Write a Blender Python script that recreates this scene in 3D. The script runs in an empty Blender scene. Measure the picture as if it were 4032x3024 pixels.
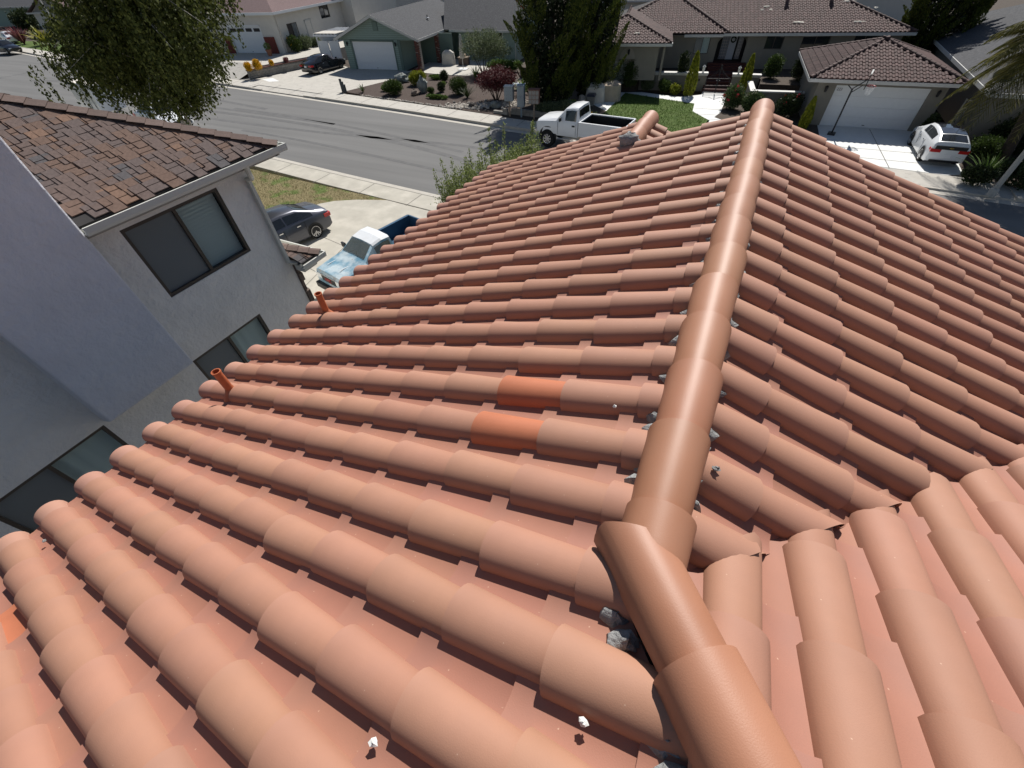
import bpy, bmesh, math, random
import numpy as np
from mathutils import Vector, Matrix

random.seed(7)
RNG = np.random.default_rng(11)
SC = bpy.context.scene
COL = SC.collection
R = math.radians

# ------------------------------------------------------------------ camera
PITCH, ROLL, YAW = R(47.55), R(-3.05), R(28.0)
def camera_axes():
    fw = np.array([0, math.cos(PITCH), -math.sin(PITCH)])
    up = np.array([0, math.sin(PITCH), math.cos(PITCH)])
    R0 = np.array([[1, 0, 0], -up, fw])
    cr, sr = math.cos(ROLL), math.sin(ROLL)
    M = np.array([[cr, -sr, 0], [sr, cr, 0], [0, 0, 1]]) @ R0
    cy, sy = math.cos(YAW), math.sin(YAW)
    return M @ np.array([[cy, -sy, 0], [sy, cy, 0], [0, 0, 1]]).T
AX = camera_axes()
CAMLOC = np.array([0, 0, 9.0])
cd = bpy.data.cameras.new("camera")
cam = bpy.data.objects.new("camera", cd)
COL.objects.link(cam)
cd.sensor_width = 36.0
cd.lens = 36.0 * 1610 / 4032
cd.clip_start = 0.05
cd.clip_end = 3000
mw = Matrix.Identity(4)
for i in range(3):
    mw[i][0] = AX[0][i]; mw[i][1] = -AX[1][i]; mw[i][2] = -AX[2][i]; mw[i][3] = CAMLOC[i]
cam.matrix_world = mw
SC.camera = cam

def in_view(p):
    v = AX @ (np.array(p, float) - CAMLOC)
    if v[2] <= 0.05: return 0.0
    x, y = v[0] / v[2] * 1610, v[1] / v[2] * 1610
    if abs(x) > 2150 or abs(y) > 1650: return 0.0
    return 1.0 / v[2] ** 2

# ------------------------------------------------------------------ world, sun, exposure
SUN = Vector((-0.10, 0.93, 1.0)).normalized()
wd = bpy.data.worlds.new("World")
SC.world = wd
wd.use_nodes = True
nt = wd.node_tree
sky = nt.nodes.new("ShaderNodeTexSky")
sky.sky_type = 'NISHITA'
sky.sun_disc = False
sky.sun_elevation = math.asin(SUN.z)
sky.sun_rotation = math.atan2(SUN.x, SUN.y)
sky.air_density = 1.0
sky.dust_density = 0.6
nt.links.new(sky.outputs[0], nt.nodes["Background"].inputs[0])
nt.nodes["Background"].inputs[1].default_value = 0.056
sl = bpy.data.lights.new("sun", 'SUN')
sl.energy = 5.0
sl.angle = R(0.53)
sl.color = (1.0, 0.965, 0.91)
so = bpy.data.objects.new("sun", sl)
COL.objects.link(so)
so.location = (0, 30, 60)
so.rotation_euler = SUN.to_track_quat('Z', 'Y').to_euler()
SC.view_settings.view_transform = 'Standard'
SC.view_settings.look = 'None'
SC.view_settings.exposure = 0.32
SC.view_settings.gamma = 1.0
SC.view_settings.use_curve_mapping = False
SC.render.engine = 'CYCLES'
SC.cycles.max_bounces = 6
SC.cycles.diffuse_bounces = 2
SC.cycles.transparent_max_bounces = 12
SC.cycles.use_denoising = True

# ------------------------------------------------------------------ materials
def material(name, col, rough=0.8, var=0.0, vscale=6.0, bump=0.0, bscale=60.0, spec=0.3, metal=0.0,
             col2=None, mix_scale=2.0, mix_lo=0.45, mix_hi=0.65, per_piece=0.0, stretch=None, hue=0.0,
             speck=None, speck_scale=40.0, speck_t=0.72, coat=0.0, bdist=0.02, per_col=None):
    m = bpy.data.materials.new(name)
    m.use_nodes = True
    t = m.node_tree; N = t.nodes; L = t.links
    b = N["Principled BSDF"]
    b.inputs["Roughness"].default_value = rough
    b.inputs["Metallic"].default_value = metal
    b.inputs["Specular IOR Level"].default_value = spec
    if coat: b.inputs["Coat Weight"].default_value = coat; b.inputs["Coat Roughness"].default_value = 0.05
    tc = N.new("ShaderNodeTexCoord")
    vec = tc.outputs["Object"]
    if stretch:
        mp = N.new("ShaderNodeMapping"); mp.inputs["Scale"].default_value = stretch
        L.new(vec, mp.inputs[0]); vec = mp.outputs[0]
    rgb = N.new("ShaderNodeRGB"); rgb.outputs[0].default_value = (*col, 1)
    cur = rgb.outputs[0]
    def noise(scale, detail=4, rough_=0.55, v=None):
        n = N.new("ShaderNodeTexNoise"); n.inputs["Scale"].default_value = scale
        n.inputs["Detail"].default_value = detail; n.inputs["Roughness"].default_value = rough_
        L.new(v or vec, n.inputs["Vector"]); return n.outputs["Fac"]
    def ramp(f, lo, hi):
        r = N.new("ShaderNodeMapRange"); r.inputs[1].default_value = lo; r.inputs[2].default_value = hi
        r.clamp = True
        L.new(f, r.inputs[0]); return r.outputs[0]
    def mixc(f, a, bcol, blend='MIX'):
        x = N.new("ShaderNodeMix"); x.data_type = 'RGBA'; x.blend_type = blend
        if isinstance(f, float): x.inputs[0].default_value = f
        else: L.new(f, x.inputs[0])
        L.new(a, x.inputs[6])
        if isinstance(bcol, tuple): x.inputs[7].default_value = (*bcol, 1)
        else: L.new(bcol, x.inputs[7])
        return x.outputs[2]
    if col2: cur = mixc(ramp(noise(mix_scale), mix_lo, mix_hi), cur, tuple(col2))
    rnd = None
    if per_piece or per_col or hue:
        oi = N.new("ShaderNodeObjectInfo"); ge = N.new("ShaderNodeNewGeometry")
        ad = N.new("ShaderNodeMath"); ad.operation = 'ADD'
        L.new(oi.outputs["Random"], ad.inputs[0]); L.new(ge.outputs["Random Per Island"], ad.inputs[1])
        fr = N.new("ShaderNodeMath"); fr.operation = 'FRACT'; L.new(ad.outputs[0], fr.inputs[0])
        rnd = fr.outputs[0]
        if per_col:
            cr = N.new("ShaderNodeValToRGB"); cr.color_ramp.interpolation = 'CONSTANT'
            els = cr.color_ramp.elements
            for i, (p, c) in enumerate(per_col):
                e = els[i] if i < 2 else els.new(p)
                e.position = p; e.color = (*c, 1)
            L.new(rnd, cr.inputs[0]); cur = cr.outputs[0]
            if col2: cur = mixc(ramp(noise(mix_scale), mix_lo, mix_hi), cur, tuple(col2))
    if var or per_piece:
        hs = N.new("ShaderNodeHueSaturation")
        L.new(cur, hs.inputs["Color"])
        base = None
        if var:
            a = N.new("ShaderNodeMapRange"); a.inputs[1].default_value = .25; a.inputs[2].default_value = .75
            a.inputs[3].default_value = 1 - var; a.inputs[4].default_value = 1 + var
            L.new(noise(vscale), a.inputs[0]); base = a.outputs[0]
        if per_piece:
            c = N.new("ShaderNodeMapRange"); c.inputs[3].default_value = 1 - per_piece; c.inputs[4].default_value = 1 + per_piece
            L.new(rnd, c.inputs[0])
            if base:
                mu = N.new("ShaderNodeMath"); mu.operation = 'MULTIPLY'
                L.new(base, mu.inputs[0]); L.new(c.outputs[0], mu.inputs[1]); base = mu.outputs[0]
            else: base = c.outputs[0]
        L.new(base, hs.inputs["Value"])
        if hue:
            h = N.new("ShaderNodeMapRange"); h.inputs[3].default_value = .5 - hue; h.inputs[4].default_value = .5 + hue
            w = N.new("ShaderNodeMath"); w.operation = 'MULTIPLY'; w.inputs[1].default_value = 7.31
            f2 = N.new("ShaderNodeMath"); f2.operation = 'FRACT'
            L.new(rnd, w.inputs[0]); L.new(w.outputs[0], f2.inputs[0]); L.new(f2.outputs[0], h.inputs[0])
            L.new(h.outputs[0], hs.inputs["Hue"])
        cur = hs.outputs[0]
    if speck: cur = mixc(ramp(noise(speck_scale, 3), speck_t, speck_t + .05), cur, tuple(speck))
    L.new(cur, b.inputs["Base Color"])
    if bump:
        bp = N.new("ShaderNodeBump"); bp.inputs["Strength"].default_value = bump; bp.inputs["Distance"].default_value = bdist
        L.new(noise(bscale, 5, .6), bp.inputs["Height"]); L.new(bp.outputs[0], b.inputs["Normal"])
    return m

def glass_material(name, tint=(.02, .025, .03), clear=0.0, rough=0.03, spec=0.6):
    m = bpy.data.materials.new(name); m.use_nodes = True
    N = m.node_tree.nodes; L = m.node_tree.links
    b = N["Principled BSDF"]
    b.inputs["Base Color"].default_value = (*tint, 1); b.inputs["Roughness"].default_value = rough
    b.inputs["Specular IOR Level"].default_value = spec
    if clear:
        tr = N.new("ShaderNodeBsdfTransparent"); tr.inputs[0].default_value = (.85, .9, .9, 1)
        mx = N.new("ShaderNodeMixShader"); mx.inputs[0].default_value = clear
        L.new(b.outputs[0], mx.inputs[1]); L.new(tr.outputs[0], mx.inputs[2])
        L.new(mx.outputs[0], N["Material Output"].inputs[0])
    return m

def leaf_material(name, cols, trans=0.25, rough=0.6):
    m = bpy.data.materials.new(name); m.use_nodes = True
    N = m.node_tree.nodes; L = m.node_tree.links
    b = N["Principled BSDF"]; b.inputs["Roughness"].default_value = rough; b.inputs["Specular IOR Level"].default_value = .2
    ge = N.new("ShaderNodeNewGeometry")
    cr = N.new("ShaderNodeValToRGB")
    els = cr.color_ramp.elements
    for i, c in enumerate(cols):
        p = i / max(1, len(cols) - 1)
        e = els[i] if i < 2 else els.new(p)
        e.position = p; e.color = (*c, 1)
    L.new(ge.outputs["Random Per Island"], cr.inputs[0]); L.new(cr.outputs[0], b.inputs["Base Color"])
    tl = N.new("ShaderNodeBsdfTranslucent"); L.new(cr.outputs[0], tl.inputs[0])
    mx = N.new("ShaderNodeMixShader"); mx.inputs[0].default_value = trans
    L.new(b.outputs[0], mx.inputs[1]); L.new(tl.outputs[0], mx.inputs[2]); L.new(mx.outputs[0], N["Material Output"].inputs[0])
    return m

MT = {}
TILE = dict(rough=0.66, var=0.10, vscale=2.6, bump=0.14, bscale=260, bdist=.004, spec=0.32, per_piece=0.045, hue=0.003,
            speck=(.60, .40, .29), speck_scale=34, speck_t=.75)
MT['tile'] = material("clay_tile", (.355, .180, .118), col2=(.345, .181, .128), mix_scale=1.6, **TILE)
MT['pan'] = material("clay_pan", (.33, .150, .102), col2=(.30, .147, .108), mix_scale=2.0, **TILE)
MT['cap'] = material("clay_cap", (.335, .152, .085), col2=(.35, .168, .10), mix_scale=2.2, **{**TILE, 'rough': .5, 'spec': .4})
MT['starter'] = material("clay_starter", (.38, .205, .15), **TILE)
MT['orange'] = material("new_orange_clay", (.42, .145, .075), rough=.55, var=.08, bump=.2, bscale=260, bdist=.004)
MT['pipe'] = material("painted_pipe", (.40, .115, .05), rough=.5, var=.15, vscale=20)
MT['mortar'] = material("mortar", (.26, .26, .255), rough=.95, var=.25, vscale=30, bump=.8, bscale=60)
MT['felt'] = material("roof_felt", (.03, .028, .028), rough=.9)
MT['valley'] = material("valley_metal", (.02, .02, .021), rough=.5, var=.3)
MT['stucco'] = material("grey_stucco", (.82, .80, .765), rough=.95, var=.07, vscale=2.5, bump=1.0, bscale=11, bdist=.03)
MT['chimney'] = material("chimney_stucco", (.66, .665, .71), rough=.95, var=.05, vscale=2.5, bump=.9, bscale=9, bdist=.03)  # bluer and darker tone than the wall stucco
MT['trim'] = material("grey_trim", (.36, .355, .33), rough=.6, var=.04)
MT['gutter'] = material("gutter_paint", (.60, .60, .55), rough=.35, spec=.5)
MT['bronze'] = material("bronze_frame", (.055, .042, .033), rough=.4, spec=.5)
MT['glassblind'] = glass_material("window_glass_clear", clear=.94)
MT['glass'] = glass_material("dark_glass")
MT['glassdim'] = glass_material("screened_glass", tint=(.22, .24, .25), rough=.2, spec=.4, clear=.35)
MT['blind'] = material("window_blind", (.90, .91, .90), rough=.7)
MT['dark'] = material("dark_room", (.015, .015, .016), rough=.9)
MT['shingle'] = material("asphalt_shingle", (.2, .13, .1), rough=.95, var=.22, vscale=26, bump=.5, bscale=300, bdist=.003, per_piece=.10,
                         per_col=[(0, (.140, .092, .072)), (.26, (.118, .086, .076)), (.62, (.104, .080, .074)), (.84, (.080, .074, .076)), (.93, (.158, .098, .07))])
MT['hipshingle'] = material("hip_shingle", (.125, .09, .078), rough=.95, var=.18, vscale=30, bump=.4, bscale=300, bdist=.003, per_piece=.12)
MT['stone'] = material("stone_veneer", (.16, .12, .10), rough=.9, var=.3, vscale=14, bump=.6, bscale=40, per_piece=.3)
MT['asphalt'] = material("asphalt", (.150, .147, .143), rough=.9, var=.10, vscale=1.3, bump=.3, bscale=160, bdist=.006, stretch=(.06, .9, 1),
                         col2=(.132, .130, .127), mix_scale=1.1, mix_lo=.45, mix_hi=.65)
MT['tyremark'] = material("tyre_mark", (.112, .110, .109), rough=.85, var=.15, vscale=2)
MT['concrete'] = material("concrete", (.44, .415, .37), rough=.9, var=.09, vscale=1.4, bump=.25, bscale=120, bdist=.005, speck=(.36, .335, .30), speck_scale=3, speck_t=.6)
MT['oldconcrete'] = material("weathered_concrete", (.40, .375, .32), rough=.9, var=.12, vscale=1.1, bump=.2, bscale=120, bdist=.005, col2=(.46, .43, .37), mix_scale=1.3)
MT['whiteconcrete'] = material("white_concrete", (.66, .66, .64), rough=.85, var=.05, vscale=2)
MT['joint'] = material("concrete_joint", (.15, .14, .125), rough=.95)
MT['kerb'] = material("kerb_concrete", (.44, .41, .36), rough=.9, var=.1, vscale=3)
MT['soil'] = material("soil", (.07, .055, .043), rough=1, var=.25, vscale=6, bump=.6, bscale=30)
MT['mulch'] = material("bark_mulch", (.075, .055, .046), rough=1, var=.35, vscale=22, bump=1, bscale=50, bdist=.03)
MT['lawn'] = material("lawn", (.065, .105, .02), rough=1, var=.25, vscale=3, bump=.8, bscale=60, col2=(.085, .12, .03), mix_scale=1.2)
MT['drylawn'] = material("dry_lawn", (.20, .165, .085), rough=1, var=.3, vscale=9, bump=.9, bscale=60, col2=(.10, .14, .035), mix_scale=.9, mix_lo=.5, mix_hi=.62)

# ------------------------------------------------------------------ mesh helpers
class MB:
    def __init__(s): s.v = []; s.f = []; s.m = []
    def add(s, verts, faces, mi=0, mat=None):
        o = len(s.v)
        for p in verts:
            s.v.append(tuple(mat @ Vector(p)) if mat is not None else tuple(p))
        for f in faces: s.f.append(tuple(i + o for i in f)); s.m.append(mi)
        return s
    def box(s, x0, x1, y0, y1, z0, z1, mi=0, mat=None):
        v = [(x0, y0, z0), (x1, y0, z0), (x1, y1, z0), (x0, y1, z0), (x0, y0, z1), (x1, y0, z1), (x1, y1, z1), (x0, y1, z1)]
        return s.add(v, [(3, 2, 1, 0), (4, 5, 6, 7), (0, 1, 5, 4), (1, 2, 6, 5), (2, 3, 7, 6), (3, 0, 4, 7)], mi, mat)
    def cbox(s, c, d, mi=0, mat=None):
        return s.box(c[0] - d[0] / 2, c[0] + d[0] / 2, c[1] - d[1] / 2, c[1] + d[1] / 2, c[2] - d[2] / 2, c[2] + d[2] / 2, mi, mat)
    def prism(s, poly, z0, z1, mi=0, mat=None):
        a = sum(poly[i][0] * poly[(i + 1) % len(poly)][1] - poly[(i + 1) % len(poly)][0] * poly[i][1] for i in range(len(poly)))
        if a < 0: poly = poly[::-1]
        n = len(poly)
        v = [(p[0], p[1], z0) for p in poly] + [(p[0], p[1], z1) for p in poly]
        f = [tuple(range(n - 1, -1, -1)), tuple(range(n, 2 * n))] + [(i, (i + 1) % n, (i + 1) % n + n, i + n) for i in range(n)]
        return s.add(v, f, mi, mat)
    def slab(s, pts, thick, mi=0):
        """closed slab under a planar 3D polygon"""
        n = len(pts); P = [Vector(p) for p in pts]
        nn = Vector((0, 0, 0))
        for i in range(n): nn += P[i].cross(P[(i + 1) % n])
        nn.normalize()
        if nn.z < 0: P.reverse(); nn = -nn
        v = [tuple(p) for p in P] + [tuple(p - nn * thick) for p in P]
        return s.add(v, [tuple(range(n)), tuple(range(2 * n - 1, n - 1, -1))] + [(i, i + n, (i + 1) % n + n, (i + 1) % n) for i in range(n)], mi)
    def tube(s, pts, r, seg=8, mi=0, caps=True, mat=None):
        P = [Vector(p) for p in pts]; n = len(P)
        rs = r if isinstance(r, (list, tuple)) else [r] * n
        rings = []; up = Vector((0, 0, 1))
        for i in range(n):
            d = (P[min(i + 1, n - 1)] - P[max(i - 1, 0)]).normalized()
            a = d.cross(up)
            if a.length < 1e-3: a = d.cross(Vector((1, 0, 0)))
            a.normalize(); b = a.cross(d)
            rings.append([P[i] + (a * math.cos(2 * math.pi * k / seg) + b * math.sin(2 * math.pi * k / seg)) * rs[i] for k in range(seg)])
        v = [tuple(p) for rg in rings for p in rg]
        f = [(i * seg + k, i * seg + (k + 1) % seg, (i + 1) * seg + (k + 1) % seg, (i + 1) * seg + k) for i in range(n - 1) for k in range(seg)]
        if caps: f += [tuple(range(seg - 1, -1, -1)), tuple((n - 1) * seg + k for k in range(seg))]
        return s.add(v, f, mi, mat)
    def lathe(s, prof, seg=16, mi=0, mat=None):
        """profile [(radius, height)] about z"""
        n = len(prof)
        v = [(r * math.cos(2 * math.pi * k / seg), r * math.sin(2 * math.pi * k / seg), z) for r, z in prof for k in range(seg)]
        f = [(i * seg + k, i * seg + (k + 1) % seg, (i + 1) * seg + (k + 1) % seg, (i + 1) * seg + k) for i in range(n - 1) for k in range(seg)]
        return s.add(v, f, mi, mat)
    def blob(s, c, rad, seed=0, amp=.25, seg=10, rings=6, mi=0):
        rg = random.Random(seed); n = rings
        ph = [(rg.uniform(0, 6.28), rg.uniform(1, 3), rg.uniform(1, 3)) for _ in range(4)]
        v = []; f = []
        for i in range(n + 1):
            th = math.pi * i / n
            for k in range(seg):
                a = 2 * math.pi * k / seg
                q = 1 + amp * sum(math.sin(p[0] + p[1] * 2 * th + round(p[2]) * a) for p in ph) / 4 + amp * .35 * rg.uniform(-1, 1)
                v.append((c[0] + rad[0] * q * math.sin(th) * math.cos(a), c[1] + rad[1] * q * math.sin(th) * math.sin(a), c[2] + rad[2] * q * math.cos(th)))
        for i in range(n):
            for k in range(seg): f.append((i * seg + k, (i + 1) * seg + k, (i + 1) * seg + (k + 1) % seg, i * seg + (k + 1) % seg))
        return s.add(v, f, mi)
    def mesh(s, name, mats, smooth=None):
        me = bpy.data.meshes.new(name)
        me.from_pydata(s.v, [], s.f)
        if not isinstance(mats, (list, tuple)): mats = [mats]
        for m in mats: me.materials.append(m)
        me.polygons.foreach_set("material_index", s.m)
        if smooth is not None:
            me.polygons.foreach_set("use_smooth", [True] * len(me.polygons))
            me.update()
            me.set_sharp_from_angle(angle=R(smooth))
        me.update()
        return me
    def obj(s, name, mats, parent=None, smooth=None, **props):
        return link(name, s.mesh(name, mats, smooth), parent, **props)

def link(name, me, parent=None, mat=None, **props):
    o = bpy.data.objects.new(name, me)
    COL.objects.link(o)
    if parent is not None: o.parent = parent
    if mat is not None: o.matrix_local = mat
    for k, v in props.items(): o[k] = v
    return o

def thing(name, label, cat, loc=(0, 0, 0), rotz=0.0, group=None):
    o = bpy.data.objects.new(name, None)
    COL.objects.link(o)
    o.empty_display_size = .2
    o.location = loc; o.rotation_euler = (0, 0, rotz)
    o['label'] = label; o['category'] = cat
    if group: o['group'] = group
    return o

def tag(o, label, cat, group=None):
    o['label'] = label; o['category'] = cat
    if group: o['group'] = group
    return o

def struct(name, mb, mats, smooth=None): return mb.obj(name, mats, None, smooth, kind='structure')

def dup(root, loc, rotz, label=None, scale=None):
    r = root.copy(); COL.objects.link(r); r.location = loc; r.rotation_euler = (0, 0, rotz)
    if label: r['label'] = label
    if scale: r.scale = (scale,) * 3
    for ch in list(root.children):
        c = ch.copy(); COL.objects.link(c); c.parent = r
        for g in ch.children:
            d = g.copy(); COL.objects.link(d); d.parent = c
    return r

def frame(o, ang):
    """placement of a local frame: origin, angle in degrees; returns function (u, v, z) -> world"""
    a = R(ang); c, s_ = math.cos(a), math.sin(a)
    return lambda u, v, z=0: (o[0] + u * c - v * s_, o[1] + u * s_ + v * c, o[2] + z if len(o) > 2 else z)

# ------------------------------------------------------------------ setting: ground, street, pavements
g = MB(); g.prism([(-500, -200), (500, -200), (500, 700), (-500, 700)], -.8, -.30)
struct('ground', g, MT['soil'])
def lerp_line(pts, x):
    for (a, b), (c, d) in zip(pts, pts[1:]):
        if a <= x <= c: return b + (d - b) * (x - a) / (c - a)
    return pts[-1][1] if x > pts[-1][0] else pts[0][1]
KF = [(-160, 43.5), (-102, 38.6), (-80, 35.45), (-62, 33.7), (-49, 32.6), (-36, 31.5), (-24.3, 30.4), (-15.4, 29.4), (-5, 28.4), (10, 27.45), (40, 25.2)]
KN = [(-160, 26.0), (-80, 22.5), (-50, 20.2), (-26.0, 18.55), (-19.3, 17.95), (-14, 17.55), (0, 16.4), (40, 13.5)]
def strip(name, mats, la, da, lb, db, z0, z1, x0=-160, x1=40, n=60):
    mb = MB(); xs = [x0 + (x1 - x0) * i / n for i in range(n + 1)]
    top = [(x, lerp_line(la, x) + da) for x in xs]; bot = [(x, lerp_line(lb, x) + db) for x in xs]
    for i in range(n):
        mb.prism([bot[i], bot[i + 1], top[i + 1], top[i]], z0, z1)
    return mb
mb = MB(); xs = [-160 + 5 * i for i in range(41)]
mb.prism([(x, lerp_line(KN, x) + .5) for x in xs] + [(x, lerp_line(KF, x) - .5) for x in xs[::-1]], -.5, -.17)
struct('road', mb, MT['asphalt'])
mb = MB()
marks = [([(-46, 24.2), (-38, 23.9), (-30, 24.1), (-24, 24.5), (-17, 25.2), (-12.5, 25.0)], .19), ([(-44, 25.4), (-36, 25.5), (-28, 25.2), (-21, 24.3), (-15.5, 23.2), (-12, 22.2)], .24),
         ([(-40, 26.8), (-33, 26.6), (-26, 25.9), (-20, 25.0), (-15, 24.1)], .17), ([(-60, 26), (-52, 26.3), (-45, 26.4), (-36, 26.3), (-27, 26.0)], .19),
         ([(-75, 27.5), (-68, 29), (-60, 29.6), (-52, 29.2), (-44, 28.3), (-36, 27.4)], .2), ([(-34, 22.6), (-27, 22.3), (-20, 21.6), (-14, 20.9)], .15)]
for pts, w in marks:
    P = []
    for i in range(len(pts) - 1):
        for k in range(6):
            t = k / 6; p0 = pts[max(i - 1, 0)]; p1 = pts[i]; p2 = pts[i + 1]; p3 = pts[min(i + 2, len(pts) - 1)]
            P.append(tuple(.5 * ((2 * p1[j]) + (-p0[j] + p2[j]) * t + (2 * p0[j] - 5 * p1[j] + 4 * p2[j] - p3[j]) * t * t + (-p0[j] + 3 * p1[j] - 3 * p2[j] + p3[j]) * t ** 3) for j in (0, 1)))
    mb.add([(x, y - w, -.166) for x, y in P] + [(x, y + w, -.166) for x, y in P], [(i, i + 1, i + 1 + len(P), i + len(P)) for i in range(len(P) - 1)])
struct('road_tyre_marks', mb, MT['tyremark'])
# far side: gutter, kerb (dropped at the driveways), pavement
struct('road_gutter', strip('g', None, KF, -.02, KF, -.5, -.5, -.16), MT['kerb'])
mb = MB()
for x0, x1, zt in [(-160, -44.2, 0), (-44.2, -42.6, -.03), (-42.6, -36.6, -.085), (-36.6, -35, -.03), (-35, 3.2, 0), (3.2, 12.5, -.085), (12.5, 40, 0)]:
    s_ = strip('k', None, KF, .16, KF, -.02, -.5, zt, x0, x1, max(1, int((x1 - x0) / 3))); mb.add(s_.v, s_.f)
struct('road_kerb', mb, MT['kerb'])
mb = MB()
for x0, x1 in [(-160, -44.2), (-35, 3.2), (12.5, 40)]:
    s_ = strip('p', None, KF, 1.75, KF, .16, -.5, .002, x0, x1, max(2, int((x1 - x0) / 3))); mb.add(s_.v, s_.f)
for x0, x1 in [(-44.2, -35), (3.2, 12.5)]:     # sloping aprons
    n = 4
    for i in range(n):
        a, b = x0 + (x1 - x0) * i / n, x0 + (x1 - x0) * (i + 1) / n
        ya, yb = lerp_line(KF, a), lerp_line(KF, b)
        mb.add([(a, ya + .16, -.083), (b, yb + .16, -.083), (b, yb + 1.75, .002), (a, ya + 1.75, .002)], [(0, 1, 2, 3)])
struct('pavement', mb, MT['concrete'])
mb = MB()
for x in np.arange(-60, 3, 3.05):
    y = lerp_line(KF, x); mb.add([(x - .02, y + .17, .006), (x + .02, y + .17, .006), (x + .02, y + 1.74, .006), (x - .02, y + 1.74, .006)], [(0, 1, 2, 3)])
struct('pavement_joints', mb, MT['joint'])
# near side: rolled kerb with gutter, pavement
struct('near_kerb', strip('nk', None, KN, .5, KN, 0, -.5, -.10), MT['kerb'])
mb = strip('np', None, KN, 0, KN, -1.32, -.5, .0)
struct('near_pavement', mb, MT['oldconcrete'])
mb = MB()
for x, y in [(-20.9, 17.9), (-17.43, 17.65), (-14.1, 17.4), (-24.3, 18.2), (-27.8, 18.5)]:
    mb.add([(x - .02, y - 1.3, .005), (x + .02, y - 1.3, .005), (x + .02, y + .1, .005), (x - .02, y + .1, .005)], [(0, 1, 2, 3)])
for d in (0.0, -1.32):
    P = [(x, lerp_line(KN, x) + d) for x in np.arange(-30, -8, 2)]
    mb.add([(x, y - .018, .005) for x, y in P] + [(x, y + .018, .005) for x, y in P], [(i, i + 1, i + 1 + len(P), i + len(P)) for i in range(len(P) - 1)])
# driveway control joints
for (a, b) in [((-17.5, 12.3), (-11.5, 11.2)), ((-15.2, 9.9), (-12.0, 9.2)), ((-14.3, 12.0), (-13.2, 6.8)), ((-15.0, 9.0), (-13.3, 8.6))]:
    a = Vector((*a, .007)); b = Vector((*b, .007)); n = (b - a).cross(Vector((0, 0, 1))).normalized() * .014
    mb.add([a - n, b - n, b + n, a + n], [(0, 1, 2, 3)])
struct('near_pavement_joints', mb, MT['joint'])
mb = MB()
mb.prism([(-18.51, 14.66), (-18.0, 15.19), (-16.96, 15.76), (-15.42, 16.28), (-5, 15.4), (-5, 2), (-30, 2), (-30, 10), (-19.5, 12.8)], -.5, .002)
struct('driveway', mb, MT['oldconcrete'])
mb = MB()
mb.prism([(-60, 18.5), (-15.42, 16.30), (-16.96, 15.77), (-18.0, 15.2), (-18.51, 14.67), (-19.5, 12.8), (-30, 10.0), (-60, 10)], -.5, -.004)
struct('dry_lawn', mb, MT['drylawn'])

# ------------------------------------------------------------------ the tiled roof we stand on
XR, ZC, Y0 = .15, 7.66, .50                     # ridge line and its crown level, start of the ridge
TL, TR_, TF = .358, 1 / 3.0, 1 / 3.0                          # pitches left, right / front
house = thing('tile_roof_house', 'house under a terracotta barrel tile roof with capped ridge and hip, filling the foreground', 'house', (0, 0, 0))
CR = .110                                        # crown above deck
def slope_frame(org, down):
    d = Vector(down).normalized(); h = Vector((d.x, d.y, 0)).normalized()
    n = Vector((-d.z * h.x, -d.z * h.y, math.hypot(d.x, d.y)))
    x = d.cross(n)
    return Vector(org) - n * CR, x, d, n
FL = slope_frame((XR, 0, ZC), (-1, 0, -TL))
FR = slope_frame((XR, 0, ZC), (1, 0, -TR_))
FF = slope_frame((0, Y0, ZC), (0, 1, -TF))

def cover_mesh(name, mats, L=.46, w0=.081, w1=.103, c0=.086, c1=.112, base=.018, seg=12, th=.014):
    mb = MB(); NY = 1
    def ring(y, w, c, inner=0):
        out = []
        for k in range(seg + 1):
            t = -math.pi / 2 + math.pi * k / seg
            ww, cc = w - inner, c - inner
            out.append((ww * math.sin(t), y, base + (cc - base) * max(0, math.cos(t)) ** .88))
        return out
    a, b = ring(0, w0, c0), ring(L, w1, c1)
    bi, ai = ring(L, w1, c1, th), ring(0, w0, c0, th)
    n = seg + 1
    v = a + b + bi + ai
    f = []
    for k in range(seg):
        f += [(k, k + 1, n + k + 1, n + k), (n + k, n + k + 1, 2 * n + k + 1, 2 * n + k), (2 * n + k, 2 * n + k + 1, 3 * n + k + 1, 3 * n + k)]
    f += [(0, n, 2 * n, 3 * n), (seg, 3 * n + seg, 2 * n + seg, n + seg)]
    mb.add(v, [tuple(reversed(q)) for q in f])
    return mb.mesh(name, mats, 40)

def pan_mesh(name, mats, L=.46, w0=.135, w1=.118, seg=6, th=.014):
    mb = MB()
    def ring(y, w, lift): return [(w * (2 * k / seg - 1), y, .012 + lift + .055 * abs(2 * k / seg - 1) ** 2.2) for k in range(seg + 1)]
    a, b = ring(0, w0, 0), ring(L, w1, .016); c = [(p[0], p[1], p[2] - th) for p in b]; n = seg + 1
    f = []
    for k in range(seg): f += [(k, k + 1, n + k + 1, n + k), (n + k, n + k + 1, 2 * n + k + 1, 2 * n + k)]
    mb.add(a + b + c, [tuple(reversed(q)) for q in f])
    return mb.mesh(name, mats, 40)

ME_COVER = cover_mesh('cover_tile', MT['tile'])
ME_START = cover_mesh('starter_tile', MT['starter'], L=.32)
ME_ORANGE = cover_mesh('orange_tile', MT['orange'], c0=.096, c1=.118)
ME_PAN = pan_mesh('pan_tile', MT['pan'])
ME_PANO = pan_mesh('orange_pan', MT['orange'])
ME_CAP = cover_mesh('ridge_tile', MT['cap'], L=.45, w0=.098, w1=.120, c0=.100, c1=.125, base=-.012, seg=16)

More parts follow.
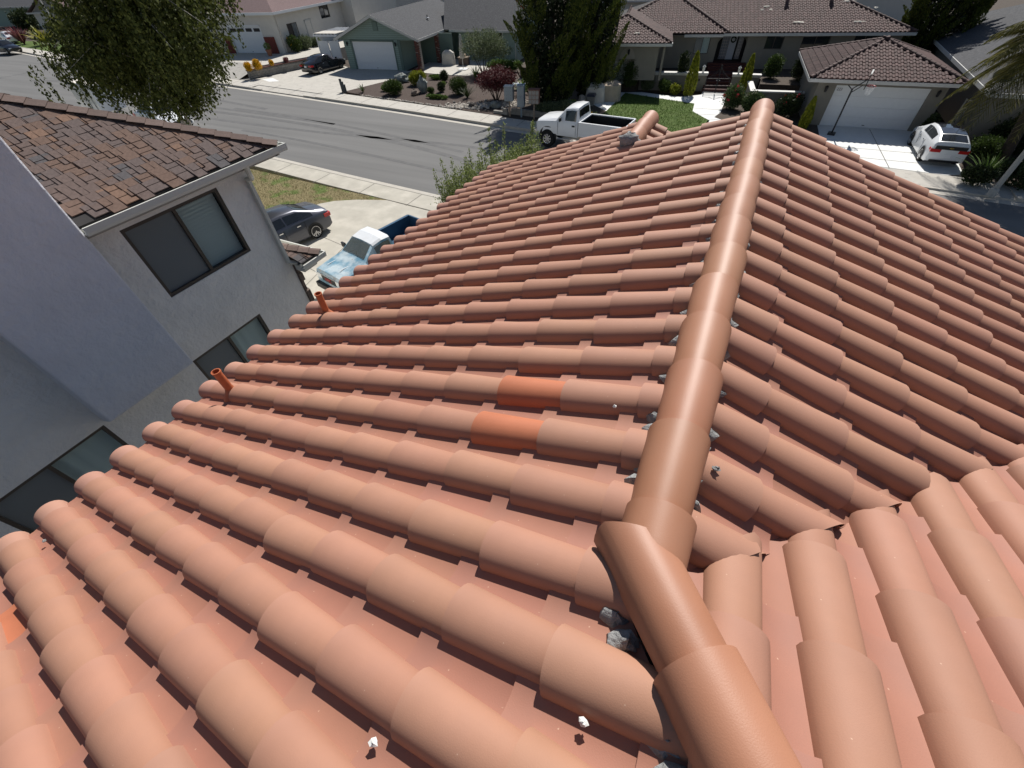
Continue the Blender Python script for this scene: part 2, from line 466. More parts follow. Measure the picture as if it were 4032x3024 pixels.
HIPD = Vector((.615, -.79, 0)).normalized()        # plan direction of the hip, rising towards the camera side
VALD = Vector((1, TR_ / TF, 0)).normalized()            # plan direction of the valley
def half(pt, nrm): return (Vector(pt), Vector(nrm).normalized())      # keep the side the normal points to
hipn = Vector((HIPD.y, -HIPD.x, 0))              # points to the left plane side?
if hipn.dot(Vector((-1, -1, 0))) < 0: hipn = -hipn
J = Vector((XR, Y0, 0))
def keep_left(y): return [half((XR - .02, 0, 0), (-1, 0, 0))] if y > Y0 + .05 else [half(J + hipn * .05, hipn)]
valn = Vector((-VALD.y, VALD.x, 0))              # to the right plane (far side)
jobs = []                                        # (kind, mesh, matrix, clips)
def tile_matrix(F, across, down_end, L, lift=0.0):
    o, x, d, n = F
    jx, jy = random.gauss(0, .0035), random.gauss(0, .006)
    p = o + d * (down_end - L + jy) + n * (lift + random.uniform(-.002, .002))
    p = p + x * (across + jx - p.dot(x))
    m = Matrix((x, d, n)).transposed().to_4x4(); m.translation = p
    return m @ Matrix.Rotation(random.gauss(0, .008), 4, 'Z') @ Matrix.Rotation(random.gauss(0, .012), 4, 'Y')
def lay_row(F, across, ends, clips, sgn=1, starter=None, top=None, special=None, kind='cover'):
    for k, e in enumerate(ends):
        me, L = (ME_COVER, .46) if kind == 'cover' else (ME_PAN, .46)
        if kind == 'cover' and k == 0 and starter: me, L = ME_START, .32
        if special and k in special: me = special[k]
        jobs.append((kind, me, tile_matrix(F, across, e, L, .004 if me is ME_START else 0), clips))
LL = (XR + 3.93) / math.cos(math.atan(TL))
ends_left = [LL] + [LL - .24 - .388 * k for k in range(12)]
ends_left_pan = [LL - .06] + [LL - .14 - .388 * k for k in range(12)]
ROWY = lambda i: -.33 + .279 * i
def row_orange(y, i):
    return None
for i in range(-7, 27):
    y = ROWY(i)
    if i <= 22: cl = keep_left(y); top = 1e9
    else: cl = [half((-1.25, 0, 0), (-1, 0, 0))]
    sp = None
    if i == 6: sp = {9: ME_ORANGE}
    if i == 5: sp = {9: ME_ORANGE}
    hi = LL - (.0 if y > Y0 else (y - Y0) * TR_ / TL / math.cos(math.atan(TL)) * 1.0)
    ends = [e for e in ends_left]
    e = ends[-1]
    while y < Y0 and e > -2.6: e -= .388; ends.append(e)
    lay_row(FL, y, ends, cl, starter=True, special=sp)
    yp = y + .1395
    cl = keep_left(yp) if i <= 21 else [half((-1.25, 0, 0), (-1, 0, 0))]
    ends = [e for e in ends_left_pan]; e = ends[-1]
    while yp < Y0 and e > -2.6: e -= .388; ends.append(e)
    if i < 26: lay_row(FL, yp, ends, cl, kind='pan', special={3: ME_PANO} if i == -2 else None)
# right slope of the cross ridge
LR = (4.3 - XR) / math.cos(math.atan(TR_))
for i in range(-8, 23):
    y = ROWY(i)
    cl = [half((XR + .02, 0, 0), (1, 0, 0)), half(J - valn * .02, valn)]
    ends = [.36 + .388 * k for k in range(0, int(LR / .388) + 1)]
    if y < Y0 - .2: pass
    for kind, yy_, off in (('cover', y, 0), ('pan', y + .1395, .1)):
        if kind == 'pan' and i == 22: continue
        if yy_ < Y0 - .1: continue
        FRx = FR
        for e in ends:
            # local across axis of this frame points to -Y
            jobs.append((kind, ME_COVER if kind == 'cover' else ME_PAN, tile_matrix(FR, -yy_, e + off, .46), cl))
# front slope of the main roof
for j in range(-1, 13):
    x = .425 + .2835 * j
    cl = [half(J - hipn * .05, -hipn), half(J + valn * .05, -valn)]
    off = random.uniform(0, .38)
    for kind, xx_, o2 in (('cover', x, 0), ('pan', x + .1418, .16)):
        for k in range(14):
            e = -1.9 + .388 * k + (0.06 * (j % 2))
            yw = Y0 + e * math.cos(math.atan(TF))
            if yw < -1.9 or yw > 5.6: continue
            jobs.append((kind, ME_COVER if kind == 'cover' else ME_PAN, tile_matrix(FF, xx_, e + o2, .46), cl))
# small lower gable at the far left: its short right-hand slope
XG = -1.23; ZG = ZC - TL * (XR - XG)
FG = slope_frame((XG, 0, ZG), (1, 0, -TL))
for i in range(22, 27):
    for kind, yy_ in (('cover', ROWY(i)), ('pan', ROWY(i) + .1395)):
        if kind == 'pan' and i == 26: continue
        for k in range(6):
            jobs.append((kind, ME_COVER if kind == 'cover' else ME_PAN, tile_matrix(FG, -yy_, .3 + .388 * k, .46), [half((XG + .02, 0, 0), (1, 0, 0)), half((0, 5.90, 0), (0, 1, 0))]))

def clip_mesh(me, M, clips):
    """returns None (gone), or (mesh, matrix) with the part beyond a clip plane cut away"""
    need = False
    vs = [M @ v.co for v in me.vertices]
    for p, n in clips:
        s_ = [(v - p).dot(n) for v in vs]
        if max(s_) < .02: return None
        if min(s_) < 0: need = True
    if not need: return me, M
    bm = bmesh.new(); bm.from_mesh(me)
    Mi = M.inverted()
    for p, n in clips:
        nl = (M.to_3x3().transposed() @ n).normalized()
        bmesh.ops.bisect_plane(bm, geom=bm.verts[:] + bm.edges[:] + bm.faces[:], plane_co=Mi @ p, plane_no=nl, clear_inner=True)
    if len(bm.faces) < 3: bm.free(); return None
    m2 = bpy.data.meshes.new(me.name); bm.to_mesh(m2); bm.free()
    for mm in me.materials: m2.materials.append(mm)
    return m2, M

placed = {'cover': [], 'pan': []}
for kind, me, M, cl in jobs:
    r = clip_mesh(me, M, cl)
    if r is None: continue
    c = M @ Vector((0, .25, .1))
    w = in_view(c)
    if w == 0 and min((Vector(c) - Vector(CAMLOC)).length, 9) > 4.0: continue
    if kind == 'pan': w *= 1.0
    placed[kind].append((w, r[0], r[1]))
NAMES = {'cover': 'cover_tile', 'pan': 'pan_tile'}
for kind, lst in placed.items():
    lst.sort(key=lambda t: -t[0])
    n_ind = 296
    for w, me, M in lst[:n_ind]:
        o = link(NAMES[kind], me, house, M)
        if me is ME_ORANGE: o['label'] = 'newer bright orange barrel tile'
        if me is ME_PANO: o['label'] = 'orange patched pan tile'
    mats = [MT['tile'], MT['pan'], MT['starter'], MT['orange']]
    verts = []; faces = []; mi = []
    for w, me, M in lst[n_ind:]:
        o0 = len(verts); k = mats.index(me.materials[0])
        verts += [tuple(M @ v.co) for v in me.vertices]
        for p in me.polygons: faces.append(tuple(i + o0 for i in p.vertices)); mi.append(k)
    if verts:
        mb = MB(); mb.v = verts; mb.f = faces; mb.m = mi
        mb.obj(NAMES[kind], mats, house, 40, kind='stuff')

# ridge and hip caps
def cap_at(p, direction, jit=.012):
    d = Vector(direction).normalized(); x = d.cross(Vector((0, 0, 1))).normalized(); z = x.cross(d)
    M = Matrix((x, d, z)).transposed().to_4x4(); M.translation = Vector(p) - d * .45
    return M @ Matrix.Rotation(random.uniform(-jit, jit), 4, 'Z')
for k in range(15):
    y = 5.87 - .365 * k
    M = cap_at((XR + random.uniform(-.006, .006), y, 7.607 + (.006 if k == 8 else 0)), (0, 1, -.008))
    r = clip_mesh(ME_CAP, M, [half((0, .595, 0), (0, 1, 0))])
    link('ridge_tile', r[0], house, M)
hd = Vector((HIPD.x, HIPD.y, math.hypot(0, 0)))
rise = TL * HIPD.x                                # per metre of plan
hip_dir = Vector((HIPD.x, HIPD.y, rise))
for k in range(7):
    s0 = (-.12, .30)[k] if k < 2 else .30 + .372 * (k - 1)
    p = Vector((XR - .012, .585, 7.612)) + hip_dir * s0
    down = -hip_dir.normalized()
    M = cap_at(p, down)
    link('ridge_tile', clip_mesh(ME_CAP, M, [half((0, .64, 0), (.12, -1, 0))])[0] if k == 0 else ME_CAP, house, M)
# low gable cap with a mortar plug
for k in range(3): link('ridge_tile', ME_CAP, house, cap_at((XG, 7.05 - .365 * k, ZG - .05), (0, 1, -.03)))
mb = MB(); mb.blob((XG - .01, 5.90, ZG + .005), (.135, .10, .095), 5, .22, 14, 8)
mb.obj('mortar_plug', MT['mortar'], house, 60)
# mortar bedding along the caps
mb = MB()
def mortar_run(a, b, off, n):
    a, b = Vector(a), Vector(b); d = (b - a).normalized(); side = d.cross(Vector((0, 0, 1))).normalized()
    for i in range(n):
        p = a + (b - a) * (i + .5) / n + side * (off + random.uniform(-.012, .004))
        mb.blob((p.x, p.y, p.z - .058 + random.uniform(-.02, .004)), ((b - a).length / n * .75, .036 + random.uniform(-.01, .008), .05), i, .35, 8, 5)
for sg in (-1, 1): mortar_run((XR, Y0, 7.60), (XR, 5.8, 7.60), .080 * sg, 60)
for sg in (-1, 1): mortar_run(Vector((XR, Y0, 7.60)), Vector((XR, Y0, 7.60)) + hip_dir * 2.0, .095 * sg, 26)
mb.obj('mortar_bedding', MT['mortar'], house, 60, kind='stuff')
# decks, valley, walls
def pl(x, y, tl, side):
    if side == 'L': return (x, y, ZC - TL * (XR - x) - CR * 1.06)
    if side == 'R': return (x, y, ZC - TR_ * (x - XR) - CR * 1.06)
    return (x, y, ZC - TF * (y - Y0) - CR * 1.06)
hx = lambda y: XR + (Y0 - y) * .615 / .79
mb = MB()
mb.slab([pl(-3.88, -2.6, 0, 'L'), pl(hx(-2.6), -2.6, 0, 'L'), pl(XR, Y0, 0, 'L'), pl(XR, 5.9, 0, 'L'), pl(XG, 5.9, 0, 'L'), pl(XG, 7.0, 0, 'L'), pl(-3.88, 7.0, 0, 'L')], .03)
mb.slab([pl(XR, Y0, 0, 'R'), pl(4.3, Y0 + 4.15 * TR_ / TF, 0, 'R'), pl(4.3, 5.9, 0, 'R'), pl(XR, 5.9, 0, 'R')], .03)
mb.slab([pl(XR, Y0, 0, 'F'), pl(hx(-2.6), -2.6, 0, 'F'), pl(5.2, -2.6, 0, 'F'), pl(5.2, Y0 + 5.05 * TR_ / TF, 0, 'F')], .03)
mb.slab([(XG, 5.9, ZG - .115), (.6, 5.9, ZG - .115 - TL * (.6 - XG)), (.6, 7.0, ZG - .115 - TL * (.6 - XG)), (XG, 7.0, ZG - .115)], .03)
mb.obj('roof_deck', MT['felt'], house)
mb = MB()
a = Vector((XR, Y0, ZC - .142)); b = a + Vector((4.15, 4.15 * TR_ / TF, -TR_ * 4.15))
w = Vector((.11, -.11, 0)); 
mb.add([a + w + Vector((0, 0, .03)), a, a - w + Vector((0, 0, .03)), b + w + Vector((0, 0, .03)), b, b - w + Vector((0, 0, .03))], [(0, 1, 4, 3), (1, 2, 5, 4)])
mb.obj('valley_flashing', MT['valley'], house)
mb = MB()
mb.box(-3.5, 3.9, -6, 5.55, -.1, 6.15)
mb.add([(-3.5, 5.55, 6.15), (3.9, 5.55, 6.15), (XR, 5.55, 7.45), (-3.5, 5.45, 6.15), (3.9, 5.45, 6.15), (XR, 5.45, 7.45)], [(2, 1, 0), (3, 4, 5), (0, 1, 4, 3), (1, 2, 5, 4), (2, 0, 3, 5)])
mb.box(-3.5, .4, 5.55, 6.7, -.1, 6.1)
mb.obj('wall', MT['stucco'], house)
mb = MB(); mb.box(-3.86, -3.82, -2.6, 7.0, 5.86, 6.06); mb.obj('fascia', MT['trim'], house)
mb = MB(); mb.tube([(XR, 5.92, 7.52), (-3.8, 5.92, 6.09)], .03, 4); mb.tube([(XR, 5.92, 7.52), (4.2, 5.92, 6.16)], .03, 4); mb.obj('rake_board', MT['trim'], house)
# two painted vent pipes near the eave
for (x, y) in [(-3.37, 1.04), (-3.38, 2.25)]:
    zb = ZC - TL * (XR - x)
    mb = MB(); prof = [(.034, -.16), (.034, .235), (.039, .235), (.039, .25), (.030, .25), (.030, .02)]
    mb.lathe(prof, 14, 0, Matrix.Translation((x, y, zb - .03)))
    pipe = mb.obj('vent_pipe', MT['pipe'], house, 40)
    mb = MB(); mb.lathe([(.10, -.07), (.062, -.01), (.044, .02), (.036, .045)], 14, 0, Matrix.Translation((x, y, zb - .03)))
    mb.obj('pipe_flashing', MT['orange'], pipe, 60)

# ------------------------------------------------------------------ walls with openings, windows
def wall_faces(mb, T, x0, x1, z0, z1, openings, depth=.12, mi=0, rmi=None):
    """vertical wall in the plane v=0 of frame T (u right, v into the house, z up); openings (u0,u1,z0,z1) get reveals"""
    us = sorted({x0, x1, *[o[0] for o in openings], *[o[1] for o in openings]})
    zs = sorted({z0, z1, *[o[2] for o in openings], *[o[3] for o in openings]})
    us = [u for u in us if x0 <= u <= x1]; zs = [z for z in zs if z0 <= z <= z1]
    for i in range(len(us) - 1):
        for k in range(len(zs) - 1):
            cu, cz = (us[i] + us[i + 1]) / 2, (zs[k] + zs[k + 1]) / 2
            if any(o[0] < cu < o[1] and o[2] < cz < o[3] for o in openings): continue
            mb.add([T(us[i], 0, zs[k]), T(us[i + 1], 0, zs[k]), T(us[i + 1], 0, zs[k + 1]), T(us[i], 0, zs[k + 1])], [(0, 1, 2, 3)], mi)
    for a, b, c, d in openings:
        c2 = max(c, z0)
        q = [(a, c2), (b, c2), (b, d), (a, d)]
        for i in range(4):
            p, r = q[i], q[(i + 1) % 4]
            mb.add([T(p[0], 0, p[1]), T(p[0], depth, p[1]), T(r[0], depth, r[1]), T(r[0], 0, r[1])], [(0, 1, 2, 3)], mi)

def tbox(mb, T, u0, u1, v0, v1, z0, z1, mi=0):
    v = [T(u0, v0, z0), T(u1, v0, z0), T(u1, v1, z0), T(u0, v1, z0), T(u0, v0, z1), T(u1, v0, z1), T(u1, v1, z1), T(u0, v1, z1)]
    mb.add(v, [(3, 2, 1, 0), (4, 5, 6, 7), (0, 1, 5, 4), (1, 2, 6, 5), (2, 3, 7, 6), (3, 0, 4, 7)], mi)

def window(parent, T, u0, u1, z0, z1, fmat='bronze', gmats=('glass', 'glass'), fw=.045, depth=.07, blind=None, name='window', mull=None, sill=False, curtain=False):
    mb = MB()
    for a in ((u0, u1, z0, z0 + fw), (u0, u1, z1 - fw, z1), (u0, u0 + fw, z0 + fw, z1 - fw), (u1 - fw, u1, z0 + fw, z1 - fw)):
        tbox(mb, T, a[0], a[1], depth - .055, depth + .03, a[2], a[3])
    n = len(gmats); cuts = [u0 + fw] + ([mull] if mull else [u0 + (u1 - u0) * i / n for i in range(1, n)]) + [u1 - fw]
    for c in cuts[1:-1]: tbox(mb, T, c - fw * .5, c + fw * .5, depth - .05, depth + .02, z0 + fw, z1 - fw)
    w = mb.obj(name, MT[fmat], parent)
    for i, gm in enumerate(gmats):
        a = cuts[i] + (fw * .5 if i else 0); b = cuts[i + 1] - (fw * .5 if i < n - 1 else 0)
        mb = MB(); tbox(mb, T, a, b, depth - .012 + .014 * (i % 2), depth - .006 + .014 * (i % 2), z0 + fw, z1 - fw)
        mb.obj('pane', MT[gm], w)
    if blind:
        mb = MB(); z = z0 + .03
        while z < z1 - .03:
            mb.add([T(u0 + .05, depth + .050, z + .030), T(u1 - .05, depth + .050, z + .030), T(u1 - .05, depth + .064, z - .030), T(u0 + .05, depth + .064, z - .030)], [(0, 1, 2, 3)]); z += .054
        mb.obj('blind', MT[blind], w)
    if curtain:
        mb = MB(); n_ = 26; v = []
        for i in range(n_ + 1):
            u = u0 + .04 + (u1 - u0 - .08) * i / n_; d_ = depth + .07 + .014 * math.sin(i * 1.9) + .006 * math.sin(i * 4.1)
            v += [T(u, d_, z0 + .02), T(u, d_ - .01, z1 - .02)]
        mb.add(v, [(2 * i, 2 * i + 2, 2 * i + 3, 2 * i + 1) for i in range(n_)]); mb.obj('curtain', MT['blind'], w, 80)
    if sill:
        mb = MB(); tbox(mb, T, u0 - .04, u1 + .04, -.03, depth, z0 - .05, z0); mb.obj('sill', MT['trim'], w)
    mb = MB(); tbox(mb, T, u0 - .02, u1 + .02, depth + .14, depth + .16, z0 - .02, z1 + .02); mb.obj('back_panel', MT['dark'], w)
    return w

# ------------------------------------------------------------------ the neighbour's grey house
nb = thing('stucco_house', 'grey stucco two storey house with brown shingle hip roof across the side yard', 'house', (0, 0, 0))
NX = -7.4
TN = lambda u, v, z: (NX - v, u, z)               # u along +Y, v into the house
W1, W2, W3 = (2.47, 4.04, 5.29, 6.42), (2.10, 3.56, 2.95, 4.20), (-.96, .59, 2.95, 4.20)
mb = MB(); wall_faces(mb, TN, -8, 4.66, -.1, 6.62, [W1, W2, W3], .11)
mb.box(-20, NX - .3, -8, 4.66 - .002, -.1, 6.5)
mb.add([(NX, 4.66, -.1), (NX - .3, 4.66, -.1), (NX - .3, 4.66, 6.62), (NX, 4.66, 6.62)], [(0, 1, 2, 3)])
mb.obj('wall', MT['stucco'], nb)
window(nb, TN, *W1, gmats=('glassdim', 'glassblind'), blind='blind', mull=3.27, fw=.05)
window(nb, TN, *W2, gmats=('glassdim', 'glassblind'), curtain=True, mull=2.83, fw=.05)
window(nb, TN, *W3, gmats=('glassdim', 'glassblind'), curtain=True, mull=-.19, fw=.05)
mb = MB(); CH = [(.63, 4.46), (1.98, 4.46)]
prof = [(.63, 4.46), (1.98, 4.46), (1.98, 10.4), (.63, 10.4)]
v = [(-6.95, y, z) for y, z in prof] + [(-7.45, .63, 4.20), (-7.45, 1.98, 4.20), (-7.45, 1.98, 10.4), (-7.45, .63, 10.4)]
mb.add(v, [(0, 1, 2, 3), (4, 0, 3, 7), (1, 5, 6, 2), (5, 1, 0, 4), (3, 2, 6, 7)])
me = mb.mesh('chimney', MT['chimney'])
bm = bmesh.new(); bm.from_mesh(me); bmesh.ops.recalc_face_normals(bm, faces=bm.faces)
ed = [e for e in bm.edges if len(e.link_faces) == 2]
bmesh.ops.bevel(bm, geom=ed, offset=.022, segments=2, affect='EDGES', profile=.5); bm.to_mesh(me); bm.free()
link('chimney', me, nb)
# hip roof
TS = .45; EX, EY, EZ = -6.98, 5.12, 6.80
D = 5.2
A0 = Vector((EX, EY, EZ)); A1 = Vector((EX - D, EY - D, EZ + TS * D))
mb = MB()
mb.slab([(EX, -8, EZ - .02), (EX, EY, EZ - .02), tuple(A1 - Vector((0, 0, .02))), (EX - D, -8, EZ + TS * D - .02)], .04)
mb.slab([(EX, EY, EZ - .02), (EX - 2 * D, EY, EZ - .02), tuple(A1 - Vector((0, 0, .02)))], .04)
mb.slab([(EX - 2 * D, -8, EZ - .02), (EX - 2 * D, EY, EZ - .02), tuple(A1 - Vector((0, 0, .02))), (EX - D, -8, EZ + TS * D - .02)], .04)
mb.obj('roof_deck', MT['felt'], nb)
nA = Vector((TS, 0, 1)).normalized(); dA = Vector((1, 0, -TS)).normalized()
def shingle_piece(w, drop, h=.30, t=.013):
    mb = MB(); b = h + drop
    # local: x across, y down-slope (0 top .. b bottom), z normal; tapered slab
    v = [(-w / 2, 0, .001), (w / 2, 0, .001), (w / 2, b, t), (-w / 2, b, t), (w / 2, b, 0), (-w / 2, b, 0), (w / 2, 0, 0), (-w / 2, 0, 0)]
    mb.add(v, [(0, 3, 2, 1), (3, 5, 4, 2), (1, 2, 4, 6), (0, 7, 5, 3)])
    return mb.mesh('shingle', MT['shingle'])
SH = [[shingle_piece(w - .006, d, .23, .014) for d in (0.0, .058)] for w in (.18, .20, .22, .24)]
WS = (.18, .20, .22, .24)
rows = []; ex = .142
lenA = D * math.sqrt(1 + TS * TS)
random.seed(21)
r_ = 0; s_ = .005
while s_ < lenA - .2:
    y = EY + .03 - random.uniform(0, .3); alt = random.randint(0, 1)
    hipY = lambda q: EY - max(0, q) / math.sqrt(1 + TS * TS)
    while y > -3.2:
        k = random.randrange(4); w = WS[k]
        yc = y - w / 2
        if yc < hipY(s_ + .10) + .10 and not (.45 < yc < 2.12 and s_ < .3):
            p = A0 + Vector((0, 0, 0)) - dA * (s_ + .23) + Vector((0, yc - EY, 0))
            xx = Vector((0, -1, 0))
            M = Matrix((Vector((0, 1, 0)), dA, Vector((0, 1, 0)).cross(dA))).transposed().to_4x4()
            M.translation = p + nA * (.004 + (.006 if alt else 0))
            me = SH[k][alt]
            rows.append((in_view(p), me, M, [half((EX - 0, EY + .02, 0), (1, -1, 0))]))
        y -= w; alt = 1 - alt
    s_ += ex
out = []
for w, me, M, cl in rows:
    if w == 0: continue
    r = clip_mesh(me, M, cl)
    if r: out.append((w, *r))
out.sort(key=lambda t: -t[0])
for w, me, M in out[:298]: link('shingle', me, nb, M)
mb = MB()
for w, me, M in out[298:]:
    mb.add([tuple(M @ v.co) for v in me.vertices], [tuple(p.vertices) for p in me.polygons])
if mb.v: mb.obj('shingle', MT['shingle'], nb, kind='stuff')
hv = (A1 - A0).normalized()
def hip_piece(hv, nL, nR, w=.14, L=.33, t=.016):
    """folded cap shingle, local y along the hip upwards"""
    mb = MB(); x = hv.cross(Vector((0, 0, 1))).normalized(); up = x.cross(hv)
    v = []
    for yy, lift in ((0, t + .012), (L, .004)):
        for xx in (-w, 0, w): v.append(tuple(x * xx + hv * yy + up * (lift - abs(xx) * .30)))
    for xx in (-w, 0, w): v.append(tuple(x * xx + up * (.0 - abs(xx) * .30)))
    mb.add(v, [(0, 1, 4, 3), (1, 2, 5, 4), (6, 7, 1, 0), (7, 8, 2, 1)])
    return mb.mesh('hip_shingle', MT['hipshingle'])
HP = hip_piece(hv, None, None)
n = int((A1 - A0).length / .215)
for k in range(n):
    link('hip_shingle', HP, nb, Matrix.Translation(A0 + hv * (.215 * k - .03) + Vector((0, 0, .022))))
# gutter, fascia, soffit
mb = MB()
gp = [(0, 0), (.115, 0), (.125, .035), (.125, .105), (.100, .105), (.100, .04), (.012, .012), (.012, .105), (0, .105)]
def sweep(mb, prof, a, b, out):
    """profile (out, up) swept from a to b"""
    a, b = Vector(a), Vector(b); out = Vector(out); n = len(prof)
    v = [tuple(a + out * p[0] + Vector((0, 0, p[1]))) for p in prof] + [tuple(b + out * p[0] + Vector((0, 0, p[1]))) for p in prof]
    mb.add(v, [(i, (i + 1) % n, (i + 1) % n + n, i + n) for i in range(n)] + [tuple(range(n - 1, -1, -1)), tuple(range(n, 2 * n))])
sweep(mb, gp, (EX - .03, 1.985, EZ - .13), (EX - .03, EY + .115, EZ - .13), (1, 0, 0))
sweep(mb, gp, (EX - .03, -8, EZ - .13), (EX - .03, .62, EZ - .13), (1, 0, 0))
sweep(mb, gp, (EX + .06, EY - .01, EZ - .13), (EX - 8, EY - .01, EZ - .13), (0, 1, 0))
mb.obj('gutter', MT['gutter'], nb)
mb = MB()
mb.box(EX - .10, EX - .06, -8, EY + .03, EZ - .20, EZ - .03)
mb.box(EX - 9, EX - .06, EY - .05, EY - .01, EZ - .20, EZ - .03)
mb.box(NX - .2, EX - .10, -8, EY - .05, EZ - .20, EZ - .18)
mb.obj('fascia', MT['trim'], nb)
mb = MB()
mb.box(-.04, .04, -.03, .03, 0, 1, 0, Matrix.Translation((NX + .05, 4.58, 4.75)) @ Matrix.Diagonal((1, 1, 1.62, 1)))
mb.tube([(EX + .0, 4.42, EZ - .13), (EX - .02, 4.43, EZ - .24), (EX - .12, 4.50, EZ - .36), (NX + .05, 4.57, EZ - .44)], .042, 8)
mb.tube([(NX + .05, 4.58, 4.80), (NX + .07, 4.62, 4.74), (NX + .12, 4.72, 4.70)], .044, 8)
mb.obj('downspout', MT['gutter'], nb, 40)
# skirt roof between the storeys, at the street corner
SX, SY, SZ = -7.05, 5.12, 4.76
mb = MB()
mb.slab([(SX, 4.66, SZ), (SX, SY, SZ), (SX - .75, SY - .46, SZ + .25), (SX - .75, 4.66, SZ + .25)], .03)
mb.slab([(SX, SY, SZ), (SX - 8, SY, SZ), (SX - 8, SY - .46, SZ + .25), (SX - .75, SY - .46, SZ + .25)], .03)
mb.obj('skirt_roof', MT['felt'], nb)
mb = MB(); sweep(mb, gp, (SX - .06, 4.62, SZ - .12), (SX - .06, SY + .1, SZ - .12), (1, 0, 0)); sweep(mb, gp, (SX + .05, SY - .01, SZ - .12), (SX - 8, SY - .01, SZ - .12), (0, 1, 0))
mb.box(SX - .35, SX - .06, 4.67, SY - .1, SZ - .22, SZ - .10)
mb.obj('gutter', MT['gutter'], nb)
dS = Vector((.75, .46, -.25)).normalized()
S0 = Vector((SX, SY, SZ)); nS = Vector((.25, 0, .75)).normalized(); dS2 = Vector((.75, 0, -.25)).normalized()
for r_ in range(4):
    y = 5.16
    while y > 4.70:
        p = S0 - dS2 * (.15 * r_ + .23) + Vector((0, y - .09 - SY, 0))
        M = Matrix((Vector((0, 1, 0)), dS2, Vector((0, 1, 0)).cross(dS2))).transposed().to_4x4(); M.translation = p + nS * .012
        r = clip_mesh(SH[2][r_ % 2], M, [half((SX, SY + .02, 0), (.46, -.75, 0))])
        if r: link('shingle', r[0], nb, M)
        y -= .16
hv2 = -dS
HP2 = hip_piece(hv2, None, None, .11, .3)
for k in range(4): link('hip_shingle', HP2, nb, Matrix.Translation(S0 + hv2 * (.2 * k - .02) + Vector((0, 0, .03))))
# stone veneer on the street front, showing as a ragged edge past the corner
random.seed(5)
z = 0.0
while z < 4.5:
    h = random.uniform(.16, .34)
    mb = MB(); x1 = NX + random.uniform(-.01, .06)
    mb.box(NX - random.uniform(.3, .6), x1, 4.665, 4.665 + random.uniform(.06, .11), z, z + h - .02)
    mb.obj('stone', MT['stone'], nb); z += h

# ------------------------------------------------------------------ vehicles
def paint(name, col, rough=.25, metal=0.0, **k): return material(name, col, rough=rough, metal=metal, spec=.5, coat=.6, **k)
MT['tyre'] = material("tyre_rubber", (.018, .018, .018), rough=.85, spec=.2)
MT['rim'] = material("alloy_rim", (.55, .55, .56), rough=.25, metal=.9)
MT['black'] = material("black_plastic", (.02, .02, .021), rough=.5)
MT['chrome'] = material("chrome", (.75, .75, .76), rough=.12, metal=1)
MT['taillight'] = material("tail_light", (.45, .02, .02), rough=.15, spec=.6)
MT['headlight'] = material("head_light", (.72, .74, .74), rough=.1, spec=.7)
MT['autoglass'] = glass_material("auto_glass", tint=(.012, .014, .016), rough=.02, spec=.7)
MT['cabglass'] = glass_material("cab_glass", tint=(.10, .11, .10), rough=.03, spec=.7, clear=.2)
MT['plate'] = material("licence_plate", (.75, .75, .76), rough=.5)
MT['amber'] = material("amber_light", (.6, .2, .02), rough=.2)
P_GREY = paint("grey_paint", (.085, .088, .105), metal=.6, rough=.28)
P_WHITE = paint("white_paint", (.80, .81, .82), rough=.3)
P_BLACK = paint("black_paint", (.008, .008, .012), rough=.1)
P_PEARL = paint("pearl_white", (.72, .73, .74), rough=.25)
P_BLUE = material("faded_blue_paint", (.13, .26, .35), rough=.45, spec=.4, col2=(.42, .50, .54), mix_scale=1.6, mix_lo=.42, mix_hi=.58, var=.1, speck=(.33, .35, .36), speck_scale=3.2, speck_t=.64)
P_BLUED = material("dark_blue_bed", (.035, .085, .15), rough=.4, spec=.4, var=.15)
P_SILVER = material("worn_white_roof", (.62, .64, .66), rough=.4, spec=.5, var=.05)

def add_wheel(root, x, y, r, w, side, rim_mat='rim', spokes=5, rr=.64):
    """wheel axis along x; side = +1 faces +x"""
    M = Matrix.Translation((x, y, r)) @ Matrix.Rotation(R(90) * side, 4, 'Y')
    mb = MB()
    mb.lathe([(r * rr, -w / 2), (r * .93, -w / 2), (r, -w * .34), (r, w * .34), (r * .93, w / 2), (r * rr, w / 2), (r * rr, w * .2), (0.001, w * .2)], 24, 0, M)
    whl = mb.obj('wheel', MT['tyre'], root, 40)
    mb = MB(); ro = r * rr
    mb.lathe([(ro, w * .5), (ro * .9, w * .47), (ro * .86, w * .30), (ro, w * .28)], 24, 0, M)
    for k in range(spokes):
        a = 2 * math.pi * k / spokes; c, s_ = math.cos(a), math.sin(a)
        for sg in ((-1, 1) if spokes == 5 else (0,)):
            wd_ = .11 if spokes == 5 else .17
            a2 = a + sg * .26; c2, s2 = math.cos(a2), math.sin(a2); px_, py_ = -s2, c2
            q = []
            for rad, ww in ((ro * .2, ro * wd_), (ro * .9, ro * wd_ * 1.2)):
                for e in (-1, 1): q.append((c2 * rad + px_ * ww * e * .7, s2 * rad + py_ * ww * e * .7))
            v = [(p[0], p[1], w * .46) for p in q] + [(p[0], p[1], w * .30) for p in q]
            mb.add(v, [(0, 2, 3, 1), (0, 4, 6, 2), (1, 3, 7, 5)], 0, M)
    mb.lathe([(0.001, w * .48), (ro * .22, w * .47), (ro * .26, w * .3)], 14, 0, M)
    mb.obj('rim', MT[rim_mat], whl, 40)
    return whl

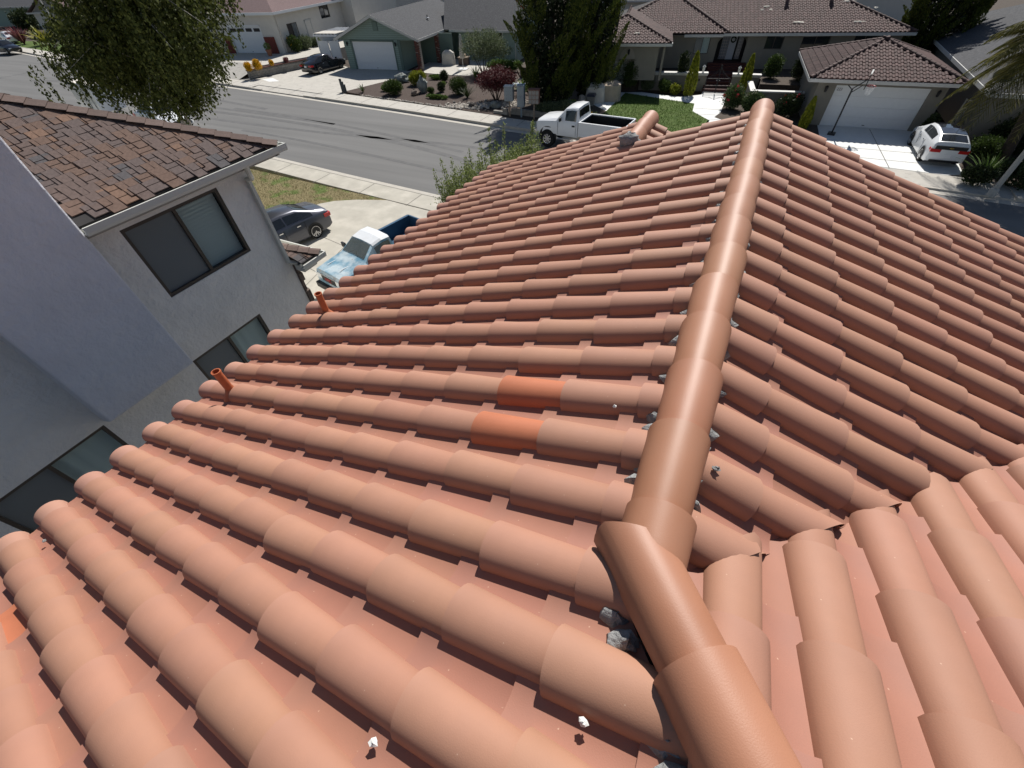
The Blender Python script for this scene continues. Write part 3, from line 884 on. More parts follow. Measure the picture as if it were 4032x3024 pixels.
def ring_pts(st):
    """half cross-section: sill, lower side, belt, roof edge, roof centre -> full ring left to right"""
    y, zs, zb, zr, ws, wb, wr, crown = st
    zm = zs + (zb - zs) * .45
    h = [(ws, zs), (ws + .03, zs + .10), (max(ws, wb) + .025, zm), (wb + .01, zb - .05), (wb - .015, zb), (wr + .02, zr - .035), (wr - .06, zr + crown * .4), (0, zr + crown)]
    return [(-x, y, z) for x, z in h] + [(x, y, z) for x, z in reversed(h[:-1])]
def car_body(root, stations, paint_mat, name='body'):
    mb = MB(); rings = [ring_pts(s_) for s_ in stations]; n = len(rings[0])
    v = [p for r_ in rings for p in r_]; f = []
    for i in range(len(rings) - 1):
        for k in range(n - 1): f.append((i * n + k, (i + 1) * n + k, (i + 1) * n + k + 1, i * n + k + 1))
        f.append((i * n + n - 1, (i + 1) * n + n - 1, (i + 1) * n, i * n))
    f += [tuple(range(n)), tuple((len(rings) - 1) * n + k for k in range(n - 1, -1, -1))]
    mb.add(v, [tuple(reversed(q)) for q in f])
    b = mb.obj(name, paint_mat, root, 32)
    return b, rings
def pane(root, pts, name, mat='autoglass', inset=.08, off=.008):
    """glass panel a little proud of the body, shrunk towards its centre"""
    P = [Vector(p) for p in pts]; c = sum(P, Vector()) / len(P)
    nn = Vector()
    for i in range(len(P)): nn += (P[i] - c).cross(P[(i + 1) % len(P)] - c)
    nn.normalize()
    if nn.dot(Vector((c.x, (c.y - 0), c.z - .6))) < 0: nn = -nn
    Q = []
    for p in P:
        d = c - p
        Q.append(p + d.normalized() * min(inset, d.length * .4))
    v = [tuple(q + nn * off) for q in Q] + [tuple(q - nn * .03) for q in Q]; n = len(Q)
    mb = MB(); mb.add(v, [tuple(range(n)), *[(i, i + n, (i + 1) % n + n, (i + 1) % n) for i in range(n)]])
    me = mb.mesh(name, MT[mat] if isinstance(mat, str) else mat)
    bm = bmesh.new(); bm.from_mesh(me); bmesh.ops.recalc_face_normals(bm, faces=bm.faces); bm.to_mesh(me); bm.free()
    return link(name, me, root)
def side_poly(stn, s, f0, lo, hi):
    """points along one side between belt and roof edge, on stations list"""
    out = []
    return out
def lerp3(a, b, t): return tuple(a[i] + (b[i] - a[i]) * t for i in range(3))
def side_glass(root, rings, i0, i1, s, t0=.16, t1=.9, mat='autoglass', y_in=(.06, .06), name='side_window'):
    n = len(rings[0]); kb, kr = (4, 5) if s < 0 else (n - 5, n - 6)
    lo, hi = [], []
    for i in range(i0, i1 + 1):
        lo.append(lerp3(rings[i][kb], rings[i][kr], t0)); hi.append(lerp3(rings[i][kb], rings[i][kr], t1))
    lo[0] = lerp3(lo[0], lo[1], y_in[0]); hi[0] = lerp3(hi[0], hi[1], y_in[0] * 1.2)
    lo[-1] = lerp3(lo[-1], lo[-2], y_in[1]); hi[-1] = lerp3(hi[-1], hi[-2], y_in[1] * 1.2)
    off = Vector((s * .012, 0, .004))
    mb = MB(); m = len(lo)
    mb.add([tuple(Vector(p) + off) for p in lo + hi] + [tuple(Vector(p) - off * 2) for p in lo + hi],
           [(i, i + 1, i + 1 + m, i + m) if s > 0 else (i + m, i + 1 + m, i + 1, i) for i in range(m - 1)] + [(0, m, 3 * m, 2 * m), (m - 1, 3 * m - 1, 4 * m - 1, 2 * m - 1)] + [(i, 2 * m + i, 2 * m + i + 1, i + 1) for i in range(m - 1)])
    return mb.obj(name, MT[mat], root)
def patch(root, rings, i0, i1, k0, k1, name, mat, a=(.08, .92), b=(.06, .94), off=.01):
    """proud panel over rings i0..i1 and ring points k0..k1 (windscreen, rear window, grille ...)"""
    n = len(rings[0]); ks = list(range(k0, k1 + 1)); rows = []
    for j, i in enumerate((i0, i1)):
        row = [Vector(rings[i][k]) for k in ks]
        rows.append(row)
    top = [rows[0][q].lerp(rows[1][q], a[0]) for q in range(len(ks))]; bot = [rows[0][q].lerp(rows[1][q], a[1]) for q in range(len(ks))]
    def squeeze(row):
        c = row[len(row) // 2]; return [Vector((c.x + (p.x - c.x) * b[1], p.y, p.z)) for p in row]
    top, bot = squeeze(top), squeeze(bot)
    nn = (top[-1] - top[0]).cross(bot[0] - top[0]).normalized()
    if nn.z < 0: nn = -nn
    m = len(ks); v = [tuple(p + nn * off) for p in top + bot] + [tuple(p - nn * .03) for p in top + bot]
    f = [(q, q + 1, m + q + 1, m + q) for q in range(m - 1)] + [(0, m, 3 * m, 2 * m), (m - 1, 3 * m - 1, 4 * m - 1, 2 * m - 1)] + [(q, 2 * m + q, 2 * m + q + 1, q + 1) for q in range(m - 1)] + [(m + q, m + q + 1, 3 * m + q + 1, 3 * m + q) for q in range(m - 1)]
    mb = MB(); mb.add(v, f)
    me = mb.mesh(name, mat if not isinstance(mat, str) else MT[mat])
    bm = bmesh.new(); bm.from_mesh(me); bmesh.ops.recalc_face_normals(bm, faces=bm.faces); bm.to_mesh(me); bm.free()
    return link(name, me, root)
def boxpart(root, name, mat, *boxes, M=None):
    mb = MB()
    for b in boxes: mb.box(*b, 0, M)
    return mb.obj(name, MT[mat] if isinstance(mat, str) else mat, root)
def arch(root, x, y, r, s):
    mb = MB(); seg = 14; v = []
    for k in range(seg + 1):
        a = math.pi * (k / seg) * 1.1 - .05 * math.pi
        v += [(x, y + math.cos(a) * r, r * .92 + math.sin(a) * r), ]
    v += [(x, y, r * .8)]
    mb.add(v, [((k + 1, k, seg + 1) if s > 0 else (k, k + 1, seg + 1)) for k in range(seg)])
    return mb.obj('wheel_arch', MT['black'], root)

# stations: (y, z_sill, z_belt, z_roof, w_sill, w_belt, w_roof, crown); nose at +y
t_rings = {}
def sedan(name, label, cat, loc, rotz, paint_mat, L=4.6, W=1.80, H=1.42, style='sedan', spokes=5, plate_front=False, group=None):
    t = thing(name, label, cat, (*loc, 0) if len(loc) == 2 else loc, rotz, group)
    h = W / 2; f = L / 2
    if style == 'sedan':
        S = [(-f, .42, .62, .70, h - .22, h - .20, h - .35, .02), (-f + .06, .30, .88, .93, h - .12, h - .12, h - .25, .03), (-f + .25, .24, .93, 1.02, h - .06, h - .09, h - .22, .03),
             (-f + .75, .20, .95, 1.10, h - .03, h - .06, h - .24, .03), (-f + 1.45, .20, .95, H - .07, h - .02, h - .05, h - .33, .05), (-f + 2.1, .20, .94, H - .03, h - .02, h - .05, h - .34, .05),
             (-f + 2.75, .20, .92, H - .06, h - .02, h - .05, h - .33, .05), (-f + 3.45, .20, .89, .93, h - .03, h - .06, h - .14, .06), (-f + 3.95, .22, .80, .84, h - .05, h - .08, h - .2, .05),
             (f - .2, .26, .68, .72, h - .10, h - .14, h - .26, .04), (f, .36, .55, .58, h - .25, h - .25, h - .4, .02)]
        win = (3, 6); rear = (3, 4); front = (6, 7); wb = (f - .92, -f + 1.0)
    else:   # hatch
        S = [(-f, .40, .70, .76, h - .2, h - .18, h - .3, .02), (-f + .05, .28, .95, 1.00, h - .08, h - .08, h - .16, .03), (-f + .14, .24, 1.0, 1.13, h - .05, h - .08, h - .18, .03),
             (-f + .75, .20, 1.0, H - .08, h - .03, h - .06, h - .26, .05), (-f + 1.45, .20, .98, H - .01, h - .02, h - .05, h - .28, .05), (-f + 2.05, .20, .96, H - .01, h - .02, h - .05, h - .28, .05),
             (-f + 2.6, .20, .94, H - .08, h - .02, h - .05, h - .28, .05), (-f + 3.35, .20, .92, .98, h - .03, h - .06, h - .14, .06), (f - .25, .24, .78, .80, h - .08, h - .12, h - .24, .05), (f, .34, .58, .62, h - .24, h - .24, h - .38, .02)]
        win = (3, 6); rear = (2, 3); front = (6, 7); wb = (f - .9, -f + .85)
    b, rings = car_body(t, S, paint_mat); t_rings[t.name] = rings
    for s_ in (-1, 1):
        for (a, c) in ((win[0], win[0] + 2), (win[0] + 2, win[1])):
            side_glass(t, rings, a, c, s_, y_in=(.10 if a == win[0] else .05, .05))
        n = len(rings[0])
        for y in (-f + 2.1, -f + 2.95 if style == 'sedan' else -f + 2.8):
            boxpart(t, 'door_handle', 'chrome', (s_ * (h - .02) - .02, s_ * (h - .02) + .02, y - .55, y - .37, .80, .835))
        boxpart(t, 'wing_mirror', paint_mat, (min(s_ * (h - .04), s_ * (h + .14)), max(s_ * (h - .04), s_ * (h + .14)), f - 1.5, f - 1.38, .93, 1.06))
        boxpart(t, 'tail_light', 'taillight', (min(s_ * (h - .48), s_ * (h - .115)), max(s_ * (h - .48), s_ * (h - .115)), -f - .005, -f + .16, .70, .84),
                (min(s_ * (h - .13), s_ * (h - .04)), max(s_ * (h - .13), s_ * (h - .04)), -f + .02, -f + .34, .70, .85))
        boxpart(t, 'head_light', 'headlight', (min(s_ * (h - .45), s_ * (h - .13)), max(s_ * (h - .45), s_ * (h - .13)), f - .22, f - .05, .55, .66))
        for y in wb:
            arch(t, s_ * (h + .012), y, .375, s_); add_wheel(t, s_ * (h - .09), y, .33, .215, s_, spokes=spokes, rr=.70)
        # door seams
        for y in (-f + 1.35, -f + 2.35, -f + 3.3): boxpart(t, 'door_seam', 'black', (s_ * (h + .008) - .005, s_ * (h + .008) + .005, y - .006, y + .006, .27, .90))
    patch(t, rings, rear[0], rear[1], 5, len(rings[0]) - 6, 'rear_window', 'autoglass', a=(.10, .90), b=(0, .93))
    patch(t, rings, front[0], front[1], 5, len(rings[0]) - 6, 'windscreen', 'autoglass', a=(.05, .92), b=(0, .95))
    boxpart(t, 'licence_plate', 'plate', (-.16, .16, -f - .012, -f + .02, .64, .80) if style == 'sedan' else (-.16, .16, -f - .012, -f + .02, .48, .62))
    boxpart(t, 'bumper', 'black', (-h + .22, h - .22, -f - .01, -f + .2, .27, .36))
    boxpart(t, 'grille', 'black', (-.45, .45, f - .06, f + .004, .42, .55))
    mb = MB(); mb.add([(-.02, -f + 1.35, H), (.02, -f + 1.35, H), (.0, -f + 1.25, H + .07), (0, -f + 1.42, H)], [(0, 1, 2), (1, 3, 2), (3, 0, 2)]); mb.obj('antenna', paint_mat, t)
    return t

def pickup(name, label, loc, rotz, paint_mat, L=5.3, W=1.95, hood=1.25, lift=.0, wheel_r=.38, roof_mat=None, bed_mat=None, bed_in='black', cabH=1.80, glassm='autoglass', rimspokes=8, black_flares=False, letters=None, front='modern', hx_=0):
    t = thing(name, label, 'pickup truck', (*loc, 0), rotz)
    h = W / 2; f = L / 2; b0 = .42 + lift
    zh = b0 + .66; zb = b0 + .70            # hood, belt
    zr = cabH + lift
    # nose + cab
    yc = f - hood                                            # cowl
    S = [(f, b0 + .02, zh - .26, zh - .20, h - .10, h - .10, h - .22, .02), (f - .07, b0 - .05, zh - .10, zh - .04, h - .04, h - .05, h - .16, .03), (f - .55, b0 - .06, zh - .04, zh + .02, h, h - .02, h - .12, .05),
         (yc, b0 - .06, zb - .01, zb + .06, h, h - .02, h - .12, .05), (yc - .55, b0 - .06, zb, zr - .07, h, h - .03, h - .22, .05), (yc - .95, b0 - .06, zb, zr, h, h - .03, h - .20, .05),
         (yc - 1.32, b0 - .06, zb, zr - .02, h, h - .03, h - .19, .05), (yc - 1.42, b0 - .06, zb, zb + .12, h, h - .03, h - .12, .02)]
    S = S[::-1]
    bd, rings = car_body(t, S, paint_mat)
    for s_ in (-1, 1):
        side_glass(t, rings, 1, 3, s_, t0=.08, t1=.86, y_in=(.16, .02), mat=glassm)
        q = rings
    patch(t, rings, 3, 4, 5, len(rings[0]) - 6, 'windscreen', glassm, a=(.06, .92), b=(0, .96))
    patch(t, rings, 0, 1, 5, len(rings[0]) - 6, 'rear_window', glassm, a=(.18, .80), b=(0, .86))
    if roof_mat:
        patch(t, rings, 1, 2, 5, len(rings[0]) - 6, 'roof_panel', roof_mat, a=(0.0, 1), b=(0, .995), off=.012)
        patch(t, rings, 2, 3, 5, len(rings[0]) - 6, 'roof_panel', roof_mat, a=(0.0, 1), b=(0, .995), off=.012)
    # bed: two sides, floor, front wall, tailgate
    ye = -f; yb = yc - 1.44; bz = zb + .06
    bm_ = bed_mat or paint_mat
    mb = MB()
    for s_ in (-1, 1):
        x0, x1 = sorted((s_ * (h + .015), s_ * (h - .10)))
        mb.box(x0, x1, ye + .04, yb, b0 + .02, bz)
    mb.box(-h + .1, h - .1, yb - .07, yb, b0 + .1, bz)
    mb.box(-h + .02, h - .02, ye, ye + .06, b0 + .1, bz)
    bed = mb.obj('bed', bm_, t)
    boxpart(t, 'bed_liner', bed_in, (-h + .099, h - .099, ye + .058, yb - .068, b0 + .12, b0 + .2),
            (-h + .097, -h + .103, ye + .06, yb - .07, b0 + .2, bz - .06), (h - .103, h - .097, ye + .06, yb - .07, b0 + .2, bz - .06), (-h + .1, h - .1, yb - .074, yb - .068, b0 + .2, bz - .06), (-h + .1, h - .1, ye + .058, ye + .064, b0 + .2, bz - .06))
    for y in (f - .82, ye + 1.12):
        for s_ in (-1, 1):
            arch(t, s_ * (h + .02), y, wheel_r * 1.22, s_)
            if lift:
                for c in t.children: pass
            add_wheel(t, s_ * (h - .10 + (.05 if lift else 0)), y, wheel_r, .26 + .06 * bool(lift), s_, 'rim' if rimspokes else 'rim', rimspokes, .55)
    for s_ in (-1, 1):
        boxpart(t, 'door_handle', 'black', (min(s_ * (h - .0), s_ * (h + .03)), max(s_ * (h - .0), s_ * (h + .03)), yc - 1.22, yc - 1.04, zb - .22, zb - .14))
        boxpart(t, 'wing_mirror', 'black', (min(s_ * (h - .02), s_ * (h + .2)), max(s_ * (h - .02), s_ * (h + .2)), yc - .33, yc - .26, zb + .02, zb + .2))
        boxpart(t, 'head_light', 'headlight', (min(s_ * (h - .40), s_ * (h - .08)), max(s_ * (h - .40), s_ * (h - .08)), f - .10, f + .012, zh - .34, zh - .16))
        boxpart(t, 'tail_light', 'taillight', (min(s_ * (h - .1), s_ * (h + .02)), max(s_ * (h - .1), s_ * (h + .02)), ye - .012, ye + .05, zb - .3, zb))
        for y in (yc - .12, yc - 1.30): boxpart(t, 'door_seam', 'black', (s_ * (h + .030) - .005, s_ * (h + .030) + .005, y - .007, y + .007, b0 + .02, zb - .05))
        boxpart(t, 'door_seam', 'black', (s_ * (h + .018) - .004, s_ * (h + .018) + .004, yb - .004, yb + .022, b0 - .02, zb + .04))
    boxpart(t, 'front_bumper', 'chrome' if not letters else 'black', (-h + .04, h - .04, f - .02, f + .14, b0 - .08, b0 + .12))
    boxpart(t, 'rear_bumper', 'chrome', (-h + .1, h - .1, ye - .12, ye, b0 - .02, b0 + .14))
    gr = boxpart(t, 'grille', 'black', (-h + .42, h - .42, f - .02, f + .018, zh - .40, zh - .16))
    boxpart(t, 'chassis', 'black', (-.4, .4, -f + .2, f - .2, b0 - .18, b0 + .02), (-h + .3, h - .3, f - .95, f - .7, wheel_r - .08, wheel_r + .08), (-h + .3, h - .3, ye + 1.0, ye + 1.25, wheel_r - .08, wheel_r + .08))
    if letters:
        cu = bpy.data.curves.new('grille_letters', 'FONT'); cu.body = letters; cu.size = .17; cu.extrude = .008; cu.align_x = 'CENTER'; cu.align_y = 'CENTER'
        tmp = bpy.data.objects.new('tmp', cu); COL.objects.link(tmp)
        dg = bpy.context.evaluated_depsgraph_get(); me = bpy.data.meshes.new_from_object(tmp.evaluated_get(dg)); bpy.data.objects.remove(tmp)
        me.name = 'grille_letters'; me.materials.clear(); me.materials.append(MT['taillight'])
        M = Matrix.Translation((0, f + .028, zh - .28)) @ Matrix.Rotation(math.pi, 4, 'Z') @ Matrix.Rotation(R(90), 4, 'X')
        link('grille_letters', me, gr, M)
        boxpart(t, 'grille_surround', 'chrome', (-h + .40, h - .40, f - .02, f + .022, zh - .155, zh - .135))
        for s_ in (-1, 1):
            mb = MB(); mb.tube([(s_ * .28, yc - .02, zb + .10), (s_ * .05, yc - .17, zb + .22)], .012, 5); mb.obj('wiper', MT['black'], t)
            mb = MB(); mb.box(s_ * .38 - .012, s_ * .38 + .012, yc + .06, f - .35, zh + .055, zh + .072); mb.obj('hood_crease', P_SILVER, t)
    return t

# grey saloon in the neighbour's driveway, nose towards the house
sedan('parked_car', 'dark grey four door saloon on the near driveway beside the stucco house corner', 'car', (-17.05, 10.75), R(180 - 12), P_GREY, 4.62, 1.80, 1.42)
pickup('pickup_truck', 'faded light blue old pickup with worn white roof on the near driveway', (-11.35, 10.85), R(180 - 12), P_BLUE, 4.75, 1.66, 1.22, 0, .31, P_SILVER, P_BLUED, P_BLUED, 1.62, 'cabglass', 8, letters='GMC')
pickup('pickup_truck', 'lifted white single cab pickup parked on the street beside the lawn', (-8.55, 27.2), R(90 - 4.5), P_WHITE, 5.6, 1.96, 1.35, .36, .49, None, None, 'black', 1.82, 'autoglass', 8)
sedan('parked_car', 'black saloon on the driveway left of the sage green garage', 'car', (-42.0, 40.25), R(-4), P_BLACK, 4.85, 1.84, 1.45)
t = sedan('parked_car', 'white hatchback with dark rear glass on the driveway below the house number', 'car', (9.9, 32.35), R(2), P_PEARL, 4.3, 1.70, 1.42, 'hatch')
for i in (3, 4, 5): patch(t, t_rings[t.name], i, i + 1, 5, 10, 'roof_panel', P_BLACK, a=(0, 1), b=(0, .96), off=.012)
boxpart(t, 'tail_panel', 'black', (-.66, .66, -2.165, -2.0, .84, 1.0))
mb = MB()
for b in ((-.09, .09, .905, .935), (-.045, .045, .89, .95)): mb.box(b[0], b[1], -2.18, -2.163, b[2], b[3])
mb.obj('emblem', material("gold_emblem", (.6, .42, .12), rough=.3, metal=.8), t)
sedan('parked_car', 'dark car parked at the kerb at the far left edge', 'car', (-101.5, 37.2), R(-86), P_BLACK, 4.7, 1.8, 1.45)
sedan('parked_car', 'white car at the far kerb half hidden behind the birch crown', 'car', (-72.6, 33.9), R(86), P_WHITE, 4.6, 1.8, 1.45)
sedan('parked_car', 'white car in the driveway beside the burgundy flax plant', 'car', (-113.5, 43), R(80), P_WHITE, 4.6, 1.8, 1.5)
t = sedan('parked_car', 'white car with dark front grille parked under the birch', 'car', (-40.0, 20.85), R(-94.5), P_WHITE, 5.0, 1.9, 1.65)
boxpart(t, 'front_grille', 'black', (-.62, .62, 2.46, 2.53, .40, .72)); boxpart(t, 'front_plate', 'plate', (-.16, .16, 2.53, 2.545, .46, .58))
# enclosed cargo trailer at the near kerb
t = thing('cargo_trailer', 'white enclosed cargo trailer parked at the near kerb under the birch', 'trailer', (-49.6, 21.75, -.1), R(-4.5))
mb = MB(); mb.box(-1.75, 1.75, -.95, .95, .45, 2.28); mb.obj('body', P_WHITE, t)
mb = MB(); mb.add([(-1.80, -1.0, 2.28), (1.80, -1.0, 2.28), (1.80, 1.0, 2.28), (-1.80, 1.0, 2.28), (-1.74, -.94, 2.36), (1.74, -.94, 2.36), (1.74, .94, 2.36), (-1.74, .94, 2.36)], [(4, 5, 6, 7), (0, 1, 5, 4), (1, 2, 6, 5), (2, 3, 7, 6), (3, 0, 4, 7), (3, 2, 1, 0)])
mb.obj('roof', material("trailer_roof", (.74, .68, .60), rough=.5), t)
d = boxpart(t, 'side_door', P_WHITE, (.35, 1.25, -.972, -.95, .55, 2.12))
boxpart(d, 'door_bar', 'black', (.44, .48, -1.0, -.972, .7, 2.0)); boxpart(d, 'hinge', 'black', (1.22, 1.28, -.99, -.972, .8, .95), (1.22, 1.28, -.99, -.972, 1.7, 1.85), (1.25, 1.27, -.985, -.972, .6, 2.1))
for s_ in (-1, 1): add_wheel(t, 0, s_ * .9, .32, .2, 1) if False else None
for s_ in (-1, 1):
    M = Matrix.Translation((-.3, s_ * .97, .32)) @ Matrix.Rotation(R(-90) * s_, 4, 'X'); mb = MB(); mb.lathe([(.05, 0), (.3, 0), (.32, .05), (.32, .15), (.3, .2), (.05, .2)], 18, 0, M); mb.obj('wheel', MT['tyre'], t, 40)
mb = MB(); mb.tube([(1.75, 0, .48), (2.9, 0, .48)], .05, 6); mb.obj('drawbar', MT['black'], t)

# ------------------------------------------------------------------ houses across the street
MT['brownstucco'] = material("taupe_stucco", (.21, .195, .165), rough=.95, var=.06, vscale=2, bump=.3, bscale=30)
MT['cream'] = material("cream_stucco", (.60, .57, .52), rough=.95, var=.05, vscale=2, bump=.2, bscale=30)
MT['green'] = material("sage_siding", (.25, .325, .285), rough=.8, var=.05)
MT['greentrim'] = material("dark_green_trim", (.12, .165, .14), rough=.7)
MT['whitepaint'] = material("white_garage_paint", (.70, .71, .72), rough=.5, var=.03)
MT['fasciawhite'] = material("pale_fascia", (.52, .51, .48), rough=.6, var=.05)
MT['greyshingle'] = material("grey_shingle", (.056, .057, .062), rough=.95, var=.30, vscale=7, bump=.4, bscale=60, col2=(.076, .077, .081), mix_scale=8)
MT['redshingle'] = material("faded_red_shingle", (.145, .10, .098), rough=.95, var=.22, vscale=7, bump=.3, bscale=60)
MT['brownclay'] = material("brown_concrete_tile", (.075, .040, .036), rough=.8, var=.22, vscale=5, per_piece=.22, bump=.3, bscale=90)
MT['hipclay'] = material("brown_hip_tile", (.075, .043, .038), rough=.8, var=.25, vscale=9, per_piece=.2)
MT['brick'] = material("used_brick", (.19, .072, .052), rough=.9, var=.3, vscale=20, per_col=[(0, (.20, .075, .055)), (.45, (.13, .055, .045)), (.75, (.36, .27, .23)), (.86, (.09, .05, .045))])
MT['redpanel'] = material("oxblood_panel", (.17, .038, .028), rough=.7, var=.1)
MT['wood'] = material("weathered_wood", (.27, .21, .16), rough=.9, var=.2, vscale=5, per_piece=.2)
MT['darkwood'] = material("dark_fence_wood", (.10, .075, .06), rough=.9, var=.2, per_piece=.2)
MT['iron'] = material("black_iron", (.02, .02, .022), rough=.5)
MT['redstep'] = material("red_brick_step", (.075, .022, .018), rough=.8, var=.2, vscale=12)  # brick red darkened further: courtyard shade is put into the colour
MT['terracotta'] = material("terracotta_pot", (.36, .15, .085), rough=.8)
MT['block'] = material("grey_block", (.26, .245, .22), rough=.95, var=.15, vscale=5, per_piece=.15, bump=.4, bscale=40)
MT['lampglass'] = material("lamp_glass", (.6, .6, .56), rough=.3)

def garage_door(parent, T, u0, u1, z0, z1, panels=4, mat='whitepaint', depth=.12, panes=0):
    d = None; h = (z1 - z0) / panels
    mb = MB()
    for i in range(panels): tbox(mb, T, u0, u1, depth - .03, depth, z0 + i * h + (.008 if i else 0), z0 + (i + 1) * h - .008)
    tbox(mb, T, u0, u1, depth - .015, depth + .02, z0, z1)
    d = mb.obj('garage_door', MT[mat], parent)
    if panes:
        w = (u1 - u0) / panes
        for i in range(panes):
            mb = MB(); tbox(mb, T, u0 + i * w + .13, u0 + (i + 1) * w - .13, depth - .045, depth - .03, z1 - h + .13, z1 - .16); mb.obj('pane', MT['glass'], d)
    mb = MB(); tbox(mb, T, (u0 + u1) / 2 - .07, (u0 + u1) / 2 + .07, depth - .06, depth - .03, z0 + .12, z0 + .15); mb.obj('handle', MT['iron'], d)
    return d
def fascia_run(parent, pts, h=.17, t=.05, mat='fasciawhite', name='fascia', closed=False):
    mb = MB()
    for a, b in zip(pts, pts[1:] + (pts[:1] if closed else [])):
        a, b = Vector(a), Vector(b); d = (b - a).normalized(); n = d.cross(Vector((0, 0, 1))).normalized()
        v = [a - n * t, a + n * t, b + n * t, b - n * t]
        v = [tuple(p - Vector((0, 0, h))) for p in v] + [tuple(p) for p in v]
        mb.add(v, [(3, 2, 1, 0), (4, 5, 6, 7), (0, 1, 5, 4), (1, 2, 6, 5), (2, 3, 7, 6), (3, 0, 4, 7)])
    return mb.obj(name, MT[mat], parent)
def inpoly(p, poly):
    c = False
    for i in range(len(poly)):
        a, b = poly[i], poly[i - 1]
        if (a[1] > p[1]) != (b[1] > p[1]) and p[0] < (b[0] - a[0]) * (p[1] - a[1]) / (b[1] - a[1]) + a[0]: c = not c
    return c
def roof_plane(poly3):
    P = [Vector(p) for p in poly3]
    u = (P[1] - P[0]).normalized(); n = u.cross(P[-1] - P[0]).normalized()
    if n.z < 0: n = -n
    v = n.cross(u).normalized()
    if v.z < 0: v = -v
    o = P[0]
    return o, u, v, n, [((p - o).dot(u), (p - o).dot(v)) for p in P]
def s_tile_mesh():
    mb = MB(); W, L = .30, .40; prof = [(-.15, .012), (-.04, .012), (-.015, .05), (.05, .078), (.115, .05), (.14, .012)]
    n = len(prof); v = [(x, 0, z + .028) for x, z in prof] + [(x, L, z) for x, z in prof] + [(x, 0, 0) for x, z in prof]
    mb.add(v, [(k, k + 1, n + k + 1, n + k) for k in range(n - 1)] + [(2 * n + k, 2 * n + k + 1, k + 1, k) for k in range(n - 1)])
    return mb.mesh('roof_tile', MT['brownclay'], 50)
ME_S = s_tile_mesh()
def lay_s_tiles(poly3, out):
    o, u, v, n, q = roof_plane(poly3)
    us = [p[0] for p in q]; vs = [p[1] for p in q]
    M0 = Matrix((u, v, u.cross(v))).transposed().to_4x4()
    r = 0; y = min(vs) + .0
    while y < max(vs) - .15:
        x = min(us) + .15
        while x < max(us):
            if inpoly((x, y + .18), q) :
                M = M0.copy(); M.translation = o + u * (x + random.uniform(-.008, .008)) + v * y + n * (.012 + random.uniform(0, .004))
                out.append((in_view(M.translation), M))
            x += .30
        y += .36; r += 1
def hip_line(parent, a, b, mesh, step=.34):
    a, b = Vector(a), Vector(b); d = (b - a).normalized(); n = int((b - a).length / step)
    x = d.cross(Vector((0, 0, 1))).normalized(); z = x.cross(d)
    for k in range(n + 1):
        M = Matrix((x, d, z)).transposed().to_4x4(); M.translation = a + d * step * k + z * .05
        link('hip_tile', mesh, parent, M)
def half_tube(name, mat, r=.11, L=.40, seg=6):
    mb = MB(); v = []
    for y, q in ((0, 1.12), (L, .88)):
        for k in range(seg + 1):
            a = math.pi * k / seg; v.append((r * q * math.cos(a), y, r * q * math.sin(a) * .9))
    v += [(p[0] * .8, p[1], p[2] * .7) for p in v[:seg + 1]]
    n = seg + 1
    mb.add(v, [(k, k + 1, n + k + 1, n + k) for k in range(seg)] + [(2 * n + k, 2 * n + k + 1, k + 1, k) for k in range(seg)])
    return mb.mesh(name, mat, 50)
ME_HIP = half_tube('hip_tile', MT['hipclay'])

# --- 223: house with brown tile roofs
h223 = thing('tile_roof_house', 'taupe stucco house with dark brown hip tile roofs and white garage door numbered 223', 'house', (4.55, 35.86, 0), 0)
h223_off = Vector((4.55, 35.86, 0))
def loc(T0):   # world frame -> local of the house empty
    return lambda u, v, z=0: tuple(Vector(T0(u, v, z)) - h223_off)
TG = loc(frame((4.55, 35.86), 4.6)); K9 = .90
def raised(o, ang):   # the main house stands on a lot .9 m above the street
    F0 = frame((o[0] * K9, o[1] * K9), ang)
    return loc(lambda u, v, z=0: F0(u * K9, v * K9, .9 + z * K9))
TM = raised((-3.64, 50.6), 11.5); TW = raised((-7.2, 44.9), 11.5)
tiles = []
ez = 2.55
# garage block
mb = MB(); wall_faces(mb, TG, -1.05, 5.55, -.05, 2.42, [(-.05, 4.78, -.05, 2.16)], .14)
for a, b in (((-1.05, 0), (-1.05, 7.4)), ((5.55, 7.4), (5.55, 0)), ((-1.05, 7.4), (5.55, 7.4))):
    mb.add([TG(*a, -.05), TG(*b, -.05), TG(*b, 2.42), TG(*a, 2.42)], [(0, 1, 2, 3)])
mb.obj('wall', MT['brownstucco'], h223)
gd = garage_door(h223, TG, -.05, 4.78, 0, 2.16, 4, depth=.14)
GC = [TG(-1.72, -.6, ez), TG(6.12, -.6, ez), TG(6.12, 7.9, ez), TG(-1.72, 7.9, ez)]
GP = TG(2.2, 3.65, ez + 1.30)
mb = MB()
for i in range(4): mb.slab([GC[i], GC[(i + 1) % 4], GP], .03)
mb.obj('roof_deck', MT['felt'], h223)
for i in (0, 1, 3): lay_s_tiles([GC[i], GC[(i + 1) % 4], GP], tiles)
for i in range(4): hip_line(h223, GC[i], GP, ME_HIP)
fascia_run(h223, [GC[0], GC[1], GC[2], GC[3]], .17, .04, closed=True)
mb = MB(); mb.slab([tuple(Vector(p) - Vector((0, 0, .15))) for p in GC], .02); mb.obj('soffit', MT['brownstucco'], h223)
cu = bpy.data.curves.new('number', 'FONT'); cu.body = "223"; cu.size = .20; cu.extrude = .008
tmp = bpy.data.objects.new('tmp', cu); COL.objects.link(tmp)
me = bpy.data.meshes.new_from_object(tmp.evaluated_get(bpy.context.evaluated_depsgraph_get())); bpy.data.objects.remove(tmp)
me.materials.clear(); me.materials.append(material("number_grey", (.16, .16, .17), rough=.6)); me.name = 'house_number'
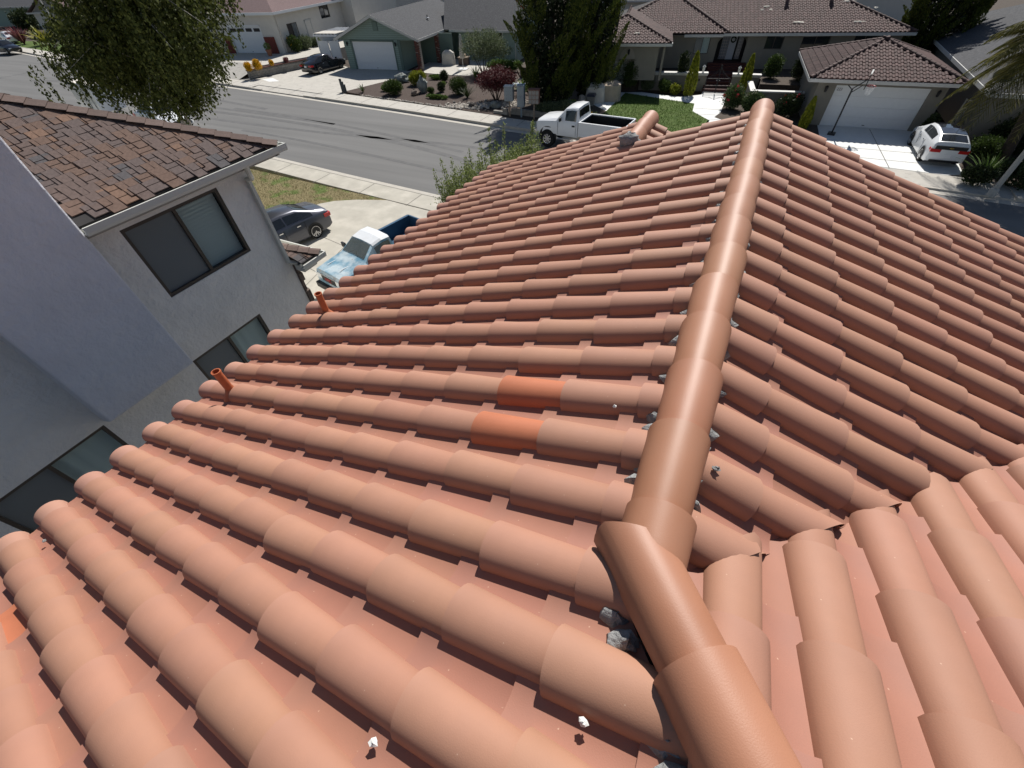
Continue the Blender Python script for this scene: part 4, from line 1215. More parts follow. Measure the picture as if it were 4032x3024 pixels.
link('house_number', me, gd, Matrix.Translation(TG(.06, .098, 1.88)) @ Matrix.Rotation(R(4.6), 4, 'Z') @ Matrix.Rotation(R(90), 4, 'X'))
def lantern(parent, T, u, v, z):
    mb = MB(); P = Vector(T(u, v, z)); M = Matrix.Translation(P)
    mb.lathe([(.03, -.14), (.07, -.1), (.08, .1), (.1, .12), (.02, .2), (.0, .22)], 6, 0, M); mb.box(-.03, .03, 0, .12, .02, .06, 0, M)
    return mb.obj('wall_lantern', MT['iron'], parent)
lantern(h223, TG, -.55, -.12, 1.95); lantern(h223, TG, 5.16, -.12, 1.95)
# main block
W1_, W2_, W3_, W4_ = (-2.42, -1.12, 1.02, 2.40), (3.52, 4.95, 1.38, 2.42), (6.42, 8.58, 1.25, 2.42), (10.4, 12.9, 1.5, 2.42)
ARCH = (-.45, 1.98, .22, 2.42)
TM6 = lambda u, v, z: TM(u, v + .6, z)
mb = MB(); wall_faces(mb, TM6, -11, 13.9, -.05, 2.45, [W1_, W2_, W3_, W4_, ARCH], .16)
for a, b in (((-11, 0), (-11, 11)), ((13.9, 11), (13.9, 0)), ((-11, 11), (13.9, 11))):
    mb.add([TM6(*a, -.05), TM6(*b, -.05), TM6(*b, 2.45), TM6(*a, 2.45)], [(0, 1, 2, 3)])
# arch spandrels
for s_ in (-1, 1):
    c = (ARCH[0] + ARCH[1]) / 2; hw = (ARCH[1] - ARCH[0]) / 2; pts = []
    for k in range(9):
        a = math.pi / 2 * k / 8; pts.append((c + s_ * hw * math.cos(a), 1.72 + .70 * math.sin(a)))
    cn = (c + s_ * hw, 2.43)
    for k in range(8):
        mb.add([TM6(*[pts[k][0], .01, pts[k][1]]), TM6(pts[k + 1][0], .01, pts[k + 1][1]), TM6(cn[0], .01, cn[1])], [(0, 1, 2), (2, 1, 0)])
mb.obj('wall', MT['brownstucco'], h223)
window(h223, TM6, *W1_, gmats=('glassdim', 'glassblind'), blind='blind', depth=.12)
window(h223, TM6, *W2_, gmats=('glass', 'glass'), depth=.12)
window(h223, TM6, *W3_, gmats=('glass', 'glass'), depth=.12)
window(h223, TM6, *W4_, gmats=('glass', 'glass', 'glass'), depth=.12)
# entry: recessed porch with leaded double doors
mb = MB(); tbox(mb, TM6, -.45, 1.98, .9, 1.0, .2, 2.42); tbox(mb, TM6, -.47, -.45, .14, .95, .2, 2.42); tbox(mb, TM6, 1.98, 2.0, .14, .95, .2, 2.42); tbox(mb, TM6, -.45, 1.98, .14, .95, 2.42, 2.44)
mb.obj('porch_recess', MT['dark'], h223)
for i, (a, b) in enumerate(((-.02, .60), (.62, 1.24), (1.36, 1.82))):
    mb = MB(); tbox(mb, TM6, a, b, .84, .9, .5, 2.38); dr = mb.obj('entry_door', material("door_paint", (.34, .35, .40), rough=.5) if i == 1 else MT['iron'], h223)
    if i != 1:
        mb = MB(); tbox(mb, TM6, a + .04, b - .04, .83, .84, .55, 2.32); mb.obj('leaded_glass', material("leaded_glass", (.10, .11, .15), rough=.2, spec=.7), dr)
        mb = MB()
        for k in range(4): tbox(mb, TM6, a + .04 + (b - a - .08) * k / 3 - .008, a + .04 + (b - a - .08) * k / 3 + .008, .81, .83, .55, 2.32)
        for k in range(9): tbox(mb, TM6, a + .04, b - .04, .811, .829, .55 + 1.77 * k / 8 - .008, .55 + 1.77 * k / 8 + .008)
        mb.obj('leading', MT['chrome'] if False else MT['glassblind'] if False else material("lead_came", (.2, .2, .22), rough=.4), dr)
    else:
        wreath = MB(); P = Vector(TM6(.93, .78, 1.95))
        n = 18
        wreath.tube([tuple(P + Vector((.17 * math.cos(2 * math.pi * k / n), -.0, .17 * math.sin(2 * math.pi * k / n)))) for k in range(n + 1)], .055, 6)
        wreath.obj('wreath', material("wreath_green", (.02, .03, .015), rough=1), dr)
mb = MB()
for k in range(3): tbox(mb, TM6, -.9, 2.4, -.34 * (k + 1) - .1, -.34 * k if k else .9, -.05, .42 - .13 * k)
mb.obj('entry_steps', MT['redstep'], h223)
MC = [TM(-11.6, 0, ez), TM(14.5, 0, ez), TM(14.5, 12.2, ez), TM(-11.6, 12.2, ez)]
RZ = 1 / 3 * 6.1
ML, MR = TM(-5.5, 6.1, ez + RZ), TM(8.4, 6.1, ez + RZ)
mb = MB()
for p in ([MC[0], MC[1], MR, ML], [MC[1], MC[2], MR], [MC[2], MC[3], ML, MR], [MC[3], MC[0], ML]): mb.slab(p, .03)
mb.obj('roof_deck', MT['felt'], h223)
lay_s_tiles([MC[0], MC[1], MR, ML], tiles); lay_s_tiles([MC[1], MC[2], MR], tiles)
for a, b in ((MC[0], ML), (MC[1], MR), (ML, MR)): hip_line(h223, a, b, ME_HIP)
# the extra hip running up the front slope
hip_line(h223, TM(.15, .05, ez + .05), TM(-4.2, 5.6, ez + 5.6 / 3 + .03), ME_HIP)
fascia_run(h223, [TM(-3.5, -.02, ez - .06), TM(-.2, -.02, ez - .06)]); fascia_run(h223, [TM(-.2, -.02, ez), TM(14.5, -.02, ez), TM(14.5, 12, ez)])
mb = MB(); mb.slab([TM(-11, 0, ez - .12), TM(14.4, 0, ez - .12), TM(14.4, 1, ez - .12), TM(-11, 1, ez - .12)], .02); mb.obj('soffit', MT['brownstucco'], h223)
# front wing on the left
mb = MB(); TW5 = lambda u, v, z: TW(u, v + .5, z)
wall_faces(mb, TW5, -7.4, -2.2, -.05, 2.42, [(-4.15, -2.85, -.05, 1.45)], .5)
for s_ in (-1, 1):
    c, hw = -3.5, .65; pts = [(c + s_ * hw * math.cos(math.pi / 2 * k / 8), 1.45 + .78 * math.sin(math.pi / 2 * k / 8)) for k in range(9)]
    pass
mb.obj('wall', MT['brownstucco'], h223)
mb = MB()
c, hw = -3.5, .65
seg = 12; arcp = [(c + hw * math.cos(math.pi * k / seg), 1.44 + .78 * math.sin(math.pi * k / seg)) for k in range(seg + 1)]
mb.add([TW5(x, -.012, z) for x, z in arcp] + [TW5(x, .10, z) for x, z in arcp], [tuple(range(seg + 1))])
mb.obj('niche_head', material("niche_stucco", (.26, .24, .21), rough=.95), h223)  # flat arched panel, a little lighter than the wall stucco
mb = MB(); tbox(mb, TW5, -4.2, -2.8, .42, .5, -.05, 1.46); mb.obj('niche_back', MT['brownstucco'], h223)
lantern(h223, TW5, -3.42, -.12, 1.92)
mb = MB(); wall_faces(mb, TW5, -2.2, -.95, -.05, 2.42, [], .1); 
mb.add([TW5(-.95, 0, -.05), TW5(-.95, 5.6, -.05), TW5(-.95, 5.6, 2.42), TW5(-.95, 0, 2.42)], [(0, 1, 2, 3)])
mb.obj('wall', MT['brownstucco'], h223)
tb = MB(); tbox(tb, TW5, -.6, -.42, .02, .22, -.05, 2.42); tb.obj('porch_post', MT['brownstucco'], h223)
WC = [TW(-8.2, 0, ez), TW(0, 0, ez), TW(0, 6.2, ez), TW(-8.2, 6.2, ez)]
WP = TW(-4.1, 4.1, ez + 4.1 / 3); WB = TW(-4.1, 9.5, ez + 4.1 / 3)
mb = MB()
for p in ([WC[0], WC[1], WP], [WC[1], TW(0, 9.5, ez), WB, WP], [WC[0], WP, WB, TW(-8.2, 9.5, ez)]): mb.slab(p, .03)
mb.obj('roof_deck', MT['felt'], h223)
lay_s_tiles([WC[0], WC[1], WP], tiles); lay_s_tiles([WC[1], WC[2], TW(-4.1, 9.0, ez + 4.1 / 3), WP], tiles)
hip_line(h223, WC[1], WP, ME_HIP); hip_line(h223, WC[0], WP, ME_HIP); hip_line(h223, WP, WB, ME_HIP)
fascia_run(h223, [WC[0], WC[1], WC[2]])
mb = MB(); mb.slab([TW(-8.2, 0, ez - .12), TW(0, 0, ez - .12), TW(0, 1, ez - .12), TW(-8.2, 1, ez - .12)], .02); mb.slab([TW(-.95, 0, ez - .125), TW(0, 0, ez - .125), TW(0, 6, ez - .125), TW(-.95, 6, ez - .125)], .02); mb.obj('soffit', MT['brownstucco'], h223)
tiles.sort(key=lambda t: -t[0])
for w, M in tiles[:298]: link('roof_tile', ME_S, h223, M)
mb = MB()
for w, M in tiles[298:]: mb.add([tuple(M @ v.co) for v in ME_S.vertices], [tuple(p.vertices) for p in ME_S.polygons])
mb.obj('roof_tile', MT['brownclay'], h223, 50, kind='stuff')
# pale patches and vents on the main roof
def on_main(u, v): return Vector(TM(u, v, ez + v / 3 + .10))
a115 = Matrix.Rotation(R(11.5), 4, 'Z') @ Matrix.Rotation(math.atan(1 / 3), 4, 'X')
pale = material("pale_patch", (.62, .58, .5), rough=.9)
for u, v, w in ((5.7, 1.35, .8), (10.4, 1.35, .85), (2.9, 3.3, .25), (3.6, 3.3, .25), (3.25, 3.8, .5), (11.2, 3.35, .3), (11.9, 3.35, .3), (9.9, 4.4, 1.0), (-6.5, -3.9, .45)):
    mb = MB(); mb.blob((0, 0, 0), (w / 2, .09, .03), int(u * 7) % 97, .5, 10, 4)
    P = on_main(u, v) if v > 0 else Vector(TW(-2.95, 1.25, ez + 1.25 / 3 + .1))
    mb.obj('mortar_patch', pale, h223).matrix_local = Matrix.Translation(P) @ a115
for u, v in ((5.0, 4.5), (8.6, 4.6)):
    mb = MB(); mb.lathe([(.14, -.1), (.14, .35), (.12, .36), (.0, .36)], 10, 0); o = mb.obj('roof_vent', MT['redshingle'], h223, 40); o.location = on_main(u, v)
    mb = MB(); mb.lathe([(.2, .50), (.2, .60), (.0, .66)], 10, 0); c_ = mb.obj('vent_cap', MT['whitepaint'], o, 40)
# courtyard walls and gate
cw = thing('courtyard_wall', 'taupe stucco courtyard wall with pale coping left of the iron gate', 'wall', (-6.2, 42.3, 0), R(11.3))
def cwall(t, x0, x1, h, th=.3, cop=True, pier=None):
    mb = MB(); mb.box(x0, x1, -th / 2, th / 2, -.05, h); mb.obj('wall', MT['brownstucco'], t)
    mb = MB(); mb.box(x0 - .04, x1 + .04, -th / 2 - .07, th / 2 + .07, h - .16, h - .06); mb.box(x0 - .06, x1 + .06, -th / 2 - .11, th / 2 + .11, h - .06, h + .02); mb.obj('coping', MT['fasciawhite'], t)
cwall(cw, -2.6, 2.55, 1.15)
mb = MB(); mb.lathe([(.05, 0), (.06, .06), (.04, .1), (.09, .14), (.1, .34), (.13, .36), (.03, .46), (.0, .5)], 8, 0, Matrix.Translation((2.2, 0, 1.17))); mb.obj('post_lantern', MT['lampglass'], cw)
mb = MB(); mb.box(1.65, 2.1, -.17, -.155, .62, .78); mb.obj('address_plaque', MT['iron'], cw)
cw2 = thing('courtyard_wall', 'taupe stucco courtyard wall with pale coping right of the iron gate', 'wall', (-.85, 43.0, 0), R(5))
cwall(cw2, -.95, 1.0, 1.15)
mb = MB(); mb.lathe([(.05, 0), (.06, .06), (.04, .1), (.09, .14), (.1, .34), (.13, .36), (.03, .46), (.0, .5)], 8, 0, Matrix.Translation((-.6, 0, 1.17))); mb.obj('post_lantern', MT['lampglass'], cw2)
cw3 = thing('planter_wall', 'low stucco planter wall with pale ledge behind the rose bushes', 'wall', (1.5, 38.55, 0), R(8.5))
mb = MB(); mb.box(-1.65, 1.65, -.12, .12, -.05, 1.05); mb.box(-1.65, -1.42, .12, 2.6, -.05, 1.05); mb.obj('wall', MT['brownstucco'], cw3)
mb = MB(); mb.box(-1.72, 1.7, -.2, .2, 1.05, 1.13); mb.box(-1.72, -1.35, .2, 2.65, 1.05, 1.13); mb.obj('coping', MT['fasciawhite'], cw3)
gt = thing('iron_gate', 'black wrought iron double gate with arched top between the courtyard walls', 'gate', (-2.70, 41.75, 0), R(11.3))
for s_ in (-1, 1):
    mb = MB(); c = s_ * .43
    for x in (-.42, .42): mb.box(c + x - .022, c + x + .022, -.022, .022, .06, 1.0 if x * s_ > 0 else 1.85)
    for z in (.08, .55, 1.0): mb.box(c - .42, c + .42, -.018, .018, z - .02, z + .02)
    k = -.36
    while k <= .37: mb.tube([(c + k, 0, .08), (c + k, 0, .55)], .011, 4); k += .08
    mb.tube([(c + s_ * .42 - s_ * .84 * math.sin(a) * 1.0, 0, 1.0 + .86 * (1 - math.cos(a)) ** .6) for a in np.linspace(0, math.pi / 2, 9)], .02, 5)
    for k in range(3): mb.tube([(c, 0, 1.0), (c - s_ * (.1 + .13 * k), 0, 1.35 + .1 * k)], .009, 4)
    leaf = mb.obj('gate_leaf', MT['iron'], gt)
    mb = MB(); mb.blob((c - s_ * .33, -.05, .92), (.05, .04, .03), 3, .1, 8, 5); mb.obj('handle', MT['chrome'], leaf)

# --- sage green house
gh = thing('green_house', 'sage green single storey house with grey shingle gable roof and brick porch columns', 'house', (-38.85, 41.78, 0), 0)
gh_off = Vector((-38.85, 41.78, 0))
def locg(T0): return lambda u, v, z=0: tuple(Vector(T0(u, v, z)) - gh_off)
TA = locg(frame((-38.85, 41.78), 7.2)); TB = locg(frame((-29.5, 48.3), 6))
mb = MB(); wall_faces(mb, TA, -.95, 5.70, -.05, 2.5, [(0, 4.86, -.05, 2.30)], .16)
mb.add([TA(-1.65, -.0, 2.42), TA(8.05, 0, 2.42), TA(3.2, 0, 4.22)], [(0, 1, 2)])
mb.add([TA(-.95, 0, -.05), TA(-.95, 10, -.05), TA(-.95, 10, 2.5), TA(-.95, 0, 2.5)], [(0, 1, 2, 3)])
mb.add([TA(5.70, 0, -.05), TA(5.70, 8, -.05), TA(5.70, 8, 2.5), TA(5.70, 0, 2.5)], [(0, 1, 2, 3)])
mb.add([TA(5.70, 7.9, -.05), TA(9.5, 7.9, -.05), TA(9.5, 7.9, 2.5), TA(5.70, 7.9, 2.5)], [(0, 1, 2, 3)])
mb.obj('wall', MT['green'], gh)
mb = MB(); z = .1
for k in range(24):
    zz = .16 + k * .165
    half_w = 4.4 if zz < 2.42 else max(.05, (4.22 - zz) / 1.8 * 4.85)
    x0, x1 = (3.2 - half_w, 3.2 + half_w) if zz > 2.42 else (-.95, 5.7)
    for a, b in (((x0, -.04), (4.9, x1)) if zz < 2.34 else ((x0, x1),)):
        if b > a: tbox(mb, TA, a, b, -.014, -.002, zz - .012, zz + .006)
mb.obj('siding_lap', MT['greentrim'], gh)
garage_door(gh, TA, 0, 4.86, 0, 2.30, 4, depth=.14)
mb = MB()
tbox(mb, TA, -.14, 0, -.03, .02, -.05, 2.42); tbox(mb, TA, 4.86, 5.0, -.03, .02, -.05, 2.42); tbox(mb, TA, -.14, 5.0, -.03, .02, 2.30, 2.42); tbox(mb, TA, 5.4, 5.72, -.03, .03, -.05, 2.45)
mb.obj('door_trim', MT['greentrim'], gh)
mb = MB(); tbox(mb, TA, 2.95, 3.5, -.06, .0, 3.15, 3.85)
gv = mb.obj('gable_vent', MT['greentrim'], gh)
mb = MB()
for k in range(7): tbox(mb, TA, 2.99, 3.46, -.075, -.06, 3.2 + k * .09, 3.23 + k * .09)
mb.obj('louvre', MT['green'], gv)
for u in (-.5, 5.2): lantern(gh, TA, u, -.14, 2.1)
RG = 4.42; tg = (RG - 2.6) / 4.85
mb = MB()
A_ = [TA(-1.65, -.55, 2.60), TA(3.2, -.55, RG), TA(8.05, -.55, 2.60)]
mb.slab([A_[0], A_[1], TA(3.2, 14, RG), TA(-1.65, 14, 2.60)], .05); mb.slab([A_[2], A_[1], TA(3.2, 14, RG), TA(8.05, 14, 2.60)], .05)
mb.obj('roof', MT['greyshingle'], gh)
mb = MB()
for s_, p in ((-1, A_[0]), (1, A_[2])):
    a, b = Vector(p), Vector(A_[1]); n = Vector(TA(0, -1, 0)) - Vector(TA(0, 0, 0))
    v = [a + n * .04, b + n * .04, b + n * .04 - Vector((0, 0, .22)), a + n * .04 - Vector((0, 0, .22)), a - n * .03, b - n * .03, b - n * .03 - Vector((0, 0, .22)), a - n * .03 - Vector((0, 0, .22))]
    mb.add([tuple(q - Vector((0, 0, .02))) for q in v], [(0, 1, 2, 3), (7, 6, 5, 4), (3, 2, 6, 7), (0, 3, 7, 4), (1, 0, 4, 5), (2, 1, 5, 6)])
mb.obj('barge_board', MT['fasciawhite'], gh)
fascia_run(gh, [A_[2], TA(8.05, 7.4, 2.6)], .2, .04); fascia_run(gh, [A_[0], TA(-1.65, 12, 2.6)], .2, .04)
# main wing behind
mb = MB()
wins = [(.4, 1.95, 1.35, 2.40), (2.9, 4.45, 1.35, 2.40)]
TB5 = lambda u, v, z: TB(u, v + .5, z)
wall_faces(mb, TB5, -.6, 6.0, -.05, 2.6, wins, .12)
mb.add([TB5(6.0, 0, -.05), TB5(6.0, 9, -.05), TB5(6.0, 9, 2.6), TB5(6.0, 4.5, 4.6), TB5(6.0, 0, 2.6)], [(0, 1, 2, 3, 4)])
mb.obj('wall', MT['green'], gh)
for w_ in wins: window(gh, TB5, *w_, fmat='whitepaint', gmats=('glass', 'glass'), depth=.06, fw=.07)
mb = MB(); mb.slab([TB(-2.0, 0, 2.60), TB(6.3, 0, 2.60), TB(6.3, 5, 4.80), TB(-4.0, 5, 4.80)], .05); mb.slab([TB(6.3, 10, 2.60), TB(6.3, 5, 4.80), TB(-4, 5, 4.80), TB(-4.0, 10, 2.60)], .05)
mb.obj('roof', MT['greyshingle'], gh)
fascia_run(gh, [TB(-1.4, -.02, 2.58), TB(6.3, -.02, 2.58)], .18, .04)
mb = MB(); mb.slab([TB(6.32, 0, 2.56), TB(6.38, 0, 2.56), TB(6.38, 5, 4.76), TB(6.32, 5, 4.76)], .2); mb.obj('barge_board', MT['fasciawhite'], gh)
mb = MB(); mb.lathe([(.05, 0), (.05, .35), (.0, .36)], 8); o = mb.obj('roof_vent', MT['iron'], gh); o.location = TA(6.0, 6.0, 2.6 + tg * 2.05)
mb = MB(); mb.cbox((.12, -.1, .12), (.3, .22, .04)); mb.obj('vent_flashing', MT['whitepaint'], o)
# brick columns of the porch: every brick on its own
BR = MB().box(-.10, .10, -.048, .048, -.030, .030).mesh('brick', MT['brick'])
for (x, y) in ((-31.36, 42.9), (-31.5, 46.7)):
    mb = MB(); mb.box(-.21, .21, -.21, .21, 0, 2.5); c = mb.obj('porch_column', MT['block'], gh); c.location = (x + 38.85, y - 41.78, 0); c.rotation_euler = (0, 0, R(7))
    for k in range(32):
        z = .04 + k * .077
        if z > 2.46: break
        for side in range(4):
            for q in (-.11, .11):
                if side in (1, 2): continue
                M = Matrix.Rotation(side * math.pi / 2, 4, 'Z') @ Matrix.Translation((q + (.05 if k % 2 else -.05) * .6, -.215 - random.uniform(0, .012), z))
                link('brick', BR, c, M)
mb = MB(); tbox(mb, TA, 5.7, 9.6, 3.9, 4.0, 0, 2.5); 
mb.obj('porch_wall', MT['greentrim'], gh)
# patio items
def draped(name, label, cat, loc, rotz, size, mat, seed=1, group=None, peak=.15):
    rg = random.Random(seed); t = thing(name, label, cat, loc, rotz, group)
    w, d, h = size; nx, nz = 20, 7; v = []; f = []
    for k in range(nz + 1):
        q = k / nz; fl = 1.06 - .14 * q
        for i in range(nx):
            a = 2 * math.pi * i / nx; c, s_ = math.cos(a), math.sin(a)
            p = 2 / 5; x = abs(c) ** p * (1 if c > 0 else -1) * w / 2; y = abs(s_) ** p * (1 if s_ > 0 else -1) * d / 2
            wv = 1 + .05 * math.sin(a * 7 + seed) * (1 - q) + rg.uniform(-.012, .012)
            v.append((x * fl * wv, y * fl * wv, h * q + (.03 * math.sin(3 * a + seed) if k == nz else 0)))
    n0 = len(v); 
    for i in range(nx):
        p = v[nz * nx + i]; v.append((p[0] * .5, p[1] * .4, h + peak * .8 + rg.uniform(-.04, .04)))
    v.append((0, 0, h + peak))
    f = [(k * nx + i, k * nx + (i + 1) % nx, (k + 1) * nx + (i + 1) % nx, (k + 1) * nx + i) for k in range(nz + 1) for i in range(nx)]
    f += [(n0 + i, n0 + (i + 1) % nx, n0 + nx) for i in range(nx)]
    mb = MB(); mb.add(v, f); mb.obj('cover', mat, t, 50)
    mb = MB(); 
    for sx in (-1, 1):
        for sy in (-1, 1): mb.box(sx * w * .38 - .03, sx * w * .38 + .03, sy * d * .38 - .03, sy * d * .38 + .03, 0, .3)
    mb.obj('leg', MT['iron'], t)
    return t
CANV = material("canvas_cover", (.50, .47, .42), rough=.95, var=.1, vscale=3, bump=.6, bscale=9, bdist=.05)
CANV2 = material("beige_canvas_cover", (.42, .35, .27), rough=.95, var=.1, vscale=3, bump=.6, bscale=9, bdist=.05)
CANVD = material("charcoal_cover", (.06, .06, .065), rough=.9, var=.1, bump=.5, bscale=9, bdist=.05)
draped('covered_grill', 'grey fabric covered barbecue on the patio beside the brick column', 'covered grill', (-29.9, 45.9, 0), .4, (1.35, .8, 1.05), CANV, 3, None, .25)
t = thing('patio_table', 'brown patio table with a pale box on it behind the closed umbrella', 'table', (-28.2, 46.2, 0), .2)
mb = MB(); mb.box(-.55, .55, -.4, .4, .68, .74); mb.obj('table_top', MT['wood'], t)
mb = MB(); mb.box(-.5, .5, -.35, .35, .1, .66); mb.obj('base', MT['darkwood'], t)
mb = MB(); mb.box(-.25, .2, -.2, .2, .742, .95); o = mb.obj('cardboard_box', material("cardboard", (.48, .37, .26), rough=.9), t); o.name = 'storage_box'
t = thing('patio_umbrella', 'closed grey patio umbrella standing on a square white base', 'umbrella', (-27.19, 44.25, 0), .15)
mb = MB(); mb.box(-.45, .45, -.45, .45, .0, .12); mb.obj('base', MT['whiteconcrete'], t)
mb = MB(); mb.tube([(0, 0, .12), (0, 0, 2.75)], .03, 8); mb.obj('pole', MT['fasciawhite'], t)
mb = MB(); n = 16; prof = [(.05, 2.8), (.10, 2.6), (.16, 2.0), (.2, 1.3), (.17, .95)]
v = [((r + (.05 if k % 2 else -.03) * (r / .2)) * math.cos(2 * math.pi * k / n), (r + (.05 if k % 2 else -.03) * (r / .2)) * math.sin(2 * math.pi * k / n), z) for r, z in prof for k in range(n)]
mb.add(v, [(i * n + k, (i + 1) * n + k, (i + 1) * n + (k + 1) % n, i * n + (k + 1) % n) for i in range(len(prof) - 1) for k in range(n)] + [tuple(range(n))]); mb.obj('canopy', CANV, t, 60)
t = thing('flagpole', 'white flagpole with a hanging white flag edged in red', 'flag', (-23.24, 48.4, 0))
mb = MB(); mb.tube([(0, 0, 0), (0, 0, 7.5)], .035, 8); mb.obj('pole', MT['fasciawhite'], t)
mb = MB(); v = []; nu, nv = 10, 8
for i in range(nu + 1):
    for j in range(nv + 1):
        q = i / nu; w = j / nv
        v.append((.04 + 1.15 * q, .12 * math.sin(q * 7 + w * 2) * q, 6.0 - w * 1.15 - .85 * q ** 1.2 + .05 * math.sin(q * 9)))
f = [(i * (nv + 1) + j, i * (nv + 1) + j + 1, (i + 1) * (nv + 1) + j + 1, (i + 1) * (nv + 1) + j) for i in range(nu) for j in range(nv)]
mb.add(v, f); mb.m = [1 if j >= nv - 1 else 0 for i in range(nu) for j in range(nv)]
mb.obj('cloth', [material("flag_white", (.78, .78, .78), rough=.8), material("flag_red", (.5, .06, .05), rough=.8)], t, 80)
# --- cream house, raised lot
wh = thing('cream_house', 'cream stucco house with faded red hip roof and oxblood panels beside its garage door', 'house', (-55.9, 40.98, .9), 0)
wo = Vector((-55.9, 40.98, .9))
def locw(T0): return lambda u, v, z=0: tuple(Vector(T0(u, v, z)) - Vector((wo.x, wo.y, 0)))
TF = locw(frame((-55.9, 40.98), 11)); 
mb = MB(); wall_faces(mb, TF, -1.75, 6.55, -.05, 3.55, [(.0, 4.25, -.05, 2.35)], .16)
c0 = Vector(TF(6.55, 0, 0)); TSd = lambda u, v, z: (c0.x - v * math.cos(R(7)) + u * math.sin(R(-7)), c0.y + u * math.cos(R(7)) - v * math.sin(R(7)) , z)
sw = [(1.6, 3.3, 1.05, 2.35), (8.0, 9.8, 2.1, 3.4)]
wall_faces(mb, TSd, 0, 15, -.05, 3.55, sw, .12)
mb.add([TF(-1.75, 0, -.05), TF(-1.75, 12, -.05), TF(-1.75, 12, 3.55), TF(-1.75, 0, 3.55)], [(0, 1, 2, 3)])
TL2 = lambda u, v, z: TF(u, v + 4.2, z)
lw = [(-6.6, -3.5, .6, 2.6), (-2.35, -1.85, 1.3, 3.0)]
wall_faces(mb, TL2, -14, -1.75, -.05, 3.4, lw, .12)
mb.obj('wall', MT['cream'], wh)
window(wh, TSd, *sw[0], gmats=('glass', 'glassdim'), depth=.06); window(wh, TSd, *sw[1], gmats=('glass', 'glass'), depth=.06)
for w_ in lw: window(wh, TL2, *w_, gmats=('glass',), depth=.06, fmat='whitepaint')
garage_door(wh, TF, 0, 4.25, 0, 2.35, 4, depth=.14, panes=4)
mb = MB(); tbox(mb, TF, -.12, 0, -.04, .02, -.05, 2.48); tbox(mb, TF, 4.25, 4.37, -.04, .02, -.05, 2.48); tbox(mb, TF, -.12, 4.37, -.04, .02, 2.35, 2.48); mb.obj('door_trim', MT['whitepaint'], wh)
for a, b in ((-1.0, -.15), (4.4, 5.75)):
    mb = MB(); tbox(mb, TF, a, b, -.10, -.0, -.05, 1.45); mb.obj('side_panel', MT['redpanel'], wh)
mb = MB(); tbox(mb, TL2, -3.3, -1.75, -.14, 0, -.05, 1.25); mb.obj('side_panel', MT['redpanel'], wh)
mb = MB(); mb.box(-.04, .04, -.03, .03, 0, 3.4); o = mb.obj('downspout', MT['cream'], wh); o.location = TSd(.25, -.06, 0); 
mb = MB(); tbox(mb, TSd, 4.7, 4.85, -.05, 0, .3, 2.35); tbox(mb, TSd, 5.75, 5.9, -.05, 0, .3, 2.35); tbox(mb, TSd, 4.7, 5.9, -.05, 0, 2.25, 2.35); mb.obj('door_trim', MT['fasciawhite'], wh)
mb = MB(); tbox(mb, TSd, 4.85, 5.75, -.02, .02, .3, 2.25); mb.obj('side_door', MT['cream'], wh)
ze = 3.55
E0, E1 = TF(-2.4, -.6, ze), TF(7.15, -.6, ze); sdv = Vector(TSd(17, -.6, ze)); E2 = tuple(sdv); E3 = TF(-2.4, 15, ze)
PK, PB = TF(2.4, 4.8, ze + 1.9), TF(1.8, 11.0, ze + 1.9)
mb = MB(); mb.slab([E0, E1, PK], .06); mb.slab([E1, E2, PB, PK], .06); mb.slab([E3, E0, PK, PB], .06); mb.slab([E2, E3, PB], .06)
L0, L1 = TF(-15, 3.6, ze - .1), TF(-1.9, 3.6, ze - .1)
mb.slab([L0, L1, TF(-1.0, 9, ze + 1.7), TF(-15, 9, ze + 1.7)], .06)
mb.obj('roof', MT['redshingle'], wh)
fascia_run(wh, [E0, E1, E2], .22, .05, 'whitepaint'); fascia_run(wh, [L0, L1], .22, .05, 'whitepaint'); fascia_run(wh, [E3, E0], .22, .05, 'whitepaint')
mb = MB(); mb.slab([TF(-2.3, -.55, ze - .16), TF(7.1, -.55, ze - .16), TF(7.1, .2, ze - .16), TF(-2.3, .2, ze - .16)], .02); mb.obj('soffit', MT['cream'], wh)
# taller rear block of the cream house
mb = MB(); p0 = Vector(TSd(12.2, -1.7, 0)); mb.box(p0.x - 4, p0.x + .2, p0.y, p0.y + 9, -.05, 6.0); mb.obj('rear_wall', MT['cream'], wh)
# retaining wall of blocks, stepped planter on top
rw = thing('retaining_wall', 'grey block retaining wall with a dark cap and yellow flowers along the driveway', 'wall', (-47.15, 34.75, 0), 0)
A, B_ = Vector((0, 0, 0)), Vector((2.0, 6.6, 0)); d = (B_ - A).normalized(); L_ = (B_ - A).length; ang = math.atan2(d.y, d.x)
mb = MB(); M = Matrix.Rotation(ang, 4, 'Z'); mb.box(0, L_, .06, .22, -.05, .68, 0, M); mb.obj('core', MT['block'], rw)
BK = MB().box(-.195, .195, -.06, .10, -.095, .095).mesh('block', MT['block'])
for r_ in range(3):
    for k in range(int(L_ / .4)):
        link('block', BK, rw, M @ Matrix.Translation((.2 + k * .4 + (.1 if r_ % 2 else 0), .05 + random.uniform(0, .012), .10 + r_ * .2)))
mb = MB(); mb.box(-.05, L_, -.04, .26, .69, .76, 0, M); mb.obj('cap', material("red_brown_cap", (.13, .06, .05), rough=.9), rw)
